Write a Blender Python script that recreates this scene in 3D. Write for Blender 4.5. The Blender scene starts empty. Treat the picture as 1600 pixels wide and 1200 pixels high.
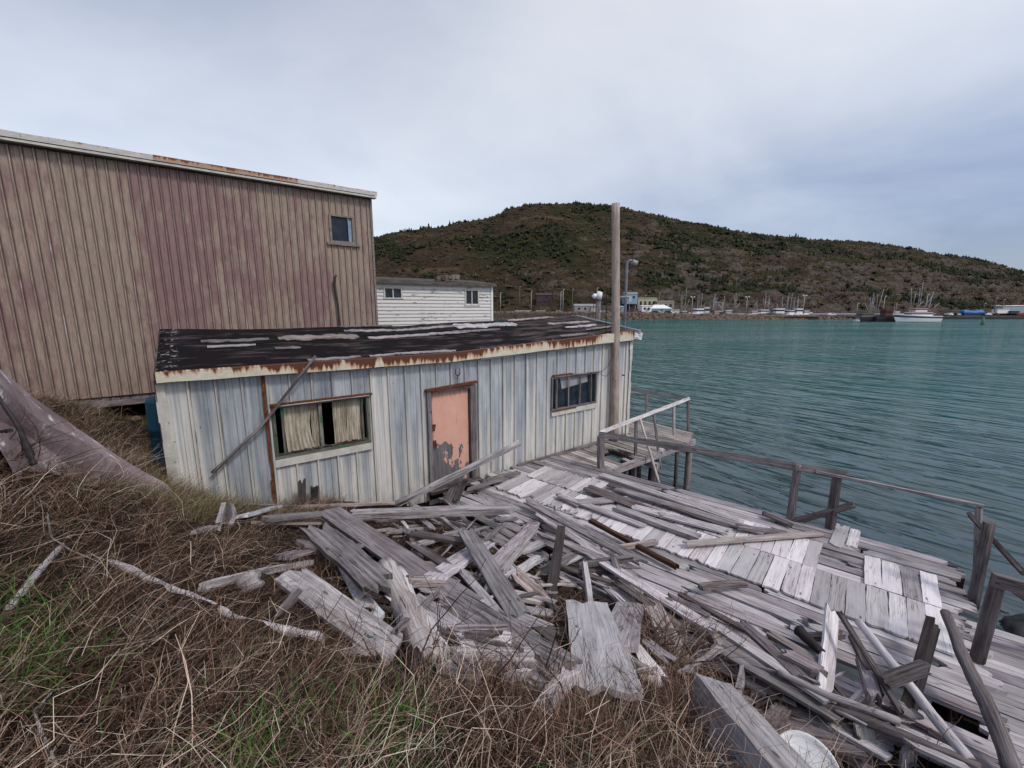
import bpy, math, random
import numpy as np
from mathutils import Vector, Matrix, noise as mnoise
sc = bpy.context.scene
C = sc.collection
rad = math.radians
random.seed(7)
RNG = np.random.RandomState(11)

# ------------------------------------------------------------------ camera, world, sun, exposure
CH = 5.05                                    # eye height above the water
FPX, PITCH = 660.0, rad(9.97)
cam = bpy.data.cameras.new('camera')
cam.sensor_width = 36.0; cam.lens = FPX / 1600 * 36.0
cam.clip_start = 0.05; cam.clip_end = 6000
camo = bpy.data.objects.new('camera', cam); C.objects.link(camo)
camo.location = (0, 0, CH); camo.rotation_euler = (rad(90) - PITCH, 0, 0)
sc.camera = camo
sc.view_settings.view_transform = 'Standard'; sc.view_settings.look = 'None'
sc.view_settings.gamma = 1.0; sc.view_settings.use_curve_mapping = False
sc.view_settings.exposure = 0.17
SUN_EL, SUN_ROT = rad(50), rad(128)

class NT:
    """small node-tree helper"""
    def __init__(s, tree): s.t = tree; s.n = tree.nodes; s.l = tree.links
    def node(s, ty, props=None, **ins):
        n = s.n.new(ty)
        for k, v in (props or {}).items(): setattr(n, k, v)
        for k, v in ins.items():
            k = k.replace('_', ' ')
            sock = None
            for i in n.inputs:
                if i.name == k and (sock is None) and i.enabled: sock = i
            if sock is None: sock = n.inputs[int(k[1:])] if k[0] == 'i' and k[1:].isdigit() else n.inputs[k]
            s.put(sock, v)
        return n
    def put(s, sock, v):
        if isinstance(v, bpy.types.NodeSocket): s.l.new(v, sock)
        elif isinstance(v, bpy.types.Node): s.l.new(v.outputs[0], sock)
        elif v is not None:
            if sock.type == 'RGBA' and len(v) == 3: v = (*v, 1)
            sock.default_value = v
    def math(s, op, a, b=None, c=None, clamp=False):
        n = s.n.new('ShaderNodeMath'); n.operation = op; n.use_clamp = clamp
        s.put(n.inputs[0], a)
        if b is not None: s.put(n.inputs[1], b)
        if c is not None: s.put(n.inputs[2], c)
        return n.outputs[0]
    def vmath(s, op, a, b=None):
        n = s.n.new('ShaderNodeVectorMath'); n.operation = op
        s.put(n.inputs[0], a)
        if b is not None: s.put(n.inputs[1], b)
        return n.outputs[0]
    def noise(s, vec, scale=1.0, detail=4.0, rough=0.55, dist=0.0):
        n = s.node('ShaderNodeTexNoise', None, Vector=vec, Scale=scale, Detail=detail, Roughness=rough, Distortion=dist)
        return n.outputs['Fac']
    def ramp(s, fac, stops, interp='LINEAR'):
        n = s.n.new('ShaderNodeValToRGB'); n.color_ramp.interpolation = interp
        el = n.color_ramp.elements
        while len(el) > 1: el.remove(el[-1])
        for i, (p, c) in enumerate(stops):
            if not hasattr(c, '__len__'): c = (c, c, c)
            e = el[0] if i == 0 else el.new(p)
            e.position = p; e.color = (*c[:3], 1)
        s.put(n.inputs[0], fac)
        return n.outputs[0]
    def mix(s, f, a, b, mode='MIX'):
        n = s.n.new('ShaderNodeMix'); n.data_type = 'RGBA'; n.blend_type = mode
        s.put(n.inputs[0], f); s.put(n.inputs[6], a); s.put(n.inputs[7], b)
        return n.outputs[2]
    def sep(s, v):
        n = s.n.new('ShaderNodeSeparateXYZ'); s.put(n.inputs[0], v); return n.outputs
    def comb(s, x, y, z):
        n = s.n.new('ShaderNodeCombineXYZ')
        for i, v in enumerate((x, y, z)): s.put(n.inputs[i], v)
        return n.outputs[0]
    def scale(s, v, sx, sy, sz):
        return s.vmath('MULTIPLY', v, (sx, sy, sz))

def mat(name):
    m = bpy.data.materials.new(name); m.use_nodes = True
    m.node_tree.nodes.clear()
    g = NT(m.node_tree)
    out = g.n.new('ShaderNodeOutputMaterial')
    b = g.n.new('ShaderNodeBsdfPrincipled')
    g.l.new(b.outputs[0], out.inputs[0])
    return m, g, b
def sockin(g, b, **kw):
    for k, v in kw.items(): g.put(b.inputs[k.replace('_', ' ')], v)

# world: overcast, Nishita sky seen faintly through a cloud deck
world = bpy.data.worlds.new('World'); sc.world = world; world.use_nodes = True
wt = world.node_tree; wt.nodes.clear(); g = NT(wt)
wo = g.n.new('ShaderNodeOutputWorld')
sky = g.n.new('ShaderNodeTexSky'); sky.sky_type = 'NISHITA'; sky.sun_disc = False
sky.sun_elevation = SUN_EL; sky.sun_rotation = SUN_ROT
bgA = g.node('ShaderNodeBackground', None, Color=sky.outputs[0], Strength=0.05)
tc = g.n.new('ShaderNodeTexCoord')
dirv = g.vmath('NORMALIZE', tc.outputs['Generated'])
dx, dy, dz = g.sep(dirv)
el_ = g.math('MAXIMUM', dz, 0.0)
# cloud-deck coordinates (perspective of a layer overhead)
den = g.math('ADD', el_, 0.22)
cl = g.comb(g.math('DIVIDE', dx, den), g.math('DIVIDE', dy, den), 0.0)
n1 = g.noise(g.scale(cl, 1.0, 1.3, 1.0), 0.75, 7, 0.52, 0.5)
n2 = g.noise(g.scale(cl, 1.0, 1.0, 1.0), 2.3, 6, 0.5, 0.2)
cf = g.math('MULTIPLY_ADD', g.math('ADD', g.math('MULTIPLY', n1, 0.85), g.math('MULTIPLY', n2, 0.15)), 0.72, 0.14)
# bright upper right, dusky low right
grad = g.math('ADD', g.math('MULTIPLY', dx, g.math('MULTIPLY_ADD', el_, 1.5, -0.50)), g.math('MULTIPLY', g.math('MINIMUM', el_, 0.35), 0.25))
cf2 = g.math('ADD', cf, g.math('MULTIPLY_ADD', grad, 1.3, 0.03))
ccol = g.ramp(cf2, [(0.26, (0.15, 0.18, 0.30)), (0.38, (0.285, 0.315, 0.425)), (0.49, (0.435, 0.455, 0.53)), (0.60, (0.575, 0.588, 0.63)), (0.78, (0.77, 0.77, 0.775))])
bgB = g.node('ShaderNodeBackground', None, Color=ccol, Strength=0.80)
add = g.n.new('ShaderNodeAddShader'); g.l.new(bgA.outputs[0], add.inputs[0]); g.l.new(bgB.outputs[0], add.inputs[1])
g.l.new(add.outputs[0], wo.inputs[0])

sun = bpy.data.lights.new('sun', 'SUN'); sun.energy = 1.5; sun.angle = rad(10); sun.color = (1.0, 0.93, 0.85)
suno = bpy.data.objects.new('sun', sun); C.objects.link(suno)
sd = Vector((math.sin(SUN_ROT) * math.cos(SUN_EL), math.cos(SUN_ROT) * math.cos(SUN_EL), math.sin(SUN_EL)))
suno.rotation_euler = sd.to_track_quat('Z', 'Y').to_euler()

# ------------------------------------------------------------------ measuring helpers (photo pixel -> place)
_s, _c = math.sin(PITCH), math.cos(PITCH)
def ray(u, v):
    yc = FPX * _c + (600 - v) * _s
    zc = -FPX * _s + (600 - v) * _c
    return (u - 800) / yc, zc / yc          # X/Y and (Z-CH)/Y
def at_z(u, v, z):
    rx, rz = ray(u, v); Y = (z - CH) / rz
    return Vector((rx * Y, Y, z))
def at_y(u, v, Y):
    rx, rz = ray(u, v)
    return Vector((rx * Y, Y, CH + rz * Y))

# ------------------------------------------------------------------ mesh builder
class MB:
    def __init__(s): s.v = []; s.f = []; s.uv = []; s.r = []; s.m = []; s.sm = []
    def add(s, vs, fs, uvs=None, r=0.0, m=0, smooth=False):
        o = len(s.v); s.v.extend([tuple(p) for p in vs])
        for i, f in enumerate(fs):
            s.f.append([o + k for k in f])
            s.uv.extend(uvs[i] if uvs else [(0, 0)] * len(f))
            s.r.append(r); s.m.append(m); s.sm.append(smooth)
        return s
    def merge(s, o):
        k = len(s.v); s.v.extend(o.v); s.f.extend([[k + i for i in f] for f in o.f])
        s.uv.extend(o.uv); s.r.extend(o.r); s.m.extend(o.m); s.sm.extend(o.sm)
        return s
    def box(s, c, size, R=None, r=None, m=0, bev=0.0):
        c = Vector(c); hx, hy, hz = [q / 2 for q in size]
        R = R or Matrix.Identity(3)
        P = [Vector((x, y, z)) for x in (-hx, hx) for y in (-hy, hy) for z in (-hz, hz)]
        vs = [c + R @ p for p in P]
        fs = [(0, 1, 3, 2), (4, 6, 7, 5), (0, 4, 5, 1), (2, 3, 7, 6), (0, 2, 6, 4), (1, 5, 7, 3)]
        ax = [(1, 2), (1, 2), (0, 2), (0, 2), (0, 1), (0, 1)]
        L = [q for q in size]; uvs = []
        long_ = max(range(3), key=lambda k: size[k])
        for f, (a, b) in zip(fs, ax):
            if b == long_: a, b = b, a
            uvs.append([(P[k][a] + 3, P[k][b] + 3) for k in f])
        return s.add(vs, fs, uvs, random.random() if r is None else r, m)
    def tube(s, pts, rads, n=8, r=None, m=0, jit=0.0, caps=True, smooth=True):
        pts = [Vector(p) for p in pts]
        if not hasattr(rads, '__len__'): rads = [rads] * len(pts)
        r = random.random() if r is None else r
        vs, L = [], 0; Ls = []
        t0 = (pts[1] - pts[0]).normalized()
        up = Vector((0, 0, 1)) if abs(t0.z) < 0.9 else Vector((1, 0, 0))
        nx = t0.cross(up).normalized()
        for i, p in enumerate(pts):
            t = (pts[min(i + 1, len(pts) - 1)] - pts[max(i - 1, 0)]).normalized()
            nx = (nx - t * nx.dot(t)).normalized(); ny = t.cross(nx)
            if i: L += (p - pts[i - 1]).length
            Ls.append(L)
            for k in range(n):
                a = 2 * math.pi * k / n
                q = rads[i] * (1 + (random.uniform(-jit, jit) if jit else 0))
                vs.append(p + nx * (q * math.cos(a)) + ny * (q * math.sin(a)))
        fs, uvs = [], []
        R0 = max(rads)
        for i in range(len(pts) - 1):
            for k in range(n):
                k2 = (k + 1) % n
                fs.append((i * n + k, i * n + k2, (i + 1) * n + k2, (i + 1) * n + k))
                a0, a1 = 2 * math.pi * R0 * k / n, 2 * math.pi * R0 * (k + 1) / n
                uvs.append([(Ls[i], a0), (Ls[i], a1), (Ls[i + 1], a1), (Ls[i + 1], a0)])
        s.add(vs, fs, uvs, r, m, smooth)
        if caps:
            o = len(s.v) - len(vs); e = o + (len(pts) - 1) * n
            s.f.append([o + k for k in reversed(range(n))]); s.f.append([e + k for k in range(n)])
            for _ in range(2):
                s.uv.extend([(R0 * math.cos(2 * math.pi * k / n), R0 * math.sin(2 * math.pi * k / n)) for k in range(n)])
                s.r.append(r); s.m.append(m); s.sm.append(False)
        return s
    def build(s, name, mats, parent=None, origin=None, label=None, cat=None, group=None, kind=None):
        if not isinstance(mats, (list, tuple)): mats = [mats]
        V = np.array(s.v, dtype=np.float64).reshape(-1, 3)
        if origin is None:
            if parent is not None: origin = Vector(parent.matrix_world.translation) if False else PLOC.get(parent.name, Vector((0, 0, 0)))
            else:
                origin = Vector(((V[:, 0].min() + V[:, 0].max()) / 2, (V[:, 1].min() + V[:, 1].max()) / 2, V[:, 2].min()))
        origin = Vector(origin)
        V = V - np.array(origin)
        me = bpy.data.meshes.new(name)
        me.from_pydata(V.tolist(), [], s.f)
        uvl = me.uv_layers.new(name='UVMap'); uvl.data.foreach_set('uv', np.array(s.uv, dtype=np.float32).ravel())
        at = me.attributes.new('rnd', 'FLOAT', 'FACE'); at.data.foreach_set('value', np.array(s.r, dtype=np.float32))
        me.polygons.foreach_set('material_index', s.m)
        me.polygons.foreach_set('use_smooth', s.sm)
        for m_ in mats: me.materials.append(m_)
        me.update()
        o = bpy.data.objects.new(name, me); C.objects.link(o)
        o.location = origin
        if parent is not None:
            o.parent = parent; o.location = origin - PLOC.get(parent.name, Vector((0, 0, 0)))
        PLOC[o.name] = origin
        tag(o, label, cat, group, kind)
        return o
PLOC = {}
def tag(o, label=None, cat=None, group=None, kind=None):
    if label: o['label'] = label
    if cat: o['category'] = cat
    if group: o['group'] = group
    if kind: o['kind'] = kind
    return o
def empty(name, loc, label=None, cat=None, group=None):
    o = bpy.data.objects.new(name, None); C.objects.link(o)
    o.location = loc; o.empty_display_size = 0.3
    PLOC[o.name] = Vector(loc)
    return tag(o, label, cat, group)
def npmesh(name, V, F, mats, uv=None, rnd=None, smooth=False, midx=None):
    """V (n,3), F (k,4) or (k,3) arrays"""
    me = bpy.data.meshes.new(name)
    n, k, w = len(V), len(F), F.shape[1]
    me.vertices.add(n); me.vertices.foreach_set('co', np.asarray(V, dtype=np.float32).ravel())
    me.loops.add(k * w); me.loops.foreach_set('vertex_index', np.asarray(F, dtype=np.int32).ravel())
    me.polygons.add(k); me.polygons.foreach_set('loop_start', np.arange(0, k * w, w, dtype=np.int32))
    try: me.polygons.foreach_set('loop_total', np.full(k, w, dtype=np.int32))
    except Exception: pass
    if smooth: me.polygons.foreach_set('use_smooth', np.ones(k, dtype=bool))
    if midx is not None: me.polygons.foreach_set('material_index', np.asarray(midx, dtype=np.int32))
    me.update(calc_edges=True)
    if rnd is not None:
        at = me.attributes.new('rnd', 'FLOAT', 'FACE'); at.data.foreach_set('value', np.asarray(rnd, dtype=np.float32))
    if uv is not None:
        u = me.uv_layers.new(name='UVMap'); u.data.foreach_set('uv', np.asarray(uv, dtype=np.float32).ravel())
    for m in (mats if isinstance(mats, (list, tuple)) else [mats]): me.materials.append(m)
    o = bpy.data.objects.new(name, me); C.objects.link(o)
    return o
# ------------------------------------------------------------------ materials
def wood(name, dark, mid, light, stain=(0.12, 0.08, 0.06), stain_amt=0.3, crack=1.0, bump=0.6, contrast=1.0, paint=None, paint_amt=0.5):
    m, g, b = mat(name)
    uv = g.node('ShaderNodeUVMap').outputs[0]
    at = g.node('ShaderNodeAttribute', dict(attribute_name='rnd')).outputs['Fac']
    oi = g.n.new('ShaderNodeObjectInfo').outputs['Random']
    rn = g.math('FRACT', g.math('ADD', at, g.math('MULTIPLY', oi, 3.7)))
    x, y, _ = g.sep(uv)
    off = g.math('MULTIPLY', rn, 61.0)
    warp = g.math('MULTIPLY', g.math('SUBTRACT', g.noise(g.comb(g.math('MULTIPLY', x, 2.2), g.math('MULTIPLY', y, 5.0), off), 1.0, 3), 0.5), 0.035)
    yw = g.math('ADD', y, warp)
    v1 = g.comb(g.math('MULTIPLY', x, 1.6), g.math('MULTIPLY', yw, 48.0), off)
    v2 = g.comb(g.math('MULTIPLY', x, 7.0), g.math('MULTIPLY', yw, 190.0), off)
    v3 = g.comb(g.math('MULTIPLY', x, 2.6), g.math('MULTIPLY', y, 7.0), off)
    grain = g.noise(v1, 1.0, 5, 0.62); fine = g.noise(v2, 1.0, 3, 0.6); blot = g.noise(v3, 1.0, 5, 0.6)
    f = g.math('ADD', g.math('ADD', g.math('MULTIPLY', grain, 0.48), g.math('MULTIPLY', fine, 0.24)), g.math('MULTIPLY', blot, 0.28))
    f = g.math('ADD', f, g.math('MULTIPLY', g.math('SUBTRACT', rn, 0.5), 0.16))
    w = 0.15 / contrast
    col = g.ramp(f, [(0.5 - w, dark), (0.5 - w * 0.15, mid), (0.5 + w, light)])
    col = g.mix(1.0, col, (1.04, 1.015, 1.02, 1), 'MULTIPLY')
    tint = g.node('ShaderNodeHueSaturation', None, Color=col, Hue=g.math('MULTIPLY_ADD', g.math('SINE', g.math('MULTIPLY', rn, 40.0)), 0.012, 0.5), Saturation=g.math('MULTIPLY_ADD', g.math('SINE', g.math('MULTIPLY', rn, 91.0)), 0.3, 0.95), Value=g.math('MULTIPLY_ADD', g.math('SINE', g.math('MULTIPLY', rn, 57.0)), 0.32, 0.97)).outputs[0]
    if paint is not None:
        pm = g.noise(g.comb(g.math('MULTIPLY', x, 5.0), g.math('MULTIPLY', y, 22.0), off), 1.0, 6, 0.7)
        pmask = g.ramp(pm, [(0.62 - paint_amt * 0.3, 0), (0.68 - paint_amt * 0.3, 1)])
        tint = g.mix(pmask, tint, paint)
    st = g.noise(g.comb(g.math('MULTIPLY', x, 1.3), g.math('MULTIPLY', y, 9.0), g.math('ADD', off, 9.0)), 1.0, 5, 0.65)
    smask = g.ramp(st, [(0.52, 0), (0.72, stain_amt)])
    tint = g.mix(smask, tint, stain)
    cr = g.noise(g.comb(g.math('MULTIPLY', x, 0.9), g.math('MULTIPLY', yw, 26.0), g.math('ADD', off, 20.0)), 1.0, 3, 0.5)
    crm = g.ramp(cr, [(0.487, 0), (0.497, crack), (0.503, crack), (0.513, 0)])
    gate = g.ramp(g.noise(g.comb(g.math('MULTIPLY', x, 1.1), g.math('MULTIPLY', y, 4.0), g.math('ADD', off, 3.0)), 1.0, 2), [(0.47, 0), (0.56, 1)])
    crm = g.math('MULTIPLY', crm, gate)
    tint = g.mix(g.math('MULTIPLY', crm, 0.85), tint, (0.018, 0.014, 0.014))
    kn = g.node('ShaderNodeTexVoronoi', None, Vector=g.comb(g.math('MULTIPLY', x, 3.2), g.math('MULTIPLY', y, 9.0), off), Scale=1.0, Randomness=1.0).outputs['Distance']
    km = g.ramp(kn, [(0.07, 1), (0.13, 0)])
    tint = g.mix(g.math('MULTIPLY', km, 0.75), tint, (0.035, 0.026, 0.024))
    h = g.math('SUBTRACT', g.math('ADD', g.math('MULTIPLY', grain, 0.6), g.math('MULTIPLY', fine, 0.4)), g.math('MULTIPLY', crm, 1.5))
    bp = g.node('ShaderNodeBump', None, Strength=bump, Distance=0.006, Height=h)
    sockin(g, b, Base_Color=tint, Roughness=0.88, Normal=bp.outputs[0], Specular_IOR_Level=0.25)
    return m
W_PALE = wood('weathered_wood_pale', (0.10, 0.09, 0.095), (0.38, 0.355, 0.37), (0.66, 0.635, 0.66), stain=(0.16, 0.12, 0.11), stain_amt=0.45)
W_GREY = wood('weathered_wood_grey', (0.05, 0.043, 0.045), (0.235, 0.212, 0.222), (0.50, 0.47, 0.49), stain=(0.10, 0.07, 0.06), stain_amt=0.5)
W_MID = wood('weathered_wood_mid', (0.022, 0.018, 0.018), (0.115, 0.098, 0.10), (0.29, 0.26, 0.268), stain_amt=0.4)
W_DARK = wood('dark_old_timber', (0.016, 0.014, 0.014), (0.050, 0.042, 0.042), (0.12, 0.105, 0.108), stain_amt=0.3)
W_BROWN = wood('red_brown_timber', (0.05, 0.022, 0.015), (0.12, 0.06, 0.04), (0.22, 0.14, 0.11), stain_amt=0.3)
W_WARM = wood('tan_driftwood', (0.06, 0.046, 0.042), (0.28, 0.24, 0.23), (0.54, 0.49, 0.475), stain=(0.14, 0.09, 0.07), stain_amt=0.5)
W_WHITE = wood('painted_white_wood', (0.20, 0.19, 0.20), (0.48, 0.475, 0.50), (0.68, 0.68, 0.71), stain=(0.20, 0.17, 0.16), stain_amt=0.35, paint=(0.66, 0.67, 0.72), paint_amt=0.55)
W_DECK = wood('bleached_deck_boards', (0.24, 0.22, 0.225), (0.53, 0.505, 0.52), (0.68, 0.66, 0.68), stain=(0.17, 0.12, 0.11), stain_amt=0.3, crack=0.8, contrast=0.75, bump=0.4)
W_DECK2 = wood('grey_deck_planks', (0.08, 0.068, 0.072), (0.34, 0.315, 0.33), (0.56, 0.535, 0.555), stain=(0.10, 0.06, 0.055), stain_amt=0.45, crack=1.0, contrast=0.85)
W_POLE = wood('grey_tan_pole', (0.13, 0.105, 0.085), (0.27, 0.235, 0.205), (0.40, 0.36, 0.325), stain=(0.16, 0.10, 0.05), stain_amt=0.5, contrast=0.9)
W_RAIL = wood('purple_grey_rail', (0.05, 0.045, 0.047), (0.17, 0.152, 0.16), (0.40, 0.375, 0.39), stain_amt=0.35)

def plain(name, col, rough=0.7, metal=0.0, var=0.15, scale=6.0, bump=0.0, spec=0.4):
    m, g, b = mat(name)
    tc = g.n.new('ShaderNodeTexCoord').outputs['Object']
    n = g.noise(tc, scale, 5, 0.6)
    c = g.mix(g.ramp(n, [(0.35, 0), (0.65, 1)]), tuple(q * (1 - var) for q in col), tuple(min(1, q * (1 + var)) for q in col))
    sockin(g, b, Base_Color=c, Roughness=rough, Metallic=metal, Specular_IOR_Level=spec)
    if bump:
        sockin(g, b, Normal=g.node('ShaderNodeBump', None, Strength=bump, Distance=0.02, Height=n).outputs[0])
    return m
M_BLACK = plain('gap_shade_black', (0.010, 0.010, 0.011), 0.9, spec=0.1)  # near-black for the roof strips that paint slot shade
M_RUST = plain('rust', (0.13, 0.045, 0.02), 0.9, var=0.5, scale=25, bump=0.4, spec=0.15)
M_IRON = plain('dark_iron', (0.045, 0.04, 0.04), 0.6, metal=0.5, var=0.4, scale=30)
M_GALV = plain('galvanised_pipe', (0.20, 0.22, 0.26), 0.5, metal=0.5, var=0.2)
M_WHITE = plain('white_paint', (0.80, 0.80, 0.80), 0.5, var=0.1)
M_OFFW = plain('off_white_paint', (0.52, 0.50, 0.46), 0.6, var=0.15)
M_GREYP = plain('grey_paint', (0.25, 0.26, 0.27), 0.6)
M_BLUE = plain('blue_paint', (0.025, 0.11, 0.32), 0.5, var=0.25)
M_DBLUE = plain('dark_blue_paint', (0.015, 0.05, 0.11), 0.5, var=0.25)
M_RED = plain('red_paint', (0.40, 0.035, 0.03), 0.55, var=0.25)
M_DRED = plain('dark_red_paint', (0.14, 0.03, 0.025), 0.6, var=0.3)
M_GREEN = plain('green_paint', (0.06, 0.16, 0.12), 0.6)
M_CREAM = plain('cream_paint', (0.46, 0.42, 0.26), 0.6)
M_PALEBLUE = plain('pale_blue_paint', (0.22, 0.32, 0.42), 0.6)
M_BLACKP = plain('black_paint', (0.02, 0.022, 0.03), 0.5)
M_MASTC = plain('mast_metal', (0.36, 0.35, 0.36), 0.5)
M_RUBBER = plain('rubber', (0.02, 0.02, 0.02), 0.8)
M_BARREL = plain('blue_plastic', (0.010, 0.06, 0.10), 0.55, var=0.35, scale=4)
M_PLASTIC = plain('black_plastic', (0.012, 0.014, 0.02), 0.35, var=0.3)
M_LID = plain('white_plastic', (0.66, 0.67, 0.68), 0.4, var=0.08, scale=3)

def glass(name, col=(0.012, 0.018, 0.028), rough=0.08):
    m, g, b = mat(name)
    tc = g.n.new('ShaderNodeTexCoord').outputs['Object']
    n = g.noise(tc, 3.0, 5, 0.6)
    c = g.mix(g.ramp(n, [(0.4, 0), (0.75, 1)]), col, tuple(q * 2.5 + 0.01 for q in col))
    sockin(g, b, Base_Color=c, Roughness=g.math('MULTIPLY_ADD', n, 0.15, rough), Specular_IOR_Level=0.35)
    return m
M_GLASS = glass('dark_window_glass')

# galvanised cladding with worn cream paint (UV = metres along wall, metres up)
def clad_shed():
    m, g, b = mat('worn_cream_zinc_cladding')
    uv = g.node('ShaderNodeUVMap').outputs[0]
    x, y, _ = g.sep(uv)
    P = 0.32
    q = g.math('DIVIDE', x, P); cell = g.math('FLOOR', q); fr = g.math('FRACT', q)
    wn = g.node('ShaderNodeTexWhiteNoise', dict(noise_dimensions='1D'), W=cell).outputs[0]
    off = g.math('MULTIPLY', wn, 37.0)
    cen = g.math('SUBTRACT', 1.0, g.math('MULTIPLY', g.math('ABSOLUTE', g.math('SUBTRACT', fr, 0.5)), 2.0))   # 1 mid panel, 0 at rib
    streak = g.noise(g.comb(g.math('MULTIPLY', x, 45.0), g.math('MULTIPLY', y, 0.9), off), 1.0, 5, 0.65)
    blot = g.noise(g.comb(g.math('MULTIPLY', x, 2.4), g.math('MULTIPLY', y, 0.8), off), 1.0, 6, 0.62)
    hh = g.ramp(y, [(0.0, -0.0), (1.0, 1.0)])
    # more zinc shows in panel middles and toward the top; low part keeps its cream paint
    zy = g.math('MULTIPLY', g.math('SUBTRACT', y, 1.15), 0.17)
    f = g.math('ADD', g.math('ADD', g.math('MULTIPLY', cen, 0.36), g.math('MULTIPLY', blot, 0.75)), g.math('ADD', g.math('MULTIPLY', streak, 0.15), zy))
    f = g.math('ADD', f, g.math('MULTIPLY', g.math('SUBTRACT', wn, 0.5), 0.30))
    # left end panels and right end panels keep cream
    endm = g.ramp(g.math('DIVIDE', x, 10.2), [(0.0, 0.42), (0.030, 0.42), (0.034, 0.0), (0.15, 0.0), (0.28, 0.06), (0.283, 0.34), (0.313, 0.34), (0.317, 0.0), (0.70, 0.0), (0.86, 0.12), (0.93, 0.3), (1.0, 0.3)])
    f = g.math('SUBTRACT', f, endm)
    zm = g.ramp(f, [(0.44, 0), (0.70, 1)])
    zinc = g.mix(g.ramp(g.math('ADD', g.math('MULTIPLY', blot, 0.6), g.math('MULTIPLY', streak, 0.4)), [(0.38, 0), (0.62, 1)]), (0.205, 0.232, 0.268), (0.52, 0.55, 0.585))
    spec_n = g.noise(g.comb(g.math('MULTIPLY', x, 30.0), g.math('MULTIPLY', y, 22.0), 3.0), 1.0, 2)
    zinc = g.mix(g.ramp(spec_n, [(0.70, 0), (0.76, 0.6)]), zinc, (0.55, 0.58, 0.62))
    cream = g.mix(g.ramp(streak, [(0.35, 0), (0.65, 1)]), (0.52, 0.505, 0.475), (0.71, 0.695, 0.665))
    col = g.mix(zm, cream, zinc)
    # grey-green grime low down and at ribs
    gr = g.noise(g.comb(g.math('MULTIPLY', x, 6.0), g.math('MULTIPLY', y, 1.6), 8.0), 1.0, 6, 0.7)
    gm = g.math('MULTIPLY', g.ramp(gr, [(0.45, 0), (0.7, 1)]), g.ramp(y, [(0.0, 0.8), (0.6, 0.15), (1.0, 0.15)]))
    col = g.mix(gm, col, (0.23, 0.21, 0.16))
    # rib edge lines
    rl = g.ramp(fr, [(0.0, 0.3), (0.03, 0.5), (0.055, 1), (0.085, 0.9), (0.11, 0), (0.90, 0), (0.945, 0.5), (0.96, 0.1), (1.0, 0.2)])
    rn = g.noise(g.comb(g.math('MULTIPLY', cell, 7.3), g.math('MULTIPLY', y, 2.5), 0.0), 1.0, 4, 0.6)
    col = g.mix(g.math('MULTIPLY', rl, g.ramp(rn, [(0.35, 0.25), (0.65, 0.85)])), col, (0.16, 0.135, 0.10))
    # rust dots and small runs
    dots = g.node('ShaderNodeTexVoronoi', None, Vector=g.comb(g.math('MULTIPLY', x, 6.25), g.math('MULTIPLY', y, 3.2), 0.0), Scale=1.0, Randomness=0.8).outputs['Distance']
    col = g.mix(g.ramp(dots, [(0.035, 0.9), (0.06, 0)]), col, (0.07, 0.03, 0.018))
    rs = g.noise(g.comb(g.math('MULTIPLY', x, 9.0), g.math('MULTIPLY', y, 1.1), 31.0), 1.0, 6, 0.7)
    col = g.mix(g.ramp(rs, [(0.66, 0), (0.78, 0.75)]), col, (0.27, 0.12, 0.05))
    h = g.math('ADD', g.math('MULTIPLY', g.math('SINE', g.math('MULTIPLY', fr, 50.0)), 0.25), g.math('MULTIPLY', blot, 1.4))
    sockin(g, b, Base_Color=col, Roughness=g.math('MULTIPLY_ADD', zm, -0.22, 0.62), Metallic=g.math('MULTIPLY', zm, 0.15),
           Normal=g.node('ShaderNodeBump', None, Strength=0.5, Distance=0.01, Height=h).outputs[0], Specular_IOR_Level=0.35)
    return m
M_CLAD = clad_shed()

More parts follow.
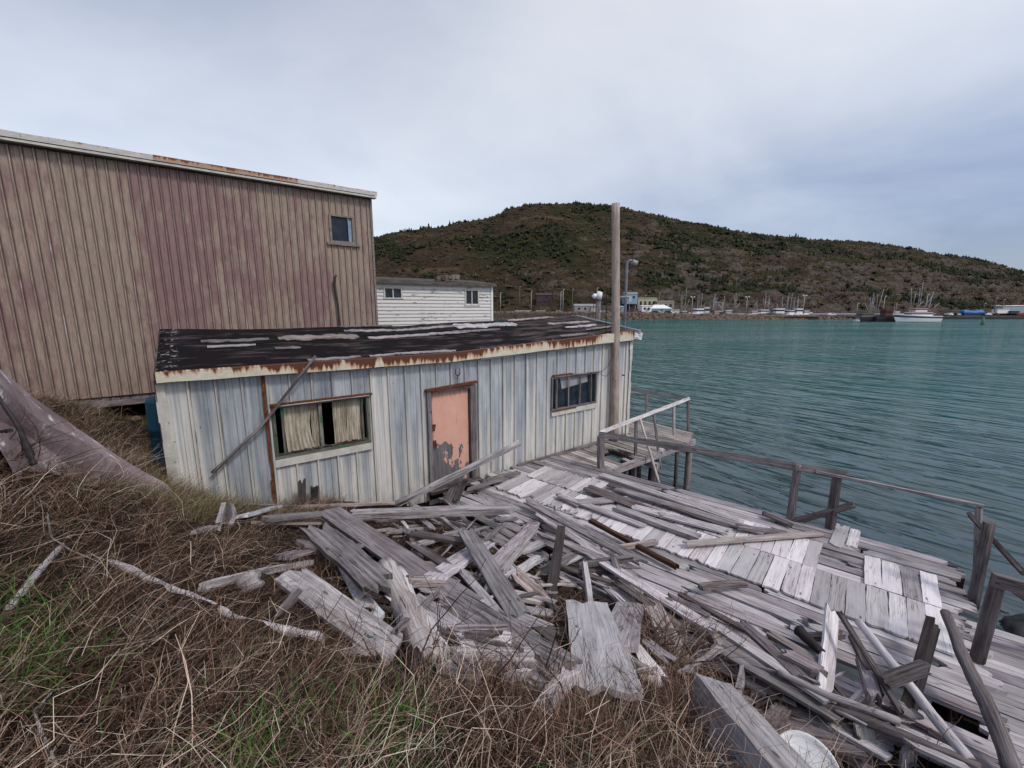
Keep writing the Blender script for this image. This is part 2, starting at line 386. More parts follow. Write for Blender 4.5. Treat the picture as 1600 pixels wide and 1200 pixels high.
def clad_brown():
    m, g, b = mat('faded_brown_cladding')
    uv = g.node('ShaderNodeUVMap').outputs[0]
    x, y, _ = g.sep(uv)
    q = g.math('DIVIDE', x, 0.186); cell = g.math('FLOOR', q); fr = g.math('FRACT', q)
    wn = g.node('ShaderNodeTexWhiteNoise', dict(noise_dimensions='1D'), W=cell).outputs[0]
    off = g.math('MULTIPLY', wn, 41.0)
    sheet = g.node('ShaderNodeTexWhiteNoise', dict(noise_dimensions='1D'), W=g.math('FLOOR', g.math('DIVIDE', cell, 5.0))).outputs[0]
    pn = g.noise(g.comb(g.math('MULTIPLY', x, 3.2), g.math('MULTIPLY', y, 1.3), off), 1.0, 6, 0.68)
    pw = g.noise(g.comb(g.math('MULTIPLY', x, 0.45), g.math('MULTIPLY', y, 0.5), 5.0), 1.0, 4, 0.55)
    f = g.math('ADD', g.math('ADD', g.math('MULTIPLY', pn, 0.75), g.math('MULTIPLY', pw, 0.5)), g.math('MULTIPLY', sheet, 0.12))
    band = g.ramp(g.math('DIVIDE', x, 18.0), [(0.0, -0.02), (0.60, -0.05), (0.63, 0.0), (0.68, -0.05), (0.70, 0.16), (0.76, 0.13), (0.78, 0.02), (0.9, 0.03), (0.94, -0.02), (1.0, -0.08)])
    f = g.math('ADD', f, band)
    mm = g.ramp(f, [(0.66, 0), (0.80, 1)])
    fine = g.noise(g.comb(g.math('MULTIPLY', x, 40.0), g.math('MULTIPLY', y, 3.0), off), 1.0, 5, 0.7)
    tan = g.mix(g.ramp(fine, [(0.35, 0), (0.65, 1)]), (0.25, 0.19, 0.152), (0.38, 0.30, 0.245))
    mar = g.mix(g.ramp(fine, [(0.35, 0), (0.65, 1)]), (0.195, 0.118, 0.112), (0.29, 0.185, 0.178))
    col = g.mix(mm, tan, mar)
    gp = g.noise(g.comb(g.math('MULTIPLY', x, 6.0), g.math('MULTIPLY', y, 2.2), g.math('ADD', off, 4.0)), 1.0, 5, 0.65)
    col = g.mix(g.ramp(gp, [(0.60, 0), (0.68, 0.55)]), col, (0.14, 0.105, 0.115))
    # scratches down to primer, along the ribs
    sc_ = g.noise(g.comb(g.math('MULTIPLY', x, 30.0), g.math('MULTIPLY', y, 1.0), 2.0), 1.0, 4, 0.6)
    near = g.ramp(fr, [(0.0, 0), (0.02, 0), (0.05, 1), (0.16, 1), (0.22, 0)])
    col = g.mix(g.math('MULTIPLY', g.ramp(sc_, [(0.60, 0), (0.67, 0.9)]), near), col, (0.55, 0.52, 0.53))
    col = g.mix(g.ramp(fr, [(0.0, 0.5), (0.025, 0.0), (0.18, 0.0), (0.21, 0.9), (0.27, 0.55), (0.36, 0.0), (0.90, 0.0), (0.98, 0.6), (1.0, 0.6)]), col, (0.06, 0.04, 0.038))  # dark lines beside each rib, relief shading painted into the colour
    dots = g.node('ShaderNodeTexVoronoi', None, Vector=g.comb(g.math('MULTIPLY', x, 5.4), g.math('MULTIPLY', y, 4.0), 0.0), Scale=1.0, Randomness=0.9).outputs['Distance']
    col = g.mix(g.ramp(dots, [(0.04, 0.6), (0.07, 0)]), col, (0.07, 0.05, 0.05))
    sockin(g, b, Base_Color=col, Roughness=0.6, Specular_IOR_Level=0.3,
           Normal=g.node('ShaderNodeBump', None, Strength=0.3, Distance=0.01, Height=pn).outputs[0])
    return m
M_BROWN = clad_brown()

def fascia_mat(name, base, rust_amt, dark=(0.10, 0.035, 0.02), zones=None):
    """painted metal strip rusting from its upper edge down. UV: x metres along, y 0..1 up"""
    m, g, b = mat(name)
    uv = g.node('ShaderNodeUVMap').outputs[0]
    x, y, _ = g.sep(uv)
    drip = g.noise(g.comb(g.math('MULTIPLY', x, 13.0), g.math('MULTIPLY', y, 0.30), 0.0), 1.0, 2, 0.6)
    zone = g.noise(g.comb(g.math('MULTIPLY', x, 1.15), 4.0, 0.0), 1.0, 3, 0.6)
    f = g.math('ADD', g.math('ADD', g.math('MULTIPLY', drip, 1.15), g.math('MULTIPLY', zone, 1.05)), g.math('MULTIPLY', y, 0.45))
    if zones: f = g.math('ADD', f, g.math('SUBTRACT', g.ramp(g.math('DIVIDE', x, 10.2), zones), 0.5))
    th = 1.78 - rust_amt
    light = g.ramp(g.math('SUBTRACT', f, th), [(0.0, 0), (0.16, 0.8)])
    deep = g.ramp(g.math('SUBTRACT', f, th), [(0.14, 0), (0.24, 1)])
    bn = g.noise(g.comb(g.math('MULTIPLY', x, 5.0), g.math('MULTIPLY', y, 1.5), 7.0), 1.0, 6, 0.7)
    col = g.mix(g.ramp(bn, [(0.4, 0), (0.7, 1)]), base, tuple(q * 0.72 for q in base))
    col = g.mix(light, col, (0.45, 0.21, 0.09))
    col = g.mix(deep, col, dark)
    sp = g.node('ShaderNodeTexVoronoi', None, Vector=g.comb(g.math('MULTIPLY', x, 4.0), g.math('MULTIPLY', y, 1.2), 0.0), Scale=1.0).outputs['Distance']
    col = g.mix(g.ramp(sp, [(0.03, 1), (0.06, 0)]), col, (0.05, 0.03, 0.02))
    sockin(g, b, Base_Color=col, Roughness=0.65, Specular_IOR_Level=0.3, Normal=g.node('ShaderNodeBump', None, Strength=0.3, Distance=0.01, Height=bn).outputs[0])
    return m
M_FASCIA = fascia_mat('rust_streaked_cream_fascia', (0.62, 0.585, 0.48), 0.50, zones=[(0.0, 0.42), (0.12, 0.48), (0.155, 0.50), (0.165, 0.80), (0.225, 0.80), (0.235, 0.45), (0.255, 0.75), (0.285, 0.72), (0.29, 0.3), (0.30, 0.3), (0.305, 0.68), (0.42, 0.76), (0.50, 0.72), (0.52, 0.50), (0.68, 0.5), (0.72, 0.68), (0.82, 0.66), (0.86, 0.4), (1.0, 0.4)])
M_FASCIA2 = fascia_mat('chipped_white_fascia', (0.56, 0.54, 0.52), 0.30, dark=(0.16, 0.10, 0.09))

def tar():
    m, g, b = mat('torn_black_roofing_felt')
    uv = g.node('ShaderNodeUVMap').outputs[0]
    x, y, _ = g.sep(uv)
    n = g.noise(g.comb(g.math('MULTIPLY', x, 1.2), g.math('MULTIPLY', y, 4.5), 0.0), 1.0, 7, 0.65)
    n2 = g.noise(g.comb(g.math('MULTIPLY', x, 5.0), g.math('MULTIPLY', y, 14.0), 0.0), 1.0, 6, 0.7)
    far = g.ramp(g.math('DIVIDE', x, 10.4), [(0.0, 0), (0.35, 0.05), (0.7, 0.5), (1.0, 1.0)])
    base = g.mix(n2, (0.005, 0.0045, 0.005), (0.020, 0.017, 0.018))
    f = g.math('ADD', n, g.math('MULTIPLY', far, 0.13))
    base = g.mix(g.ramp(f, [(0.52, 0), (0.70, 1)]), base, (0.095, 0.075, 0.075))
    wp = g.noise(g.comb(g.math('MULTIPLY', x, 7.0), g.math('MULTIPLY', y, 9.0), 3.0), 1.0, 6, 0.72)
    lft = g.ramp(g.math('DIVIDE', x, 10.4), [(0.0, 0.14), (0.02, 0.12), (0.035, 0.0), (1.0, 0.0)])
    base = g.mix(g.ramp(g.math('ADD', wp, lft), [(0.70, 0), (0.73, 0.8)]), base, (0.50, 0.48, 0.48))
    sockin(g, b, Base_Color=base, Roughness=0.9, Specular_IOR_Level=0.04, Normal=g.node('ShaderNodeBump', None, Strength=0.9, Distance=0.03, Height=n2).outputs[0])
    return m
M_TAR = tar()

def clapboard():
    m, g, b = mat('peeling_white_clapboard')
    uv = g.node('ShaderNodeUVMap').outputs[0]
    x, y, _ = g.sep(uv)
    n = g.noise(g.comb(g.math('MULTIPLY', x, 1.6), g.math('MULTIPLY', y, 9.0), 0.0), 1.0, 6, 0.7)
    n2 = g.noise(g.comb(g.math('MULTIPLY', x, 0.6), g.math('MULTIPLY', y, 0.9), 6.0), 1.0, 4, 0.6)
    col = g.mix(n, (0.58, 0.56, 0.55), (0.78, 0.76, 0.75))
    col = g.mix(g.ramp(g.math('FRACT', g.math('DIVIDE', g.math('SUBTRACT', y, CH - 3.4), 0.21)), [(0.0, 0.75), (0.12, 0.5), (0.2, 0)]), col, (0.25, 0.24, 0.24))  # lap shading painted as a dark, dirty line along each lower edge
    col = g.mix(g.ramp(g.math('ADD', n, g.math('MULTIPLY', n2, 0.5)), [(0.83, 0), (0.88, 0.85)]), col, (0.14, 0.12, 0.11))
    sockin(g, b, Base_Color=col, Roughness=0.75, Specular_IOR_Level=0.2)
    return m
M_CLAP = clapboard()
M_SHEDG = plain("pale_grey_cladding", (0.30, 0.30, 0.29), 0.7)
M_CREAM2 = plain("cream_cladding", (0.50, 0.45, 0.36), 0.7)
M_OFFTAN2 = plain("weathered_tan_cladding", (0.28, 0.24, 0.19), 0.8, var=.3)
M_PALEGREY = plain("pale_blue_grey_cladding", (0.33, 0.36, 0.42), 0.7)
M_ROCKF = plain("dark_cut_rock", (0.05, 0.036, 0.04), 0.9, var=.5, scale=.6, bump=1.0)

def door_mat():
    m, g, b = mat('peeling_salmon_door_paint')
    uv = g.node('ShaderNodeUVMap').outputs[0]
    x, y, _ = g.sep(uv)
    n = g.noise(g.comb(g.math('MULTIPLY', x, 5.5), g.math('MULTIPLY', y, 3.0), 2.0), 1.0, 6, 0.62, 0.4)
    low = g.ramp(g.math('DIVIDE', y, 2.0), [(0.0, 0.64), (0.25, 0.60), (0.42, 0.55), (0.52, 0.28), (1.0, 0.12)])
    low = g.math('SUBTRACT', low, 0.42)
    lf = g.ramp(x, [(0.0, 0.50), (0.35, 0.44), (0.6, 0.30), (1.0, 0.36)])
    lf = g.math('SUBTRACT', lf, 0.42)
    f = g.math('ADD', n, g.math('ADD', low, lf))
    peel = g.ramp(f, [(0.575, 0), (0.585, 1)], 'CONSTANT')
    edge = g.ramp(f, [(0.555, 0), (0.575, 1), (0.585, 1), (0.60, 0)])
    n3 = g.noise(g.comb(g.math('MULTIPLY', x, 3.0), g.math('MULTIPLY', y, 2.0), 0.0), 1.0, 6, 0.7)
    pink = g.mix(g.ramp(n3, [(0.4, 0), (0.7, 1)]), (0.64, 0.345, 0.26), (0.70, 0.415, 0.33))
    st = g.noise(g.comb(g.math('MULTIPLY', x, 22.0), g.math('MULTIPLY', y, 1.0), 0.0), 1.0, 5, 0.7)
    topr = g.ramp(g.math('DIVIDE', y, 2.0), [(0.0, 0), (0.86, 0), (0.99, 0.20)])
    edr = g.ramp(x, [(0.0, 0.22), (0.06, 0.02), (0.9, 0.0), (0.95, 0.12)])
    pink = g.mix(g.ramp(g.math('ADD', st, g.math('ADD', topr, edr)), [(0.64, 0), (0.78, 1)]), pink, (0.24, 0.09, 0.045))
    grey = g.mix(g.ramp(st, [(0.35, 0), (0.65, 1)]), (0.075, 0.07, 0.08), (0.20, 0.19, 0.20))
    col = g.mix(peel, pink, grey)
    col = g.mix(g.math('MULTIPLY', edge, 0.25), col, (0.75, 0.5, 0.42))
    h = g.math('SUBTRACT', 1.0, peel)
    sockin(g, b, Base_Color=col, Roughness=0.6, Specular_IOR_Level=0.3, Normal=g.node('ShaderNodeBump', None, Strength=0.4, Distance=0.004, Height=h).outputs[0])
    return m
M_DOOR = door_mat()

def curtain():
    m, g, b = mat('dirty_beige_curtain')
    tc = g.n.new('ShaderNodeTexCoord').outputs['Object']
    n = g.noise(g.scale(tc, 3, 3, 1.0), 3.0, 6, 0.7)
    col = g.mix(g.ramp(n, [(0.35, 0), (0.7, 1)]), (0.30, 0.26, 0.20), (0.66, 0.60, 0.50))
    sockin(g, b, Base_Color=col, Roughness=0.95, Specular_IOR_Level=0.1)
    return m
M_CURT = curtain()
M_PEELG = wood('flaking_green_frame', (0.05, 0.05, 0.045), (0.12, 0.115, 0.10), (0.26, 0.25, 0.23), paint=(0.03, 0.12, 0.06), paint_amt=0.35)

def rock_mat(name, c1, c2, c3, scr=0.7, scale=1.0):
    m, g, b = mat(name)
    tc = g.n.new('ShaderNodeTexCoord').outputs['Object']
    n = g.noise(tc, 1.4 * scale, 8, 0.62); n2 = g.noise(tc, 14 * scale, 6, 0.65)
    col = g.mix(g.ramp(n, [(0.38, 0), (0.62, 1)]), c1, c2)
    col = g.mix(g.ramp(n2, [(0.5, 0), (0.75, 0.5)]), col, tuple(q * 0.45 for q in c1))
    s = g.noise(g.scale(tc, 9 * scale, 1.1 * scale, 5 * scale), 1.0, 5, 0.7)
    col = g.mix(g.ramp(s, [(0.585, 0), (0.66, scr)]), col, c3)
    h = g.math('ADD', g.math('MULTIPLY', n, 0.6), g.math('MULTIPLY', n2, 0.4))
    sockin(g, b, Base_Color=col, Roughness=0.75, Specular_IOR_Level=0.3, Normal=g.node('ShaderNodeBump', None, Strength=0.7, Distance=0.04, Height=h).outputs[0])
    return m
M_PURPLE = rock_mat('purple_sandstone', (0.17, 0.122, 0.128), (0.36, 0.275, 0.285), (0.78, 0.74, 0.76), 0.9)
M_RIPRAP = rock_mat('breakwater_stone', (0.075, 0.05, 0.038), (0.18, 0.13, 0.10), (0.30, 0.25, 0.21), 0.5, 0.4)
M_WETROCK = rock_mat('wet_dark_rock', (0.012, 0.013, 0.016), (0.04, 0.04, 0.045), (0.10, 0.10, 0.11), 0.3)

def soil():
    m, g, b = mat('dead_grass_litter')
    tc = g.n.new('ShaderNodeTexCoord').outputs['Object']
    n = g.noise(tc, 1.6, 6, 0.6); n2 = g.noise(tc, 30, 6, 0.7)
    n3 = g.noise(g.scale(tc, 60, 9, 20), 1.0, 4, 0.7)
    col = g.mix(g.ramp(n2, [(0.35, 0), (0.68, 1)]), (0.008, 0.005, 0.004), (0.055, 0.036, 0.026))
    col = g.mix(g.ramp(n3, [(0.56, 0), (0.66, 0.6)]), col, (0.17, 0.12, 0.09))
    col = g.mix(g.ramp(n, [(0.56, 0), (0.7, 0.45)]), col, (0.03, 0.05, 0.015))
    px = g.sep(g.n.new('ShaderNodeNewGeometry').outputs['Position'])[2]
    wet = g.ramp(g.math('DIVIDE', px, 2.0), [(0.0, 1), (0.30, 0.6), (0.55, 0)])
    col = g.mix(wet, col, (0.03, 0.028, 0.028))
    sockin(g, b, Base_Color=col, Roughness=0.95, Specular_IOR_Level=0.1, Normal=g.node('ShaderNodeBump', None, Strength=1.0, Distance=0.05, Height=n2).outputs[0])
    return m
M_SOIL = soil()

def leafy(name, stops, rough=0.75, trans=0.0):
    m, g, b = mat(name)
    at = g.node('ShaderNodeAttribute', dict(attribute_name='rnd')).outputs['Fac']
    sockin(g, b, Base_Color=g.ramp(at, stops), Roughness=rough, Specular_IOR_Level=0.15)
    return m
M_DRY = leafy('dry_grass_blades', [(0.0, (0.009, 0.005, 0.004)), (0.30, (0.040, 0.021, 0.015)), (0.55, (0.135, 0.076, 0.053)), (0.76, (0.32, 0.215, 0.155)), (0.91, (0.60, 0.47, 0.37)), (1.0, (0.78, 0.67, 0.56))])
M_GRN = leafy('green_grass_blades', [(0.0, (0.012, 0.04, 0.008)), (0.45, (0.035, 0.12, 0.02)), (0.8, (0.10, 0.23, 0.045)), (1.0, (0.30, 0.32, 0.10))])
M_OLIVE = leafy('olive_tussock_blades', [(0.0, (0.03, 0.035, 0.012)), (0.4, (0.09, 0.095, 0.03)), (0.75, (0.17, 0.15, 0.06)), (1.0, (0.32, 0.26, 0.15))])
M_TWIG = leafy('bramble_stems', [(0.0, (0.014, 0.009, 0.008)), (0.4, (0.06, 0.032, 0.026)), (0.75, (0.17, 0.10, 0.08)), (1.0, (0.32, 0.23, 0.19))])
M_STEM = leafy('pale_brown_stems', [(0.0, (0.03, 0.018, 0.014)), (0.4, (0.12, 0.075, 0.06)), (0.75, (0.27, 0.19, 0.155)), (1.0, (0.42, 0.33, 0.28))])
M_LEAF = leafy('broad_green_leaves', [(0.0, (0.008, 0.035, 0.008)), (0.6, (0.02, 0.085, 0.016)), (1.0, (0.05, 0.14, 0.03))])
M_CONIF = leafy('conifer_foliage', [(0.0, (0.005, 0.009, 0.004)), (0.5, (0.011, 0.019, 0.007)), (0.8, (0.024, 0.034, 0.010)), (1.0, (0.05, 0.055, 0.015))])
M_THICK = leafy('green_thicket_foliage', [(0.0, (0.008, 0.010, 0.004)), (0.45, (0.019, 0.024, 0.008)), (0.8, (0.038, 0.044, 0.013)), (1.0, (0.09, 0.088, 0.024))])
M_SCRUB = leafy('bare_scrub', [(0.0, (0.022, 0.014, 0.011)), (0.45, (0.055, 0.036, 0.022)), (0.8, (0.085, 0.068, 0.028)), (1.0, (0.13, 0.125, 0.035))])

def hill_mat():
    m, g, b = mat('scrub_and_rock_hillside')
    geo = g.n.new('ShaderNodeNewGeometry')
    P = geo.outputs['Position']; N = geo.outputs['Normal']
    nz = g.sep(N)[2]; pz = g.sep(P)[2]
    n = g.noise(P, 0.013, 7, 0.6); n2 = g.noise(P, 0.06, 7, 0.68); n3 = g.noise(P, 0.35, 6, 0.7)
    scrub = g.mix(g.ramp(n2, [(0.35, 0), (0.62, 1)]), (0.017, 0.011, 0.008), (0.050, 0.032, 0.019))
    scrub = g.mix(g.ramp(n3, [(0.4, 0), (0.75, 0.75)]), scrub, (0.09, 0.072, 0.045))
    green = g.mix(n3, (0.012, 0.015, 0.006), (0.040, 0.042, 0.015))
    col = g.mix(g.ramp(n, [(0.47, 0), (0.56, 0.9)]), scrub, green)
    tn = g.noise(g.scale(P, 0.022, 0.022, 0.09), 1.0, 5, 0.6)
    col = g.mix(g.ramp(tn, [(0.58, 0), (0.66, 0.75)]), col, (0.115, 0.08, 0.045))
    rn = g.noise(g.scale(P, 0.05, 0.05, 0.14), 1.0, 8, 0.68)
    low = g.ramp(g.math('DIVIDE', pz, 150.0), [(0.0, 0.16), (0.30, 0.10), (0.6, -0.01), (1.0, 0.02)])
    steep = g.ramp(nz, [(0.55, 0.22), (0.85, 0.0)])
    px_ = g.sep(P)[0]
    east = g.ramp(g.math('DIVIDE', px_, 400.0), [(0.0, 0.40), (0.15, 0.44), (0.35, 0.54), (0.75, 0.58), (1.0, 0.58)])
    low = g.math('ADD', low, g.math('SUBTRACT', east, 0.5))
    rmask = g.ramp(g.math('ADD', g.math('ADD', rn, low), steep), [(0.62, 0), (0.71, 0.95)])
    rock = g.mix(g.ramp(n3, [(0.35, 0), (0.7, 1)]), (0.032, 0.026, 0.022), (0.155, 0.125, 0.105))
    col = g.mix(rmask, col, rock)
    h = g.math('ADD', g.math('MULTIPLY', n3, 0.5), g.math('MULTIPLY', n2, 1.5))
    sockin(g, b, Base_Color=col, Roughness=0.95, Specular_IOR_Level=0.1, Normal=g.node('ShaderNodeBump', None, Strength=0.9, Distance=4.0, Height=h).outputs[0])
    return m
M_HILL = hill_mat()

def water_mat():
    m = bpy.data.materials.new('harbour_water'); m.use_nodes = True
    m.node_tree.nodes.clear(); g = NT(m.node_tree)
    out = g.n.new('ShaderNodeOutputMaterial')
    geo = g.n.new('ShaderNodeNewGeometry'); P = geo.outputs['Position']
    rot = g.node('ShaderNodeVectorRotate', dict(rotation_type='Z_AXIS'), Vector=P, Angle=rad(52)).outputs[0]
    w0 = g.noise(g.scale(rot, 0.14, 0.62, 1.0), 1.0, 1, 0.5, 0.6)
    w1 = g.noise(g.scale(rot, 0.50, 2.0, 1.0), 1.0, 1.5, 0.5, 0.7)
    w2 = g.noise(g.scale(rot, 2.2, 7.0, 1.0), 1.0, 2, 0.5, 0.3)
    calm = g.noise(g.scale(P, 0.018, 0.075, 1.0), 1.0, 5, 0.6, 0.6)
    h = g.math('ADD', g.math('ADD', g.math('MULTIPLY', w0, 0.46), g.math('MULTIPLY', w1, 0.26)), g.math('MULTIPLY', w2, 0.018))
    st = g.ramp(calm, [(0.35, 0.55), (0.6, 1.0)])
    bp = g.node('ShaderNodeBump', None, Strength=st, Distance=0.8, Height=h).outputs[0]
    x, y, z = g.sep(P)
    dn = g.n.new('ShaderNodeVectorMath'); dn.operation = 'LENGTH'; g.put(dn.inputs[0], g.comb(x, y, 0.0))
    dd = g.math('ADD', g.math('DIVIDE', dn.outputs['Value'], 100.0), g.math('MULTIPLY', g.math('SUBTRACT', calm, 0.5), 0.25))
    # shallows over dark mud near the wharf, clear green-blue depth farther out
    col = g.ramp(dd, [(0.06, (0.034, 0.042, 0.054)), (0.13, (0.018, 0.048, 0.058)), (0.30, (0.010, 0.074, 0.072)), (1.0, (0.014, 0.084, 0.078))])
    dif = g.node('ShaderNodeBsdfDiffuse', None, Color=col, Normal=bp)
    glo = g.node('ShaderNodeBsdfGlossy', None, Color=(1, 1, 1), Roughness=0.07, Normal=bp)
    fr = g.node('ShaderNodeFresnel', None, IOR=1.42, Normal=bp)
    # ruffled water far off mirrors the high sky, never the full grazing reflection
    cap = g.ramp(calm, [(0.38, 0.20), (0.50, 0.32), (0.62, 0.48)])
    f = g.math('MINIMUM', fr.outputs[0], cap)
    mx = g.n.new('ShaderNodeMixShader'); g.put(mx.inputs[0], f); g.put(mx.inputs[1], dif); g.put(mx.inputs[2], glo)
    g.l.new(mx.outputs[0], out.inputs[0])
    return m
M_WATER = water_mat()
M_APRON = plain('gravel_apron', (0.085, 0.072, 0.062), 1.0, var=0.3, scale=0.3, spec=0.0)
M_CONC = plain('quay_concrete', (0.10, 0.09, 0.08), 1.0, var=0.3, scale=0.5, spec=0.0)
# ------------------------------------------------------------------ terrain (heights are relative to the eye)
DECKZ = CH - 3.55
TP = np.array([
 (0,0,-1.62),(-1.5,0.3,-1.45),(-2.5,-1,-1.2),(0,-2,-1.3),(2,-2,-2.2),(-4,-2,-0.7),(-6,-4,-0.2),(0,-6,-0.9),(4,-6,-2.5),
 (0.0,1.2,-1.72),(-1.6,1.1,-1.50),(-2.4,1.75,-1.38),(-3.4,1.5,-1.1),(-3.9,2.8,-1.12),(-3.7,3.3,-1.35),(-4.0,3.9,-1.75),(-5.5,3.0,-0.7),(-7,2,-0.3),(-9,4,-0.4),(-12,0,0.2),
 (1.2,1.0,-2.02),(2.2,0.4,-2.5),(3.6,0.2,-3.6),(5.5,-1,-4.6),(0.9,1.9,-2.3),(0.3,2.4,-2.42),(-0.6,2.4,-2.22),(-1.6,2.6,-2.0),(-2.4,3.0,-1.85),
 (-3.2,3.9,-2.05),(-4.2,4.8,-2.33),(-4.9,5.6,-2.35),(-4.48,5.89,-2.84),(-3.29,6.6,-3.22),(-2.2,5.0,-2.85),(-3.0,5.2,-2.75),(-1.3,4.0,-2.72),(-1.25,5.05,-2.98),
 (-1.6,6.3,-3.35),(0.2,5.0,-3.25),(0.4,3.6,-2.95),(1.3,3.6,-3.2),(1.0,2.7,-2.75),(1.6,2.9,-3.15),(1.65,2.0,-2.65),(2.2,2.3,-3.3),(1.9,1.4,-2.65),
 (2.9,3.1,-4.2),(3.2,2.0,-4.0),(4.2,3.0,-4.5),(5.2,2.2,-4.9),(7,1.5,-5.6),(9,-1,-6.0),(6,4,-5.3),(8,5,-6.6),(0.2,6.6,-4.0),(1.2,5.2,-3.9),(2.2,4.4,-4.1),(3.3,4.6,-4.5),
 (2,6.6,-4.6),(4,5.2,-4.9),(5.4,4.5,-5.15),(6,6,-6.2),(4,8,-6.4),(1,9.2,-5.1),(-1,8.0,-4.2),(-3,8.5,-3.6),(-5,8.0,-3.0),(-6.2,7.2,-2.65),(-6.5,5.6,-1.75),(-8,7.5,-1.7),
 (-7,9.5,-2.75),(-9,9,-2.45),(-12,7,-1.6),(-16,4,-1.2),(-6.5,11,-2.95),(-4.4,12,-2.6),(-3,11,-3.2),(-2,14,-3.0),(0,12,-4.6),(3,11.5,-5.6),(5,12,-6.5),(2,15,-5.4),(-5,16,-2.6),(-12,14,-2.1),
 (-4,20,-2.8),(0,20,-4.2),(4,20,-7),(-5,27,-2.9),(-1.4,27,-4.1),(2,27,-6),(-8,34,-3.2),(-1,36,-5.4),(3,36,-7.5),(-20,30,-2.0),(-22,15,-1.5),(-30,40,-2.0),(-12,44,-4.2),(-5,46,-6),(8,30,-8),(9,14,-8),(10,8,-8),(12,3,-8),(14,-4,-8),(-30,0,1.5),(-30,20,-0.5),(-20,-9,1.5)
], dtype=float)
def _tps_fit(P, lam=0.02):
    X = P[:, :2]; n = len(X)
    d2 = ((X[:, None] - X[None]) ** 2).sum(-1)
    K = np.where(d2 > 0, 0.5 * d2 * np.log(np.maximum(d2, 1e-12)), 0.0) + lam * np.eye(n)
    Q = np.hstack([np.ones((n, 1)), X])
    A = np.block([[K, Q], [Q.T, np.zeros((3, 3))]])
    return np.linalg.solve(A, np.concatenate([P[:, 2], np.zeros(3)]))
_W = _tps_fit(TP)
def terr_arr(x, y):
    x = np.asarray(x, float); y = np.asarray(y, float)
    sh = x.shape; q = np.stack([x.ravel(), y.ravel()], -1)
    out = np.empty(len(q))
    for i in range(0, len(q), 20000):
        s = q[i:i + 20000]
        d2 = ((s[:, None] - TP[None, :, :2]) ** 2).sum(-1)
        U = np.where(d2 > 0, 0.5 * d2 * np.log(np.maximum(d2, 1e-12)), 0.0)
        out[i:i + 20000] = U @ _W[:-3] + _W[-3] + s @ _W[-2:]
    # lumps
    xx, yy = q[:, 0], q[:, 1]
    out += 0.035 * np.sin(xx * 3.1 + 1.3 * np.sin(yy * 2.3)) * np.sin(yy * 2.7 + 0.8) + (0.03 * np.sin(xx * 7.3 + yy * 3) * np.sin(yy * 8.1 - xx * 2.2) + 0.022 * np.sin(xx * 13.7 - yy * 5 + 2 * np.sin(yy * 4)) * np.sin(yy * 12.3 + xx * 4.1)) * ((yy < 7) & (np.abs(xx) < 8))
    return CH + np.clip(out, -12, 3).reshape(sh)
def terr(x, y): return float(terr_arr(np.array([x]), np.array([y]))[0])

# wharf frame: m along, n across toward the water
WD = Vector((0.763, -0.646, 0)); WN = Vector((0.646, 0.763, 0))
def wh(m, n, z=DECKZ): p = WD * m + WN * n; return Vector((p.x, p.y, z))
# shed frame: s along the front wall, t outward (toward the wharf)
SA = Vector((-4.81, 5.64, 0)); SD = Vector((0.8, 0.6, 0)); SN = Vector((0.6, -0.8, 0))
def sh(s, t, z): p = SA + SD * s + SN * t; return Vector((p.x, p.y, z))
def on_deck(x, y):
    m = x * WD.x + y * WD.y; n = x * WN.x + y * WN.y
    if -5.9 < m < 1.25 and 4.3 < n < 8.25: return True
    if 1.25 <= m < 4.2 and 3.3 < n < 6.9: return True
    s = (x - SA.x) * SD.x + (y - SA.y) * SD.y; t = (x - SA.x) * SN.x + (y - SA.y) * SN.y
    return 4.4 < s < 11.6 and 0 < t < 1.5
def surf(x, y):
    z = terr(x, y)
    return max(z, DECKZ + 0.03) if on_deck(x, y) else z
def hit(u, v, lift=0.0):
    """first place along the sight line that lies on bank or deck (+lift)"""
    rx, rz = ray(u, v)
    Y = 0.7; prev = Y
    while Y < 30:
        if CH + rz * Y < surf(rx * Y, Y) + lift: break
        prev = Y; Y += 0.12
    a, b = prev, Y
    for _ in range(12):
        c = (a + b) / 2
        if CH + rz * c < surf(rx * c, c) + lift: b = c
        else: a = c
    return Vector((rx * b, b, CH + rz * b))

def grid_axis(segs):
    out = []
    for a, b, st in segs:
        out += list(np.arange(a, b - 1e-6, st))
    out.append(segs[-1][1]); return np.array(out)
def near_ground():
    xs = grid_axis([(-60, -14, 3.0), (-14, -7, 0.4), (-7, 6, 0.075), (6, 14, 0.4)])
    ys = grid_axis([(-14, -2, 1.0), (-2, 0, 0.2), (0, 9, 0.075), (9, 16, 0.3), (16, 60, 1.0)])
    X, Y = np.meshgrid(xs, ys)
    Z = terr_arr(X, Y)
    Z += 0.03 * RNG.rand(*Z.shape) * (np.abs(X) < 7)
    nx, ny = len(xs), len(ys)
    V = np.stack([X.ravel(), Y.ravel(), Z.ravel()], -1)
    i = np.arange(nx * ny).reshape(ny, nx)
    F = np.stack([i[:-1, :-1].ravel(), i[:-1, 1:].ravel(), i[1:, 1:].ravel(), i[1:, :-1].ravel()], -1)
    o = npmesh('ground', V, F, M_SOIL, smooth=True)
    tag(o, 'grassy bank falling from the hillside to the broken wharf', 'bank', kind='structure')
near_ground()

def water():
    mb = MB()
    mb.add([(-700, -300, 0), (1500, -300, 0), (1500, 300, 0), (-700, 300, 0)], [(0, 1, 2, 3)])
    o = mb.build('water', M_WATER, origin=(0, 0, 0), label='rippled teal harbour water', cat='water', kind='structure')
water()

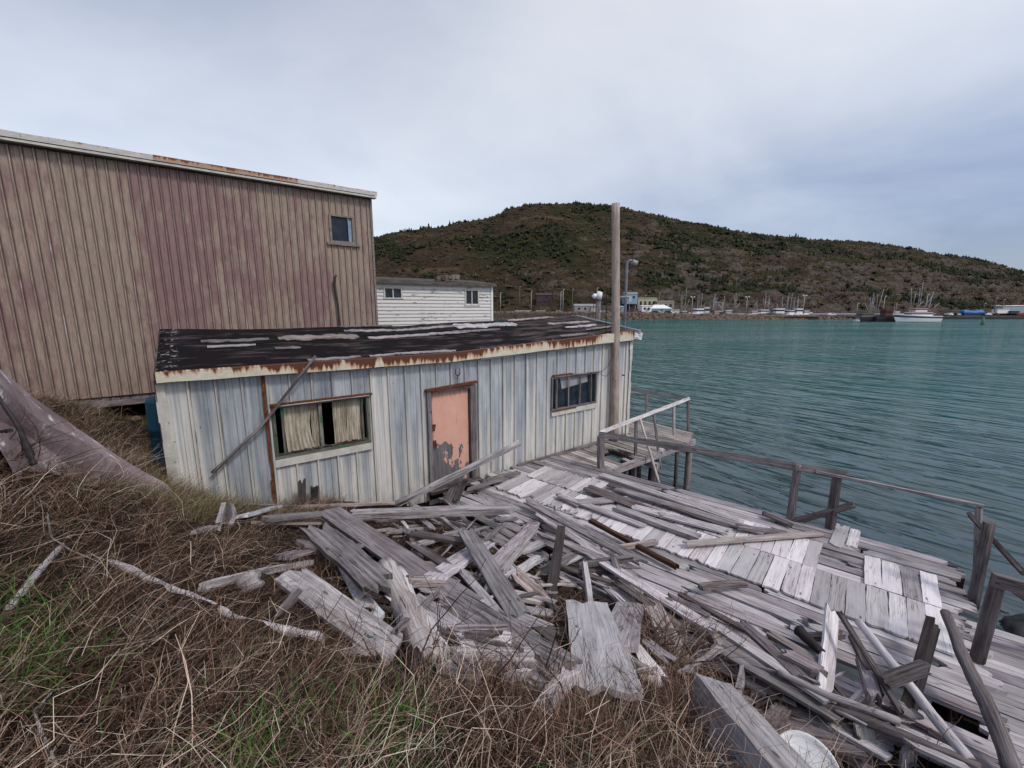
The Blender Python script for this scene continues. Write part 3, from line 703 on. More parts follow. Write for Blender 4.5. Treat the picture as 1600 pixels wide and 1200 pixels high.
# ------------------------------------------------------------------ hill across the harbour
SIL = [(-900, 470), (-300, 440), (100, 405), (400, 385), (585, 372), (620, 362), (680, 355), (740, 348), (775, 341), (790, 328), (830, 321), (900, 320), (960, 323), (1010, 333), (1060, 345), (1120, 358), (1190, 370), (1260, 375), (1330, 378), (1400, 387), (1480, 400), (1540, 412), (1600, 428), (1750, 452), (2000, 474), (2400, 480)]
SHORE_Y = 238.0
_sr = np.array([ray(u, v)[0] for u, v in SIL]); _se = np.array([ray(u, v)[1] for u, v in SIL])
def fbm(x, y, f0, octs=6, seed=0.0, gain=0.5):
    s = np.zeros_like(x); a = 1.0; f = f0; t = 0
    for k in range(octs):
        v = np.array([mnoise.noise(Vector((px * f + seed, py * f, seed * 1.7 + k * 13.1))) for px, py in zip(x.ravel(), y.ravel())]).reshape(x.shape)
        s += a * v; t += a; a *= gain; f *= 2.03
    return s / t
def hill_height(R, Y):
    """R = X/Y, Y distance"""
    X = R * Y
    e = np.interp(R, _sr, _se)
    D = 520.0 + 70 * np.sin(R * 3.0)
    zr = CH + e * D
    t = np.clip((Y - 262.0) / (D - 262.0), 0, 1.0)
    prof = 0.55 * t ** 0.75 + 0.45 * (t * t * (3 - 2 * t))
    z = 3.0 + (zr - 3.0) * prof
    back = np.clip((Y - D) / 300, 0, 1)
    z = np.where(Y > D, zr * (1 - back ** 1.2 * 0.9), z)
    return X, z, t, zr
def hill():
    rs = np.linspace(-1.9, 2.3, 430)
    ys = grid_axis([(239, 262, 6.0), (262, 330, 2.2), (330, 520, 3.4), (520, 620, 5.0), (620, 900, 25.0)])
    R, Y = np.meshgrid(rs, ys)
    X, Z, t, zr = hill_height(R, Y)
    n1 = fbm(X, Y, 1 / 70.0, 6, 3.0, 0.55)
    n2 = fbm(X, Y, 1 / 28.0, 5, 9.0, 0.6)
    ridge = 1 - np.abs(n2) * 2.2
    inb = np.clip((Y - 262) / 16.0, 0, 1)
    top = 1 - 0.82 * np.clip((t - 0.72) / 0.28, 0, 1) * (Y < 640)
    Z = Z + inb * top * (n1 * 15.0 + ridge * 4.5 - 2.5)
    # craggy steps on the lower slopes
    st = 9.0; q = Z / st; fr = q - np.floor(q)
    stepped = (np.floor(q) + np.clip((fr - 0.45) / 0.3, 0, 1)) * st
    w = np.clip(fbm(X, Y, 1 / 90.0, 3, 21.0) * 2.6 + 0.25, 0, 0.85) * inb * top * np.clip(1.25 - t * 1.5, 0, 1)
    Z = Z * (1 - w) + stepped * w
    Z = np.maximum(Z, 2.6)
    X = X.copy(); V = np.stack([X.ravel(), Y.ravel(), Z.ravel()], -1)
    nx, ny = len(rs), len(ys)
    i = np.arange(nx * ny).reshape(ny, nx)
    F = np.stack([i[:-1, :-1].ravel(), i[:-1, 1:].ravel(), i[1:, 1:].ravel(), i[1:, :-1].ravel()], -1)
    o = npmesh('hill', V, F, M_HILL, smooth=False)
    tag(o, 'rocky scrub covered hill across the harbour', 'hill', kind='structure')
    return R, Y, Z, rs, ys
HR, HY, HZ, Hrs, Hys = hill()
def hill_z(r, y):
    j = np.clip(np.searchsorted(Hys, y) - 1, 0, len(Hys) - 2); i = np.clip(np.searchsorted(Hrs, r) - 1, 0, len(Hrs) - 2)
    fy = (y - Hys[j]) / (Hys[j + 1] - Hys[j]); fx = (r - Hrs[i]) / (Hrs[i + 1] - Hrs[i])
    return (HZ[j, i] * (1 - fx) + HZ[j, i + 1] * fx) * (1 - fy) + (HZ[j + 1, i] * (1 - fx) + HZ[j + 1, i + 1] * fx) * fy

def hill_plants():
    """conifers and bare scrub far across the water, each a few pixels"""
    n = 26000
    r = RNG.uniform(-0.55, 1.45, n); y = 266 + (RNG.rand(n) ** 0.85) * 330
    z = hill_z(r, y); x = r * y
    dens = np.array([mnoise.fractal(Vector((a / 60, b / 60, 2.2)), 0.6, 2.0, 4) for a, b in zip(x, y)])
    wet = np.array([mnoise.noise(Vector((a / 22, b / 22, 8.2))) for a, b in zip(x, y)])
    D = 520.0 + 70 * np.sin(r * 3.0)
    t = (y - 262) / (D - 262)
    band = np.exp(-((r - (-0.02)) / 0.35) ** 2) * np.clip((t - 0.1) / 0.2, 0, 1) * np.clip((0.65 - t) / 0.3, 0, 1) * 0.32
    band2 = np.exp(-((t - 0.55) / 0.12) ** 2) * (r > 0.35) * 0.22
    ridge = (np.abs(y - D) < 14) * 0.25 * (r < 0.0) + (np.abs(y - D) < 10) * 0.08
    con = (dens + band + band2 + ridge + 0.30 * wet) > 0.31
    def build(sel, name, m, label, cat, conical, hmin, hmax, tint):
        xs, ys, zs = x[sel], y[sel], z[sel]; k = len(xs)
        h = RNG.uniform(hmin, hmax, k) * (0.6 + 0.7 * RNG.rand(k)); w = h * (RNG.uniform(0.26, 0.42, k) if conical else RNG.uniform(0.55, 1.2, k))
        Vs, Fs, Rs = [], [], []
        off = 0
        tiers = 3 if conical else 7
        for T in range(tiers):
            if conical:
                z0 = h * (0.05 + 0.28 * T); z1 = h * (0.50 + 0.26 * T); rr = w * (1.0 - 0.28 * T)
                cx = xs.copy(); cy = ys.copy()
            else:
                a0 = RNG.rand(k) * 6.28; d0 = w * RNG.rand(k) * 0.8
                cx = xs + np.cos(a0) * d0; cy = ys + np.sin(a0) * d0
                z0 = h * RNG.uniform(-0.1, 0.35, k); z1 = z0 + h * RNG.uniform(0.35, 0.8, k); rr = w * RNG.uniform(0.25, 0.5, k)
            S = 5
            ang = RNG.rand(k) * 6.28
            ring = []
            for q in range(S):
                a = ang + q * 2 * np.pi / S; j = rr * RNG.uniform(0.65, 1.3, k)
                ring.append(np.stack([cx + np.cos(a) * j, cy + np.sin(a) * j, zs + z0 * np.ones(k) + h * RNG.uniform(-0.05, 0.05, k)], -1))
            tip = np.stack([cx + rr * RNG.uniform(-.2, .2, k), cy + rr * RNG.uniform(-.2, .2, k), zs + z1 * np.ones(k)], -1)
            V = np.stack(ring + [tip], 1).reshape(-1, 3)       # k*(S+1)
            base = off + np.arange(k) * (S + 1)
            for q in range(S):
                Fs.append(np.stack([base + q, base + (q + 1) % S, base + S], -1)); Rs.append(np.clip(tint(k) , 0, 1))
            Vs.append(V); off += len(V)
        o = npmesh(name, np.concatenate(Vs), np.concatenate(Fs), m, rnd=np.concatenate(Rs))
        tag(o, label, cat, kind='stuff')
    rr_ = RNG.rand(n)
    build(con & (rr_ < .16), 'conifer_wood', M_CONIF, 'dark spruces dotted through the far hillside and along its ridge', 'woodland', True, 2.0, 5.0, lambda k: RNG.beta(1.4, 2.4, k))
    build(con & (rr_ > .16) & (np.abs(y - D) > 9), 'green_thicket', M_THICK, 'green thickets low on the far hillside', 'woodland', False, 1.3, 3.8, lambda k: RNG.beta(1.3, 2.2, k))
    build(~con & (RNG.rand(n) < 0.30), 'hillside_scrub', M_SCRUB, 'brown leafless scrub over the far hillside', 'scrub', False, 0.8, 2.8, lambda k: RNG.beta(1.5, 2.2, k))
hill_plants()

# far quay and apron
def far_ground():
    mb = MB()
    mb.box((150, 252, 0.6), (1300, 22, 3.2), m=0, r=.5)
    mb.build('quay_ground', M_APRON, label='flat gravel apron at the foot of the far hill', cat='ground', kind='structure')
far_ground()
# ------------------------------------------------------------------ corrugated wall builder
def ribbed(mb, fr, s0, s1, zb, zt, profile, holes=(), r=0.5, zsplit=None):
    """fr(s,t,z) -> point; profile(period) list of (ds, t) inside one period; zb/zt functions of s; holes (s0,s1,z0,z1)"""
    per, pts = profile
    S = {s0, s1}
    k0 = int(math.floor(s0 / per)) - 1; k1 = int(math.ceil(s1 / per)) + 1
    prof = []
    for k in range(k0, k1 + 1):
        for ds, t in pts: prof.append((k * per + ds, t))
    prof.sort()
    px = [p[0] for p in prof]; pt = [p[1] for p in prof]
    for q in px:
        if s0 < q < s1: S.add(q)
    for h in holes: S.update((h[0], h[1]))
    S = sorted(S)
    ft = lambda s: float(np.interp(s, px, pt))
    for a, b in zip(S[:-1], S[1:]):
        if b - a < 1e-5: continue
        mid = (a + b) / 2
        spans = [(None, None)]
        for h in holes:
            if h[0] - 1e-6 <= mid <= h[1] + 1e-6: spans = [(None, h[2]), (h[3], None)]
        for lo, hi in spans:
            vs = []; uv = []
            for s in (a, b):
                l = zb(s) if lo is None else lo; u = zt(s) if hi is None else hi
                vs += [fr(s, ft(s), l), fr(s, ft(s), u)]; uv += [(s, l - WB), (s, u - WB)]
            mb.add([vs[0], vs[2], vs[3], vs[1]], [(0, 1, 2, 3)], [[uv[0], uv[2], uv[3], uv[1]]], r)
    return ft
WB = DECKZ - 0.05

# ------------------------------------------------------------------ the metal-clad shed
SL = 10.15; SWID = 4.6
def shed():
    root = empty('metal_shed', sh(SL / 2, -SWID / 2, WB), 'low shed clad in worn cream and zinc sheets under a torn black felt roof', 'shed')
    WEX = (WB - 0.2)
    eave = lambda s: CH + float(np.interp(s, [0, 4.5, 10.15], [-0.955, -0.995, -0.80]))
    W1 = (1.30, 2.83, CH - 2.36, CH - 1.47); DR = (3.93, 5.03, WB - 0.3, CH - 1.53); W2 = (7.17, 8.76, CH - 2.42, CH - 1.585)
    P1 = (0.32, [(0.0, 0.038), (0.014, 0.038), (0.022, 0.0), (0.10, 0.0), (0.108, 0.007), (0.118, 0.007), (0.126, 0.0), (0.20, 0.0), (0.208, 0.007), (0.218, 0.007), (0.226, 0.0), (0.298, 0.0), (0.306, 0.038), (0.3199, 0.038)])
    mb = MB(); ribbed(mb, sh, 0, SL, lambda s: WEX, lambda s: eave(s) + 0.02, P1, (W1, DR, W2))
    mb.build('front_wall', M_CLAD, root)
    # ends and back
    for nm, s_, sg in (('left_end_wall', 0.0, 1), ('right_end_wall', SL, -1)):
        mb = MB()
        fr = (lambda S: (lambda a, t, z: sh(S - sg * t, -a, z)))(s_)
        ridge = 0.42
        ztop = lambda a, S=s_: eave(S) + 0.02 + 0.17 * 0 + ridge * (1 - abs(a - SWID / 2) / (SWID / 2))
        ribbed(mb, fr, 0, SWID, lambda s: WEX, ztop, P1)
        mb.build(nm, M_CLAD, root)
    mb = MB(); ribbed(mb, lambda s, t, z: sh(s, -SWID - t, z), 0, SL, lambda s: WEX, lambda s: eave(s) + 0.02, P1)
    mb.build('back_wall', M_CLAD, root)
    mb = MB()
    mb.add([sh(0.05, -0.1, WB + 0.02), sh(SL - .05, -0.1, WB + 0.02), sh(SL - .05, -SWID + .1, WB + 0.02), sh(0.05, -SWID + .1, WB + 0.02)], [(0, 1, 2, 3)])
    mb.add([sh(0.05, -1.6, WB), sh(6.5, -1.6, WB), sh(6.5, -1.6, CH - 0.9), sh(0.05, -1.6, CH - 0.9)], [(0, 1, 2, 3)])
    mb.build('interior_boards', W_DARK, root)
    ftop = lambda s: float(np.interp(s, [0, 4.5, 10.15], [0.125, 0.165, 0.225]))
    # roof: two slopes, slightly sagging, thick felted deck
    def roofpt(s, t, dz=0.0):
        half = SWID / 2 + 0.12
        k = 1 - abs(t + SWID / 2) / half
        se = min(max(s, 0), SL)
        sag = -0.035 * math.sin(s * 0.9) * math.sin(math.pi * k * 0.5) + 0.03 * math.sin(s * 2.1 + t * 2)
        return sh(s, t, eave(se) + ftop(se) - .012 + (0.625 - ftop(se)) * k + sag * 0.3 + dz)
    mb = MB()
    ns, ntt = 60, 16
    for side, dz in ((0, 0.0), (1, -0.07)):
        vs = []; fs = []; uvs = []
        for i in range(ns + 1):
            for j in range(ntt + 1):
                s = 0.0 + (SL + 0.18) * i / ns; t = 0.12 - (SWID + 0.24) * j / ntt
                e = 0.012 * math.sin(i * 1.7) * (1 if j in (0, ntt) else 0)
                vs.append(roofpt(s, t + e, dz))
        for i in range(ns):
            for j in range(ntt):
                q = [i * (ntt + 1) + j, (i + 1) * (ntt + 1) + j, (i + 1) * (ntt + 1) + j + 1, i * (ntt + 1) + j + 1]
                fs.append(q if side == 0 else q[::-1])
                uvs.append([(10.4 * (k // (ntt + 1)) / ns, SWID * (k % (ntt + 1)) / ntt) for k in fs[-1]])
        mb.add(vs, fs, uvs, 0.5, 0, True)
    # rim
    n1 = (ns + 1) * (ntt + 1)
    rim = [i * (ntt + 1) for i in range(ns + 1)] + [ns * (ntt + 1) + j for j in range(1, ntt + 1)] + [i * (ntt + 1) + ntt for i in range(ns - 1, -1, -1)] + [j for j in range(ntt - 1, -1, -1)]
    for a, b in zip(rim[:-1], rim[1:]):
        mb.f.append([a, a + n1, b + n1, b]); mb.uv.extend([(a * .1, 0), (a * .1, .1), (b * .1, .1), (b * .1, 0)]); mb.r.append(.5); mb.m.append(0); mb.sm.append(False)
    roof = mb.build('roof', M_TAR, root)
    # torn strips where the felt has gone and the boards show; black strips beside them paint the shade of slots
    def strip(name, s0, s1, t0, t1, m, dz, amp=0.5, thick=0.012):
        mb = MB(); n = max(10, int((s1 - s0) * 16))
        r = random.random()
        def edge(base, sgn):
            out = []; w = 0
            for i in range(n + 1):
                w = w * .55 + random.choice([-1.2, -.3, .2, .5, 1.1]) * .7
                out.append(base + sgn * abs(t1 - t0) * amp * 0.35 * w + random.uniform(-.008, .008))
            return out
        ea, eb = edge(t0, 1), edge(t1, 1)
        vs = []
        for i in range(n + 1):
            s = s0 + (s1 - s0) * i / n
            tap = 1.0 if 1 < i < n - 1 else random.uniform(.3, .9)
            tm = (ea[i] + eb[i]) / 2
            a = tm + (ea[i] - tm) * tap; b = tm + (eb[i] - tm) * tap
            up = dz + thick + (random.uniform(0, 0.012) if m is not M_BLACK else 0)
            vs += [roofpt(s, a, up), roofpt(s, b, up), roofpt(s, a, dz), roofpt(s, b, dz)]
        fs, uvs = [], []
        for i in range(n):
            a = i * 4; b = a + 4
            for q in ((a, b, b + 1, a + 1), (a + 2, b + 2, b, a), (a + 1, b + 1, b + 3, a + 3)):
                fs.append(q); uvs.append([(s0 + (s1 - s0) * (k // 4) / n, 0.1 * (k % 2) + r) for k in q])
        for q in ((0, 1, 3, 2), (n * 4, n * 4 + 2, n * 4 + 3, n * 4 + 1)): fs.append(q); uvs.append([(0, 0)] * 4)
        mb.add(vs, fs, uvs, r)
        mb.build(name, m, roof)
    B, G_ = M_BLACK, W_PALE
    strip('bare_board', 0.55, 1.55, -1.35, -1.48, W_GREY, 0.010)
    strip('bare_board', 0.62, 1.30, -1.02, -1.10, W_GREY, 0.010)
    strip('gap_shade_strip', 0.75, 1.50, -1.15, -1.30, B, 0.006, 0.2, 0.004)
    strip('bare_board', 1.70, 3.15, -1.25, -1.55, W_WARM, 0.012)
    strip('bare_board', 1.55, 1.95, -0.72, -0.80, W_GREY, 0.010)
    strip('gap_shade_strip', 3.2, 5.6, -1.50, -1.72, B, 0.006, 0.2, 0.004)
    strip('bare_board', 3.0, 5.7, -1.78, -1.93, W_GREY, 0.010)
    strip('bare_board', 3.3, 5.9, -1.20, -1.34, W_GREY, 0.012)
    strip('bare_board', 2.9, 4.6, 0.03, -0.05, W_GREY, 0.010)
    strip('bare_board', 1.9, 2.75, 0.0, -0.08, W_GREY, 0.010)
    strip('bare_board', 3.0, 4.2, -2.2, -2.28, W_WARM, 0.012)
    strip('bare_board', 5.6, 7.4, -1.55, -1.95, W_GREY, 0.012)
    strip('bare_board', 5.2, 6.6, -1.25, -1.36, W_GREY, 0.012)
    strip('bare_board', 7.5, 9.2, -2.1, -2.27, W_WARM, 0.012)
    strip('bare_board', 8.3, 9.9, -1.3, -1.5, W_WARM, 0.012)
    strip('bare_board', 8.5, 9.7, -0.85, -1.0, W_GREY, 0.012)
    strip('bare_board', 8.9, 9.9, -0.5, -0.58, W_WARM, 0.012)
    strip('bare_board', 7.6, 8.6, -0.12, -0.22, W_GREY, 0.012)
    # fascia
    def fas(name, s0, s1, m, top=0.215, bot=-0.005, t=0.125):
        mb = MB(); n = max(2, int((s1 - s0) * 6))
        for i in range(n):
            a = s0 + (s1 - s0) * i / n; b = s0 + (s1 - s0) * (i + 1) / n
            ea, eb = eave(min(max(a, 0), SL)), eave(min(max(b, 0), SL))
            ja, jb = 0.004 * math.sin(a * 5.1 + 2 * math.sin(a * 1.7)), 0.004 * math.sin(b * 5.1 + 2 * math.sin(b * 1.7))
            top = ftop(a) ; topb = ftop(b)
            q = [sh(a, t, ea + bot + ja), sh(b, t, eb + bot + jb), sh(b, t, eb + top), sh(a, t, ea + top)]
            q2 = [sh(a, t + .03, ea + top + .004), sh(b, t + .03, eb + topb + .004)]
            mb.add([sh(a, t + .03, ea + bot + ja), sh(b, t + .03, eb + bot + jb), q2[1], q2[0]], [(0, 1, 2, 3)], [[(a, 0), (b, 0), (b, 1), (a, 1)]], .5)
            mb.add([q2[0], q2[1], sh(b, 0.06, eb + topb + .012), sh(a, 0.06, ea + top + .012)], [(0, 1, 2, 3)], [[(a, 1), (b, 1), (b, 1.2), (a, 1.2)]], .5)
            mb.add([sh(a, t, ea + bot + ja), sh(a, t + .03, ea + bot + ja), sh(b, t + .03, eb + bot + jb), sh(b, t, eb + bot + jb)], [(0, 1, 2, 3)], [[(a, 0)] * 4], .5)
        for s_ in (s0, s1):
            e = eave(min(max(s_, 0), SL)); top = ftop(s_)
            mb.add([sh(s_, t, e + bot), sh(s_, t + .03, e + bot), sh(s_, t + .03, e + top), sh(s_, -.02, e + top + .03)], [(0, 1, 2, 3)], [[(0, 0)] * 4], .5)
        return mb.build(name, m, root)
    cuts = [0.0, 2.28, 3.0, 5.2, 7.2, 8.6, 10.05]
    for i, (a, b) in enumerate(zip(cuts[:-1], cuts[1:])):
        fas('fascia_sheet', a + 0.003, b - 0.003, M_FASCIA, top=0.215 - 0.008 * (i % 2), t=0.125 + 0.004 * (i % 2))
    # crumpled eave end at the far corner
    mb = MB(); e = eave(SL)
    mb.box(sh(10.22, 0.0, e + 0.10), (0.34, 0.34, 0.20), Matrix.Rotation(rad(37), 3, 'Z') @ Matrix.Rotation(rad(9), 3, 'Y'), m=0)
    mb.build('eave_end', W_WHITE, root)
    # soffit batten under the fascia
    mb = MB()
    for a, b in ((2.3, 5.1), (5.12, 8.0), (8.02, 10.1)):
        c = sh((a + b) / 2, 0.10, (eave(a) + eave(b)) / 2 - 0.025)
        dirv_ = (sh(b, 0, eave(b)) - sh(a, 0, eave(a)))
        R_ = dirv_.to_track_quat('X', 'Z').to_matrix()
        mb.box(c, (dirv_.length, 0.05, 0.035), R_)
    mb.build('eave_batten', W_RAIL, root)
    # verge boards on the far gable
    mb = MB()
    for t0, t1 in ((0.12, -SWID / 2), (-SWID / 2, -SWID - .12)):
        a, b = roofpt(SL + 0.19, t0, 0.01), roofpt(SL + 0.19, t1, 0.01)
        v = b - a; mb.box((a + b) / 2 + Vector((0, 0, -0.04)), (v.length, 0.03, 0.12), v.to_track_quat('X', 'Z').to_matrix())
    mb.build('verge_board', W_WHITE, root)
    mb = MB()
    for t0, t1 in ((0.12, -SWID / 2), (-SWID / 2, -SWID - .12)):
        a, b = roofpt(-0.01, t0, -0.03), roofpt(-0.01, t1, -0.03)
        v = b - a; mb.box((a + b) / 2 + Vector((0, 0, -0.05)), (v.length, 0.02, 0.14), v.to_track_quat('X', 'Z').to_matrix())
    mb.build('verge_board', W_DARK, root)
    # rust seams and corner flashings
    def strap(name, s0, w, z0, z1, m, t=0.034, th=0.006):
        mb = MB(); n = 10
        for i in range(n):
            a, b = z0 + (z1 - z0) * i / n, z0 + (z1 - z0) * (i + 1) / n
            k = 0.006 * math.sin(i * 2.3 + s0 * 9)
            c = sh(s0 + k, t, (a + b) / 2); mb.box(c, (w + random.uniform(-.3, .3) * w, th, (b - a) + 0.004), Matrix.Rotation(rad(36.87), 3, 'Z'))
        mb.build(name, m, root)
    strap('rusty_seam', 1.235, 0.045, WEX, eave(1.2), M_RUST)
    strap('rusty_seam', 0.325, 0.018, CH - 2.8, eave(.3), M_RUST)
    strap('rusty_seam', 0.645, 0.014, CH - 2.5, eave(.6) , M_RUST)
    strap('corner_flashing', 0.02, 0.10, WEX, eave(0), M_OFFW, 0.033)
    strap('corner_flashing', SL - 0.03, 0.10, WEX, eave(SL), M_OFFW, 0.033)
    # ---- windows
    R37 = Matrix.Rotation(math.atan2(SD.y, SD.x), 3, 'Z')
    def frame(mb, s0, s1, z0, z1, w=0.05, d=0.08, t=0.0):
        mb.box(sh((s0 + s1) / 2, t, z0 + w / 2), (s1 - s0, d, w), R37); mb.box(sh((s0 + s1) / 2, t, z1 - w / 2), (s1 - s0, d, w), R37)
        for s in (s0 + w / 2, s1 - w / 2): mb.box(sh(s, t, (z0 + z1) / 2), (w, d, z1 - z0 - 2 * w), R37)
    a, b, c, d = W1
    mb = MB(); frame(mb, a, b, c, d, 0.055, 0.10, -0.02)
    win = mb.build('window', M_PEELG, root, label='wide window with broken panes and dirty curtains')
    mb = MB()
    for s, w in ((a + 0.72, 0.05), (a + 0.155, 0.035), (b - 0.12, 0.03)): mb.box(sh(s, -0.03, (c + d) / 2), (w, 0.05, d - c - 0.12), R37)
    mb.build('mullion', M_PEELG, win)
    def curt(s0, s1, topw=0.0, skew=0.0):
        mb = MB(); n, k = 36, 8; vs = []; fs = []
        for j in range(k + 1):
            z = c + 0.03 + (d - c - 0.10) * j / k; f = j / k
            for i in range(n + 1):
                s = s0 + (s1 - s0) * i / n * (1 - 0.12 * math.sin(math.pi * (1 - f)) ) + skew * (1 - f)
                vs.append(sh(s, -0.08 + 0.022 * math.sin(i * 1.15 + 0.6 * math.sin(j * .7)) + 0.012 * math.sin(i * 2.9 + j * .4), z + 0.015 * math.sin(i * 0.7) * (1 - f)))
        for j in range(k):
            for i in range(n):
                q = j * (n + 1) + i; fs.append((q, q + 1, q + n + 2, q + n + 1))
        mb.add(vs, fs, None, 0.5, 0, True); mb.build('curtain', M_CURT, win)
    curt(a + 0.17, a + 0.60, skew=0.03); curt(a + 0.58, a + 0.74); curt(b - 0.60, b - 0.36); curt(b - 0.37, b - 0.06, skew=-0.02)
    # ragged rotten sill
    mb = MB()
    for i in range(30):
        s = a + 0.10 + (b - a - .2) * i / 29
        mb.box(sh(s, -0.02, c + 0.055 + random.random() * .02), (random.uniform(.05, .2), .07, random.uniform(.01, .035)), R37 @ Matrix.Rotation(random.uniform(-.3, .3), 3, 'Y'))
    mb.build('rotten_sill', W_DARK, win)
    mb = MB(); mb.box(sh((a + b) / 2, 0.035, c - 0.055), (b - a + 0.02, 0.03, 0.115), R37); mb.build('sill_board', M_OFFW, win)
    mb = MB(); mb.box(sh((a + b) / 2 + 0.02, 0.045, d + 0.01), (b - a + 0.06, 0.05, 0.03), R37); mb.build('head_flashing', M_RUST, win)
    mb = MB(); mb.box(sh((a + b) / 2 + 0.05, 0.05, d - 0.012), (b - a - 0.1, 0.045, 0.016), R37); mb.build('head_batten', W_PALE, win)
    # window 2
    a, b, c, d = W2
    mb = MB(); frame(mb, a, b, c, d, 0.045, 0.10, -0.01)
    win = mb.build('window', W_MID, root, label='small barred window beside the pole')
    for i in range(4):
        s = a + 0.16 + (b - a - 0.30) * (i + (0.0 if i else 0.0)) / 3.2
        mb = MB(); mb.box(sh(s, 0.03, (c + d) / 2 + .005), (0.035 if i else 0.06, 0.03, d - c - 0.02), R37 @ Matrix.Rotation(random.uniform(-.03, .03), 3, 'Y')); mb.build('window_bar', W_MID, win)
    mb = MB(); mb.add([sh(a + .04, -0.03, c + .04), sh(b - .04, -0.03, c + .04), sh(b - .04, -0.05, d - .04), sh(a + .04, -0.05, d - .04)], [(0, 1, 2, 3)]); mb.build('pane', M_GLASS, win)
    mb = MB()
    mb.add([sh(a + .38, -0.022, d - .33), sh(b - .3, -0.022, d - .24), sh(b - .3, -0.04, d - .06), sh(a + .34, -0.04, d - .06)], [(0, 1, 2, 3)]); mb.build('torn_plastic', M_GREYP, win)
    mb = MB(); mb.box(sh((a + b) / 2 + .01, 0.035, c - 0.06), (b - a, 0.03, 0.12), R37); mb.build('sill_board', M_OFFW, win)
    mb = MB(); mb.box(sh(a + 0.42, 0.055, c + 0.0), (0.8, 0.03, 0.02), R37); mb.box(sh(a + 0.35, 0.045, d + 0.03), (0.65, 0.04, 0.045), R37); mb.build('rust_flashing', M_RUST, win)
    mb = MB(); mb.box(sh((a + b) / 2 + .1, 0.05, d + 0.005), (b - a + .05, 0.045, 0.018), R37); mb.build('head_batten', W_PALE, win)
    # ---- door
    a, b, c, d = DR
    mb = MB()
    mb.box(sh(a + 0.04, 0.0, (WB + d) / 2), (0.08, 0.14, d - WB), R37)
    mb.box(sh(b - 0.07, 0.01, (WB + d) / 2), (0.14, 0.14, d - WB), R37)
    mb.box(sh((a + b) / 2, 0.01, d - 0.03), (b - a - 0.22, 0.13, 0.06), R37)
    fr_ = mb.build('door_frame', W_MID, root)
    mb = MB(); mb.box(sh((a + b) / 2, 0.055, d + 0.03), (b - a + 0.06, 0.07, 0.05), R37 @ Matrix.Rotation(rad(-3), 3, 'Y')); mb.build('rusty_lintel', M_RUST, fr_)
    # panel, slightly ajar and worn
    da, db = a + 0.12, b - 0.16
    mb = MB(); z0, z1 = WB + 0.02, d - 0.07
    cvs = [sh(da, -0.02, z0), sh(db, -0.0, z0), sh(db, -0.0, z1), sh(da, -0.02, z1)]
    bvs = [p - SN * 0.04 for p in cvs]
    mb.add(cvs + bvs, [(0, 1, 2, 3), (4, 7, 6, 5), (0, 3, 7, 4), (1, 5, 6, 2), (3, 2, 6, 7), (0, 4, 5, 1)],
           [[(0, 0), (0.85, 0), (0.85, 1.97), (0, 1.97)]] + [[(0, 0)] * 4] * 5, .5)
    dr = mb.build('door', M_DOOR, root, label='salmon pink door with peeling paint')
    mb = MB(); mb.tube([sh(da + .07, 0.0, WB + .95), sh(da + .07, 0.05, WB + .95)], 0.03, 10); mb.tube([sh(da + .07, 0.04, WB + .95), sh(da + .07, 0.075, WB + .95)], [0.028, 0.02], 10)
    mb.build('handle', M_GALV, dr)
    mb = MB()
    for z in (WB + 1.30, WB + .97): mb.box(sh(da + .03, 0.0, z), (0.06, 0.02, 0.13), R37 @ Matrix.Rotation(.2, 3, 'Y'))
    mb.build('rusty_lock_plate', M_RUST, dr)
    mb = MB(); mb.box(sh((a + b) / 2, 0.12, WB + 0.03), (b - a + .1, 0.22, 0.05), R37); mb.build('threshold', W_MID, root)
    # iron hook over the door with its rust run
    s = 4.62; z = CH - 1.25
    pts = [sh(s - 0.045, 0.05, z + 0.09)] + [sh(s + 0.05 * math.sin(a_), 0.05, z - 0.05 * math.cos(a_)) for a_ in [rad(-80 + 20 * k) for k in range(9)]] + [sh(s + 0.045, 0.05, z + 0.09)]
    mb = MB(); mb.tube(pts, 0.011, 6); mb.tube([sh(s, 0.04, z - 0.05), sh(s, 0.04, z - 0.12)], 0.008, 5); mb.build('horseshoe_hook', M_IRON, root)
    mb = MB(); mb.box(sh(s, 0.036, z - 0.19), (0.012, 0.004, 0.22), R37); mb.build('rust_run', M_RUST, root)
    # cable hanging at the far corner
    mb = MB()
    mb.tube([sh(9.3, 0.16, CH - .82), sh(9.25, 0.15, CH - 1.1), sh(9.05, .13, CH - 1.45), sh(8.8, .12, CH - 1.60), sh(8.3, .1, CH - 1.57)], 0.006, 5)
    mb.tube([sh(9.45, 0.16, CH - .8), sh(9.4, 0.15, CH - 1.2), sh(9.2, .13, CH - 1.6), sh(9.0, .12, CH - 1.72), sh(8.8, .1, CH - 1.65)], 0.006, 5)
    mb.build('loose_cable', M_RUBBER, root)
    # base skirting board on the deck side
    mb = MB(); mb.box(sh(8.0, 0.09, DECKZ + 0.045), (3.8, 0.05, 0.07), R37 @ Matrix.Rotation(rad(-.8), 3, 'Y')); mb.build('skirting_board', W_GREY, root)
    # timber sill under the wall
    mb = MB(); mb.box(sh(SL / 2, -SWID / 2, WEX - 0.12), (SL - .1, SWID - .1, 0.22), R37); mb.build('floor_frame', W_DARK, root)
    return root
shed()

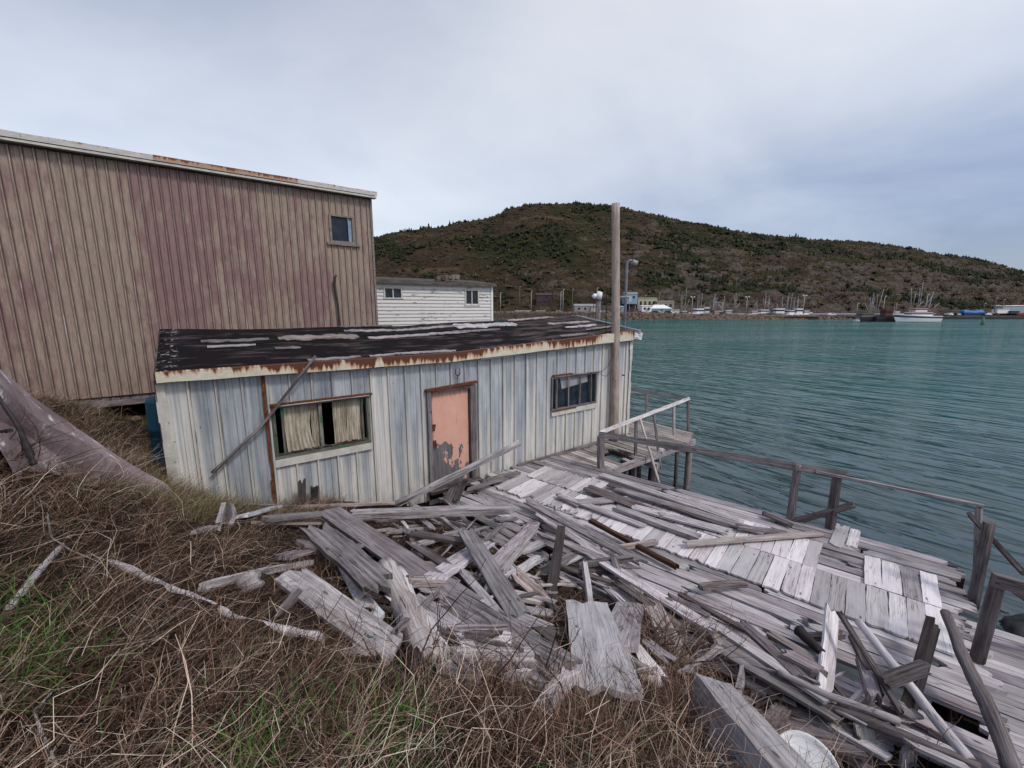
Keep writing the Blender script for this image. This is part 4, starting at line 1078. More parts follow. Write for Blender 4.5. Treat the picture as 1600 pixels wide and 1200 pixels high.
# ------------------------------------------------------------------ tall brown building
BT = 6.5
def bb(s, t, z):  # s along the wall from its right corner leftwards negative; t outward
    n0 = Vector((-0.6, 0.8, 0)) * (7.4 + BT)
    o = n0 + SD * 4.87
    p = o + SD * s + SN * t; return Vector((p.x, p.y, z))
def brown():
    # right corner: ray X/Y=-0.311
    L, D = 18.0, 10.0
    TOP = CH + 3.45; BOT = CH - 2.07
    root = empty('brown_warehouse', bb(-L / 2, -D / 2, BOT), 'tall warehouse clad in faded tan and maroon ribbed sheets', 'warehouse')
    PB = (0.186, [(0.0, 0.0), (0.006, 0.036), (0.020, 0.046), (0.034, 0.040), (0.040, 0.0), (0.1859, 0.0)])
    Wn = (-1.29, -0.56, CH + 2.0, CH + 2.81)
    # wall line check: window u 518..556, v 338..380
    off = L
    fr = lambda s, t, z: bb(s - off, t, z)
    global WB
    keep = WB; WB = BOT
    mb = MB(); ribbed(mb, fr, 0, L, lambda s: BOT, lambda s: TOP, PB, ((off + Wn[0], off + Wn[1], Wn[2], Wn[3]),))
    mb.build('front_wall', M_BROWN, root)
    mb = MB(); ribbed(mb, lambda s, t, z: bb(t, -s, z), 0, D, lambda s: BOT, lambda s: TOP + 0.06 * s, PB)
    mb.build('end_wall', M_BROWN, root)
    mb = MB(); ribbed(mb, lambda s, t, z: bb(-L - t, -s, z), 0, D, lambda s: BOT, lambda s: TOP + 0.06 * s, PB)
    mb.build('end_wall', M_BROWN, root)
    WB = keep
    mb = MB(); mb.add([bb(-L, -D, BOT), bb(0, -D, BOT), bb(0, -D, TOP + .6), bb(-L, -D, TOP + .6)], [(0, 3, 2, 1)]); mb.build('back_wall', M_BROWN, root)
    R37 = Matrix.Rotation(math.atan2(SD.y, SD.x), 3, 'Z')
    # roof slab
    mb = MB(); a = [bb(-L - .2, .20, TOP + .05), bb(.12, .20, TOP + .05), bb(.12, -D - .2, TOP + .72), bb(-L - .2, -D - .2, TOP + .72)]
    mb.add(a + [p + Vector((0, 0, .10)) for p in a], [(0, 3, 2, 1), (4, 5, 6, 7), (0, 1, 5, 4), (1, 2, 6, 5), (2, 3, 7, 6), (3, 0, 4, 7)])
    mb.build('roof', M_TAR, root)
    # fascia boards
    cuts = [-L - .2, -11.0, -7.3, -5.2, -2.1, 0.14]
    for i, (a_, b_) in enumerate(zip(cuts[:-1], cuts[1:])):
        mb = MB(); n = int((b_ - a_) * 4) + 1
        m = M_FASCIA3 if i == 3 else M_FASCIA2
        for k in range(n):
            p, q = a_ + (b_ - a_) * k / n + (.002 if k == 0 else 0), a_ + (b_ - a_) * (k + 1) / n - (.002 if k == n - 1 else 0)
            z0 = TOP + 0.03; 
            z1a = TOP + .150 - 0.012 * max(0, mnoise.noise(Vector((p * 1.9, 3, 1)))) * 2; z1b = TOP + .150 - 0.012 * max(0, mnoise.noise(Vector((q * 1.9, 3, 1)))) * 2
            t = 0.235 + 0.004 * (i % 2)
            mb.add([bb(p, t, z0), bb(q, t, z0), bb(q, t, z1b), bb(p, t, z1a)], [(0, 1, 2, 3)], [[(p + 30, 0), (q + 30, 0), (q + 30, 1), (p + 30, 1)]], .5)
            mb.add([bb(p, t - .02, z0), bb(q, t - .02, z0), bb(q, t, z0), bb(p, t, z0)], [(0, 1, 2, 3)], [[(0, 0)] * 4], .5)
        mb.add([bb(b_, .20, z0), bb(b_, t, z0), bb(b_, t, z1b), bb(b_, .20, z1b)], [(0, 1, 2, 3)], [[(0, .3)] * 4], .5)
        mb.build('fascia_board', m, root)
    mb = MB(); mb.box(bb(-L / 2, 0.12, TOP - 0.01), (L + .25, 0.20, 0.05), R37); mb.build('soffit', M_OFFW, root)
    mb = MB(); mb.box(bb(-L / 2, 0.05, TOP - 0.05), (L, 0.035, 0.03), R37); mb.build('soffit_trim', W_DARK, root)
    # corner flashing
    mb = MB(); mb.box(bb(-0.0, 0.0, (TOP + BOT) / 2), (0.06, 0.09, TOP - BOT - .05), R37); mb.build('corner_flashing', M_OFFTAN, root)
    # window
    a, b, c, d = Wn
    mb = MB()
    mb.box(bb((a + b) / 2, 0.0, c + .03), (b - a, .10, .06), R37); mb.box(bb((a + b) / 2, 0.0, d - .025), (b - a, .10, .05), R37)
    for s in (a + .03, b - .03): mb.box(bb(s, 0.0, (c + d) / 2), (.06, .10, d - c - .11), R37)
    win = mb.build('window', M_OFFTAN, root)
    mb = MB(); mb.add([bb(a, -0.03, c), bb(b, -0.03, c), bb(b, -0.03, d), bb(a, -0.03, d)], [(0, 1, 2, 3)]); mb.build('pane', M_GLASS, win)
    mb = MB(); mb.box(bb(b - .17, 0.01, (c + d) / 2), (.02, .03, d - c - .1), R37); mb.add([bb(b - .15, -0.015, c + .06), bb(b - .06, -0.015, c + .06), bb(b - .06, -0.015, d - .06), bb(b - .15, -0.015, d - .06)], [(0, 1, 2, 3)]); mb.build('side_pane', M_PALEBLUE, win)
    mb = MB(); mb.box(bb((a + b) / 2 + .03, 0.055, c - .035), (b - a + .24, .06, .07), R37); mb.build('sill_board', M_OFFTAN, win)
    # dark crawl space skirting and floor beam
    mb = MB(); mb.box(bb(-L / 2, -0.12, BOT - 0.14), (L - .2, 0.14, 0.24), R37); mb.build('floor_beam', W_MID, root)
    for k in range(9):
        mb = MB(); s = -1.0 - 2.0 * k; mb.tube([bb(s, -.25, BOT - 1.4), bb(s, -.25, BOT - .05)], .12, 8); mb.build('support_post', W_DARK, root)
    # bent rusty pipe in front of the wall
    mb = MB(); S = -2.05 + 0.72
    x0 = -1.22
    pts = [bb(x0 + .02, .10, CH + 1.04), bb(x0 - .05, .14, CH + .97), bb(x0 - .06, .10, CH + .75), bb(x0 + .0, .10, CH + .2), bb(x0 + .02, .1, CH - .6), bb(x0 + .03, .1, CH - 1.5)]
    mb.tube(pts, [.02, .04, .04, .03, .032, .032], 8, jit=.12); mb.build('bent_pipe', W_DARK, root)
M_OFFTAN = plain('weathered_tan_trim', (0.20, 0.165, 0.15), 0.7, var=0.3, scale=14)
M_FASCIA3 = fascia_mat('tan_rusting_fascia', (0.42, 0.32, 0.255), 0.58, dark=(0.17, 0.055, 0.025))
brown()

# ------------------------------------------------------------------ white clapboard building behind
def white_house():
    ang = math.atan2(0.52, 0.855)
    d = Vector((math.cos(ang), math.sin(ang), 0)); n = Vector((d.y, -d.x, 0))
    Rr = at_y(768, 447, 29.0)
    L, D = 12.0, 6.0
    TOP = Rr.z; BOT = CH - 3.4
    fr = lambda s, t, z: Vector((Rr.x, Rr.y, 0)) + d * (s - L) + n * t + Vector((0, 0, z))
    root = empty('clapboard_building', fr(L / 2, -D / 2, BOT), 'white clapboard building with two small dark windows, behind the shed roof', 'building')
    wins = []
    for (u0, u1, v0, v1) in ((600, 627, 449, 466), (727, 747, 453, 477)):
        def s_of(u, v):
            rx, _ = ray(u, v); # solve (Rr.x + d.x*q)/(Rr.y + d.y*q) = rx
            q = (rx * Rr.y - Rr.x) / (d.x - rx * d.y); return q + L, Rr.y + d.y * q
        sa, ya = s_of(u0, v0); sb, yb = s_of(u1, v0)
        za = CH + ray(u0, v1)[1] * ya; zb_ = CH + ray(u0, v0)[1] * ya
        wins.append((sa, sb, za, zb_))
    lap = 0.21
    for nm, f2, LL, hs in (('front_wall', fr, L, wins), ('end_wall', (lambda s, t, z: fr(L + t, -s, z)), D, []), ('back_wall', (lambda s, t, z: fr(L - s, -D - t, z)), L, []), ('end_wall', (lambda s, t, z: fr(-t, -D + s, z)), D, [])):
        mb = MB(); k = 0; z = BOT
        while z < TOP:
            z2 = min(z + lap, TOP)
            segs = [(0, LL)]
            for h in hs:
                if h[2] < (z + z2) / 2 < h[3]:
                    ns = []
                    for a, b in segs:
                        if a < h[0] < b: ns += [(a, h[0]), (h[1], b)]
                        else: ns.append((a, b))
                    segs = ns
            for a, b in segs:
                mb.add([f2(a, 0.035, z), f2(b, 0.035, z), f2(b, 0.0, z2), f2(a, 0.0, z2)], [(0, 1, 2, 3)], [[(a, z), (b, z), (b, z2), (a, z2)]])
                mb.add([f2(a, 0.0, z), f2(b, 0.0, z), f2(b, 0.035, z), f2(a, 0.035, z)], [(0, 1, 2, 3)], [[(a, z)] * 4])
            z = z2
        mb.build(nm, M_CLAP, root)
    Rm = Matrix.Rotation(ang, 3, 'Z')
    for (sa, sb, za, zb_) in wins:
        mb = MB(); w = .09
        mb.box(fr((sa + sb) / 2, .02, za), (sb - sa + .2, .07, w), Rm); mb.box(fr((sa + sb) / 2, .02, zb_), (sb - sa + .2, .07, w), Rm)
        for s in (sa, sb): mb.box(fr(s, .02, (za + zb_) / 2), (w, .07, zb_ - za - w), Rm)
        mb.box(fr((sa + sb) / 2, .0, (za + zb_) / 2), (.07, .05, zb_ - za - w), Rm)
        wn = mb.build('window', M_OFFW, root)
        mb = MB(); mb.add([fr(sa, -.03, za), fr(sb, -.03, za), fr(sb, -.03, zb_), fr(sa, -.03, zb_)], [(0, 1, 2, 3)]); mb.build('pane', M_GLASS, wn)
    mb = MB()
    for s in (0.0, L): mb.box(fr(s, 0.0, (TOP + BOT) / 2), (.14, .14, TOP - BOT), Rm)
    mb.build('corner_board', M_WHITE, root)
    # low roof with rough mossy edge
    ns, nt = 40, 6; vs = []; fs = []; uvs = []
    for i in range(ns + 1):
        for j in range(nt + 1):
            s = -.3 + (L + .5) * i / ns; t = .3 - (D + .6) * j / nt; k = 1 - abs(t + D / 2) / (D / 2 + .3)
            vs.append(fr(s, t, TOP + .14 + .38 * k + .03 * random.random()))
    for i in range(ns):
        for j in range(nt):
            q = (i * (nt + 1) + j, (i + 1) * (nt + 1) + j, (i + 1) * (nt + 1) + j + 1, i * (nt + 1) + j + 1); fs.append(q)
            uvs.append([(7 + 3 * (k // (nt + 1)) / ns, (k % (nt + 1)) * .6) for k in q])
    mb = MB(); mb.add(vs, fs, uvs, .5)
    mb.add([v - Vector((0, 0, .08)) for v in vs], [f[::-1] for f in fs], uvs, .5)
    rf = mb.build('roof', M_TAR2, root)
    mb = MB(); mb.box(fr(L / 2, .31, TOP + .06), (L + .4, .05, .20), Rm); mb.build('fascia_board', W_BROWN2, root)
    mb = MB(); mb.box(fr(L / 2, .10, TOP - .04), (L, .12, .06), Rm); mb.build('frieze_board', M_OFFW, root)
    mb = MB(); 
    for i in range(6): mb.box(fr(L - 3.6 + i * .25, -.5, TOP + .42 + .02 * i), (.3, .5, .22 + .1 * random.random()), Rm @ Matrix.Rotation(random.uniform(-.3, .3), 3, 'Y'))
    mb.build('torn_felt', W_BROWN2, rf)
    # posts it stands on
    for k in range(5):
        for t in (-.2, -D + .2):
            mb = MB(); s = .3 + k * (L - .6) / 4; g0 = terr(fr(s, t, 0).x, fr(s, t, 0).y)
            mb.tube([fr(s, t, min(g0, BOT) - .6), fr(s, t, BOT + .02)], .13, 8); mb.build('support_post', W_DARK, root)
M_TAR2 = plain('old_grey_felt', (0.055, 0.05, 0.048), 0.9, var=0.5, scale=2)
W_BROWN2 = wood('rotting_brown_edge', (0.03, 0.022, 0.018), (0.11, 0.08, 0.06), (0.27, 0.22, 0.18), stain_amt=0.5)
white_house()
# ------------------------------------------------------------------ boards
def plank(mb, A, B, w, t, up=Vector((0, 0, 1)), roll=0.0, r=None, ragged=0.035, wob=0.004, nx=None, ny=5, taper=(1, 1), bow=0.0, m=0, jag=(1, 1)):
    """sawn board from A to B (centre of its upper face); ends broken by ragged, edges worn by wob"""
    A = Vector(A); B = Vector(B); d = B - A; L = d.length; d = d / L
    sd = up.cross(d)
    if sd.length < 1e-3: sd = Vector((1, 0, 0)).cross(d)
    sd.normalize(); nn = d.cross(sd).normalized()
    if roll:
        Rr = Matrix.Rotation(roll, 3, d); sd = Rr @ sd; nn = Rr @ nn
    r = random.random() if r is None else r
    nx = nx or max(3, min(16, int(L / 0.16)))
    ragged = min(ragged, L * .2); o0 = [random.random() ** 2 * 1.7 * ragged * jag[0] for _ in range(ny + 1)]; o1 = [random.random() ** 2 * 1.7 * ragged * jag[1] for _ in range(ny + 1)]
    if L > .25 and random.random() < .6:
        kk = random.randrange(ny + 1); o0[kk] += min(.10, ragged * random.uniform(.8, 2.2)) * jag[0]; o1[random.randrange(ny + 1)] += min(.10, ragged * random.uniform(.8, 2.2)) * jag[1]
    e0 = [random.uniform(-wob, wob) for _ in range(nx + 1)]; e1 = [random.uniform(-wob, wob) for _ in range(nx + 1)]
    tw = random.uniform(-.03, .03)
    vs = []
    for i in range(nx + 1):
        f = i / nx
        for j in range(ny + 1):
            g = j / ny - 0.5
            x = min(max(L * f, o0[j] * (1 if i == 0 else .98)), L - o1[j] * (1 if i == nx else .98))
            ww = w * (taper[0] + (taper[1] - taper[0]) * f)
            y = g * ww + (e0[i] if j == 0 else e1[i] if j == ny else 0)
            z = bow * 4 * f * (1 - f) + tw * (f - .5) * y + random.uniform(-wob, wob) * 0.25
            p = A + d * x + sd * y + nn * z
            vs.append(p)
    n = len(vs)
    vs += [v - nn * t for v in vs]
    q = lambda i, j: i * (ny + 1) + j
    fs, uvs = [], []
    def uvof(k):
        kk = k % n; ii, jj = kk // (ny + 1), kk % (ny + 1); return (min(max(L * ii / nx, o0[jj]), L - o1[jj]), w * (kk % (ny + 1)) / ny)
    for i in range(nx):
        for j in range(ny):
            f = (q(i, j), q(i + 1, j), q(i + 1, j + 1), q(i, j + 1)); fs.append(f); uvs.append([uvof(k) for k in f])
            f = (f[3] + n, f[2] + n, f[1] + n, f[0] + n); fs.append(f); uvs.append([uvof(k) for k in f])
        for j, rev in ((0, False), (ny, True)):
            a, b = q(i, j), q(i + 1, j)
            f = (a, a + n, b + n, b); u = [(L * i / nx, -.5), (L * i / nx, -.5 - t), (L * (i + 1) / nx, -.5 - t), (L * (i + 1) / nx, -.5)]
            if rev: f = f[::-1]; u = u[::-1]
            fs.append(f); uvs.append(u)
    for j in range(ny):
        a, b = q(0, j), q(0, j + 1)
        fs.append((a, b, b + n, a + n)); uvs.append([(0, j * w / ny), (0, (j + 1) * w / ny), (t, (j + 1) * w / ny), (t, j * w / ny)])
        a, b = q(nx, j), q(nx, j + 1)
        fs.append((b, a, a + n, b + n)); uvs.append([(0, (j + 1) * w / ny), (0, j * w / ny), (t, j * w / ny), (t, (j + 1) * w / ny)])
    mb.add(vs, fs, uvs, r, m)
    return mb
def log(mb, pts, r0, r1, n=12, jit=0.06, rough=0.0, r=None, sub=6):
    P = []; 
    pts = [Vector(p) for p in pts]
    for a, b in zip(pts[:-1], pts[1:]):
        for k in range(sub): P.append(a.lerp(b, k / sub))
    P.append(pts[-1]); N = len(P)
    for i in range(N):
        P[i] = P[i] + Vector((mnoise.noise(P[i] * 2 + Vector((r0 * 99, 0, 0))), mnoise.noise(P[i] * 2 + Vector((5, r0 * 77, 0))), mnoise.noise(P[i] * 2 + Vector((9, 3, r0 * 50))))) * rough
    R = [(r0 + (r1 - r0) * i / (N - 1)) * (1 + random.uniform(-jit, jit)) for i in range(N)]
    mb.tube(P, R, n, r, jit=jit * 0.8)
    return mb

# ------------------------------------------------------------------ the wharf
def wharf():
    root = empty('wharf', wh(-1.5, 6.5, DECKZ), 'broken timber wharf with bleached deck boards and leaning rail posts over the water', 'wharf')
    Z = DECKZ
    # lower layer: long grey planks
    mb = MB()
    n = 4.35
    while n < 8.2:
        w = random.uniform(0.14, 0.20)
        cuts = [-5.9 + random.uniform(-.3, .3)]
        while cuts[-1] < 1.2: cuts.append(cuts[-1] + random.uniform(1.8, 3.6))
        cuts[-1] = 1.25 + random.uniform(-.1, .12)
        for a, b in zip(cuts[:-1], cuts[1:]):
            if b - a < .4: continue
            if n < 5.1 and random.random() < .15: continue
            z = Z - 0.0 + random.uniform(-.008, .008) - (0.03 * (5.2 - n) if n < 5.2 else 0) 
            if n + w > 7.62: z += 0.030
            sk = random.uniform(-.01, .01)
            if n < 5.4: sk += random.uniform(-.06, .04) * (5.8 - n)
            plank(mb, wh(a + .004, n + w / 2 + sk, z), wh(b - .004, n + w / 2 - sk, z + random.uniform(-.006, .006)), w - random.uniform(.006, .018), 0.045, ragged=0.07, wob=0.004)
        n += w
    mb.build('long_deck_planks', W_DECK2, root)
    mb = MB(); n = 3.35
    while n < 6.85:
        w = random.uniform(0.15, 0.21)
        a = 1.10 + random.uniform(-.03, .08) - (0.35 if n < 4.5 else 0)
        cuts = [a, a + random.uniform(1.4, 2.6), 4.6]
        for p, q in zip(cuts[:-1], cuts[1:]):
            plank(mb, wh(p, n + w / 2, Z - .052 + random.uniform(-.004, .004)), wh(q - .005, n + w / 2, Z - .02 + random.uniform(-.008, .008)), w - random.uniform(.005, .015), 0.045, ragged=0.05)
        n += w
    mb.build('long_deck_planks', W_DECK2, root, label='end section of long grey planks')
    # bleached short boards across, two rows
    mb = MB()
    for row, (n0, n1) in enumerate(((5.86, 6.76), (6.765, 7.64))):
        m = -5.45 + 0.1 * row
        while m < 1.0:
            w = random.uniform(0.145, 0.215)
            if m + w > 1.08: break
            if row == 1 and -0.28 < m < 0.22: m += w; continue
            z = Z + 0.034 + random.uniform(-.003, .005)
            # the near-shed part is rotten: shorter ragged boards
            rot = m < -3.0
            e = random.uniform(0, .10) if rot else random.uniform(0, .02)
            x = random.uniform(-.01, .01)
            plank(mb, wh(m + w / 2 + x, n0 + (e if row == 0 else 0), z), wh(m + w / 2 - x, n1 - (e if row == 1 else 0), z + random.uniform(-.004, .004)), w - random.uniform(.003, .012), 0.026, ragged=0.10 if rot else 0.02, wob=0.004 if not rot else .007, nx=6, ny=4, jag=(1, .3) if row == 0 else (.3, 1))
            m += w
    mb.build('cross_boards', W_DECK, root)
    # longer cross plank sticking out past the edge
    mb = MB(); plank(mb, wh(-.06, 7.6, Z + .05), wh(0.00, 8.50, Z + .05), .17, .03); plank(mb, wh(.13, 7.75, Z + .045), wh(.16, 8.45, Z + .045), .13, .03); mb.build('projecting_board', W_DECK, root)
    # catwalk along the shed front and the small landing past its corner
    mb = MB(); s = 5.6
    while s < 11.6:
        w = random.uniform(.11, .15)
        t1 = 1.50 + random.uniform(-.03, .03) - max(0, (s - 10.9)) * .45
        t0 = 0.06 if s < SL + .1 else -0.55 - (s - 10.2) * .3
        z = Z + .10 * max(0, (s - 6)) / 5 + random.uniform(-.005, .005) - .04
        if 8.15 < s < 9.0: # rotted hole
            plank(mb, sh(s, t0, z), sh(s, .70 + random.uniform(-.1, .1), z), w - .008, .04, ragged=.12)
            if random.random() < .4: plank(mb, sh(s, 1.15, z), sh(s, t1, z - .02), w - .01, .04, ragged=.2)
        else: plank(mb, sh(s + random.uniform(-.02, .02), t0, z), sh(s, t1, z), w - .01, .04, ragged=.03)
        s += w
    mb.build('catwalk_planks', W_WARMDECK, root)
    mb = MB()
    plank(mb, sh(5.6, 1.46, Z - .03), sh(11.3, 1.42, Z + .03), .10, .16); plank(mb, sh(5.6, .3, Z - .05), sh(11.3, .3, Z + .01), .10, .16)
    for s in (7.2, 9.3, 11.2): plank(mb, sh(s, -.4 if s > 10 else .0, Z - .2), sh(s + .03, 1.62, Z - .2), .14, .14)
    mb.build('bearer', W_GREY, root)
    mb = MB()
    for nn in (4.6, 6.2, 8.05): plank(mb, wh(-5.6, nn, Z - .055), wh(1.35, nn, Z - .055), .14, .2, wob=.006)
    for mm in (-4.6, -2.6, -.6, 1.15): plank(mb, wh(mm, 4.2, Z - .26), wh(mm, 8.22, Z - .26), .2, .2, wob=.006)
    for nn in (3.7, 6.5): plank(mb, wh(1.35, nn, Z - .06), wh(4.4, nn, Z - .06), .15, .2)
    mb.build('bearer', W_DARK, root)
    mb = MB(); plank(mb, wh(-4.35, 8.22, Z - .02), wh(1.3, 8.22, Z - .02), .05, .17, wob=.006, ragged=.08); mb.build('edge_beam', W_GREY, root)
    # piles
    def pile(p, r=.1, lean=(0, 0), m=W_MID, top=None):
        mb = MB(); top = Z - .05 if top is None else top
        log(mb, [(p.x + lean[0], p.y + lean[1], -2.2), (p.x, p.y, top)], r * 1.1, r, 10, .05); mb.build('pile', m, root)
    for mm, nn in ((-4.6, 8.0), (-3.4, 7.9), (-2.6, 6.3), (-1.0, 8.0), (-.6, 6.0), (1.1, 7.8), (1.1, 6.2), (3, 6.5), (3, 4.0), (4.4, 6.6), (-4.2, 6.4)): pile(wh(mm, nn), .11)
    for s, t, r, ln, m in ((11.35, 1.25, .085, (0, 0), W_POLE), (10.5, 1.38, .05, (.05, -.1), W_DARK), (9.6, 1.3, .09, (-.2, -.15), W_DARK), (8.9, .9, .08, (0, 0), W_DARK), (8.2, 1.2, .07, (0, 0), W_DARK), (11.2, -.3, .09, (0, 0), W_DARK), (10.2, 0.2, .09, (0, 0), W_DARK), (7.3, .9, .09, (0, 0), W_DARK)):
        pile(sh(s, t, Z), r, ln, m)
    # rail posts: base pixel -> on the deck plane, top by height
    def post(name, base, top, w, m, rnd=False, d=None, lab=None):
        mb = MB()
        if rnd: log(mb, [base, top], w / 2, w / 2 * .92, 10, .05)
        else: plank(mb, base, top, w, d or w * .8, up=Vector((0.5, -1, 0)), wob=.004, ragged=.015, ny=2)
        return mb.build(name, m, root, label=lab)
    p1 = at_z(941, 734, Z); p1t = Vector((p1.x - .03, p1.y, Z + .80)); post('rail_post', p1, p1t, .13, W_MID)
    p2 = at_z(1233, 822, Z - .1); p2t = Vector((p2.x + .02, p2.y, Z + 1.02)); post('rail_post', p2, p2t, .13, W_MID, True)
    p3 = at_z(1300, 840, Z - .1); p3t = Vector((p3.x + .0, p3.y, Z + .98)); post('rail_post', p3, p3t, .12, W_MID)
    b4 = at_z(1519, 948, Z - .1); t4 = Vector((b4.x + .03, b4.y + .03, Z + 1.02)); post('rail_post', b4, t4, .12, W_MID, True)
    b4b = at_z(1530, 925, Z - .3); t4b = Vector((b4b.x - .06, b4b.y + .12, Z + .90)); post('rail_post', b4b, t4b, .075, W_MID)
    b5 = at_z(1527, 1032, Z); t5 = Vector((b5.x + .06, b5.y + .02, Z + .95)); post('rail_post', b5, t5, .125, W_MID, True)
    # top rails
    def rail(name, A, B, w, t, m, up=Vector((0, 0, 1)), **k):
        mb = MB(); plank(mb, A, B, w, t, up=up, **k); return mb.build(name, m, root)
    sidev = Vector((0.5, -.85, .2))
    rail('top_rail', Vector((p1t.x - .1, p1t.y - .08, Z + .86)), Vector((p3t.x + .05, p3t.y - .07, Z + 1.0)), .12, .05, W_RAIL, up=sidev, bow=0.0, ragged=.02)
    r2a = at_y(1275, 735, p3.y + .15); rail('top_rail', r2a, Vector((t4b.x + .03, t4b.y, t4b.z + .03)), .05, .035, W_GREY, ragged=.01)
    rail('loose_brace', at_y(1233, 820, p2.y - .05), at_y(1338, 790, p3.y - .15), .13, .05, W_MID, up=sidev)
    rail('brace', at_y(1517, 802, t4b.y - .15), at_y(1606, 898, b5.y + .5), .06, .045, W_MID, up=sidev)
    mb = MB(); plank(mb, Vector((t5.x - .08, t5.y, t5.z + .03)), wh(4.3, 6.0, Z + .92), .06, .13, up=Vector((0, 0, 1))); mb.build('top_rail', W_MID, root)
    mb = MB(); plank(mb, Vector((t5.x + .12, t5.y + .05, t5.z - .10)), wh(2.6, 7.0, Z - .1), .10, .04, up=Vector((.3, -1, 0))); mb.build('brace', W_MID, root)
    # landing railing
    c = at_y(1078, 622, 11.5)
    A = Vector((p1t.x - .05, p1t.y + .02, Z + .86))
    rail('top_rail', A, c, .09, .045, W_PALE, up=Vector((.5, -.7, .5)))
    e = at_y(984, 608, 13.0)
    rail('top_rail', e, Vector((c.x, c.y + .05, c.z - .03)), .10, .04, W_RAIL, up=Vector((-.2, -1, .2)))
    def onrail(f, dz=0): p = A.lerp(c, f); return Vector((p.x, p.y + .03, p.z + dz))
    for (ut, vt, ub, vb, w, f, m) in ((992, 655, 993, 748, .07, .36, W_MID), (1020, 645, 1033, 732, .055, .55, W_GREY), (1053, 634, 1054, 682, .07, .80, W_RAIL), (1076, 626, 1076, 676, .06, .985, W_MID)):
        top = onrail(f); bot = at_y(ub, vb, top.y - (.25 if ub > ut + 5 else 0.02))
        mb = MB(); plank(mb, bot, top, w, .04, up=Vector((.4, -1, 0)), ny=2); mb.build('baluster', m, root)
    top = onrail(.39); mb = MB(); log(mb, [at_y(1031, 760, top.y - .5), top], .035, .03, 8, .05); mb.build('leaning_pole', W_WARM, root)
    top = at_y(1012, 612, 12.6); mb = MB(); plank(mb, at_y(1010, 660, 12.55), top, .07, .06, up=Vector((0, -1, 0)), ny=2); mb.build('baluster', W_MID, root)
    mb = MB(); plank(mb, at_z(1048, 682, Z + .04), at_z(1062, 678, Z + .04), .10, .06); mb.build('post_foot', W_WHITE, root)
W_WARMDECK = wood('mossy_catwalk_planks', (0.10, 0.085, 0.075), (0.29, 0.265, 0.25), (0.47, 0.44, 0.43), stain=(0.12, 0.11, 0.06), stain_amt=0.55, crack=.9)
wharf()

# ------------------------------------------------------------------ poles
def poles():
    b = Vector((2.80, 11.12, CH - 3.5)); t = at_y(962, 318, 11.15)
    mb = MB(); log(mb, [b, (b + t) / 2 + Vector((.02, 0, 0)), t], .118, .098, 16, .015, sub=10)
    root = mb.build('utility_pole', W_POLE, label='tall bare wooden pole at the shed corner, taller than everything near it', cat='pole')
    mb = MB(); x = t.x - .12
    mb.tube([Vector((x, t.y, CH + 2.3)), Vector((x - .06, t.y, CH + 1.6)), Vector((x - .10, t.y, CH + 1.2)), Vector((x - .02, t.y, CH + .5)), Vector((x - .0, t.y, CH - .7))], .008, 5)
    mb.build('hanging_wire', M_RUBBER, root)
    mb = MB(); mb.tube([Vector((b.x + .1, b.y - .1, CH - 1.7)), Vector((b.x + .17, b.y - .12, CH - 1.7))], .02, 6); mb.build('spike', M_IRON, root)
    # metal pipe standard with bent top and small light
    Y = 15.0
    a = at_y(977, 522, Y); a.z = -1.5; t = at_y(980, 408, Y)
    mb = MB(); mb.tube([a, Vector((t.x - .0, Y, t.z - .15)), Vector((t.x + .02, Y, t.z - .03)), Vector((t.x + .10, Y, t.z + .03)), Vector((t.x + .2, Y, t.z))], [.05, .045, .042, .04, .036], 10)
    root = mb.build('lamp_standard', M_GALV, label='grey metal pipe standard with a bent top behind the wooden pole', cat='lamp post')
    mb = MB(); mb.tube([Vector((t.x + .16, Y, t.z - .02)), Vector((t.x + .34, Y, t.z - .09))], [.09, .10], 10); mb.build('lamp_head', M_GREYP, root)
    mb = MB()
    pts = [Vector((t.x + .2 + .28 * math.sin(a_) * .8, Y, t.z - .45 + .42 * math.cos(a_))) for a_ in [rad(10 + 22 * k) for k in range(10)]]
    mb.tube(pts, .012, 5); mb.build('cable_loop', M_RUBBER, root)
    mb = MB(); mb.tube([Vector((t.x - .35, Y, t.z - 1.25)), Vector((t.x, Y - .03, t.z - 1.18)), Vector((t.x + .15, Y, t.z - 1.2))], .018, 5); mb.box((t.x + .15, Y, t.z - 1.28), (.10, .10, .16)); mb.build('junction_box', M_OFFW, root)
    # short wooden post with twin white lamps
    Y = 19.0; t = at_y(935, 466, Y); a = Vector((t.x, Y, -2.0))
    mb = MB(); log(mb, [a, t], .13, .11, 10, .03); root = mb.build('lamp_pile', W_GREY, label='short wooden pile topped by a white floodlight, seen over the shed roof', cat='lamp post')
    mb = MB(); mb.tube([t + Vector((-.02, 0, -.02)), t + Vector((.06, -.05, .28))], [.17, .11], 12); mb.tube([t + Vector((-.24, 0, .02)), t + Vector((-.10, -.03, .16))], [.11, .09], 10); mb.build('lamp_head', M_WHITE, root)
    mb = MB(); mb.tube([t + Vector((-.18, 0, .0)), t + Vector((-.22, 0, -.5)), t + Vector((-.20, 0, -1.0))], .012, 5); mb.build('cable', M_RUBBER, root)
poles()

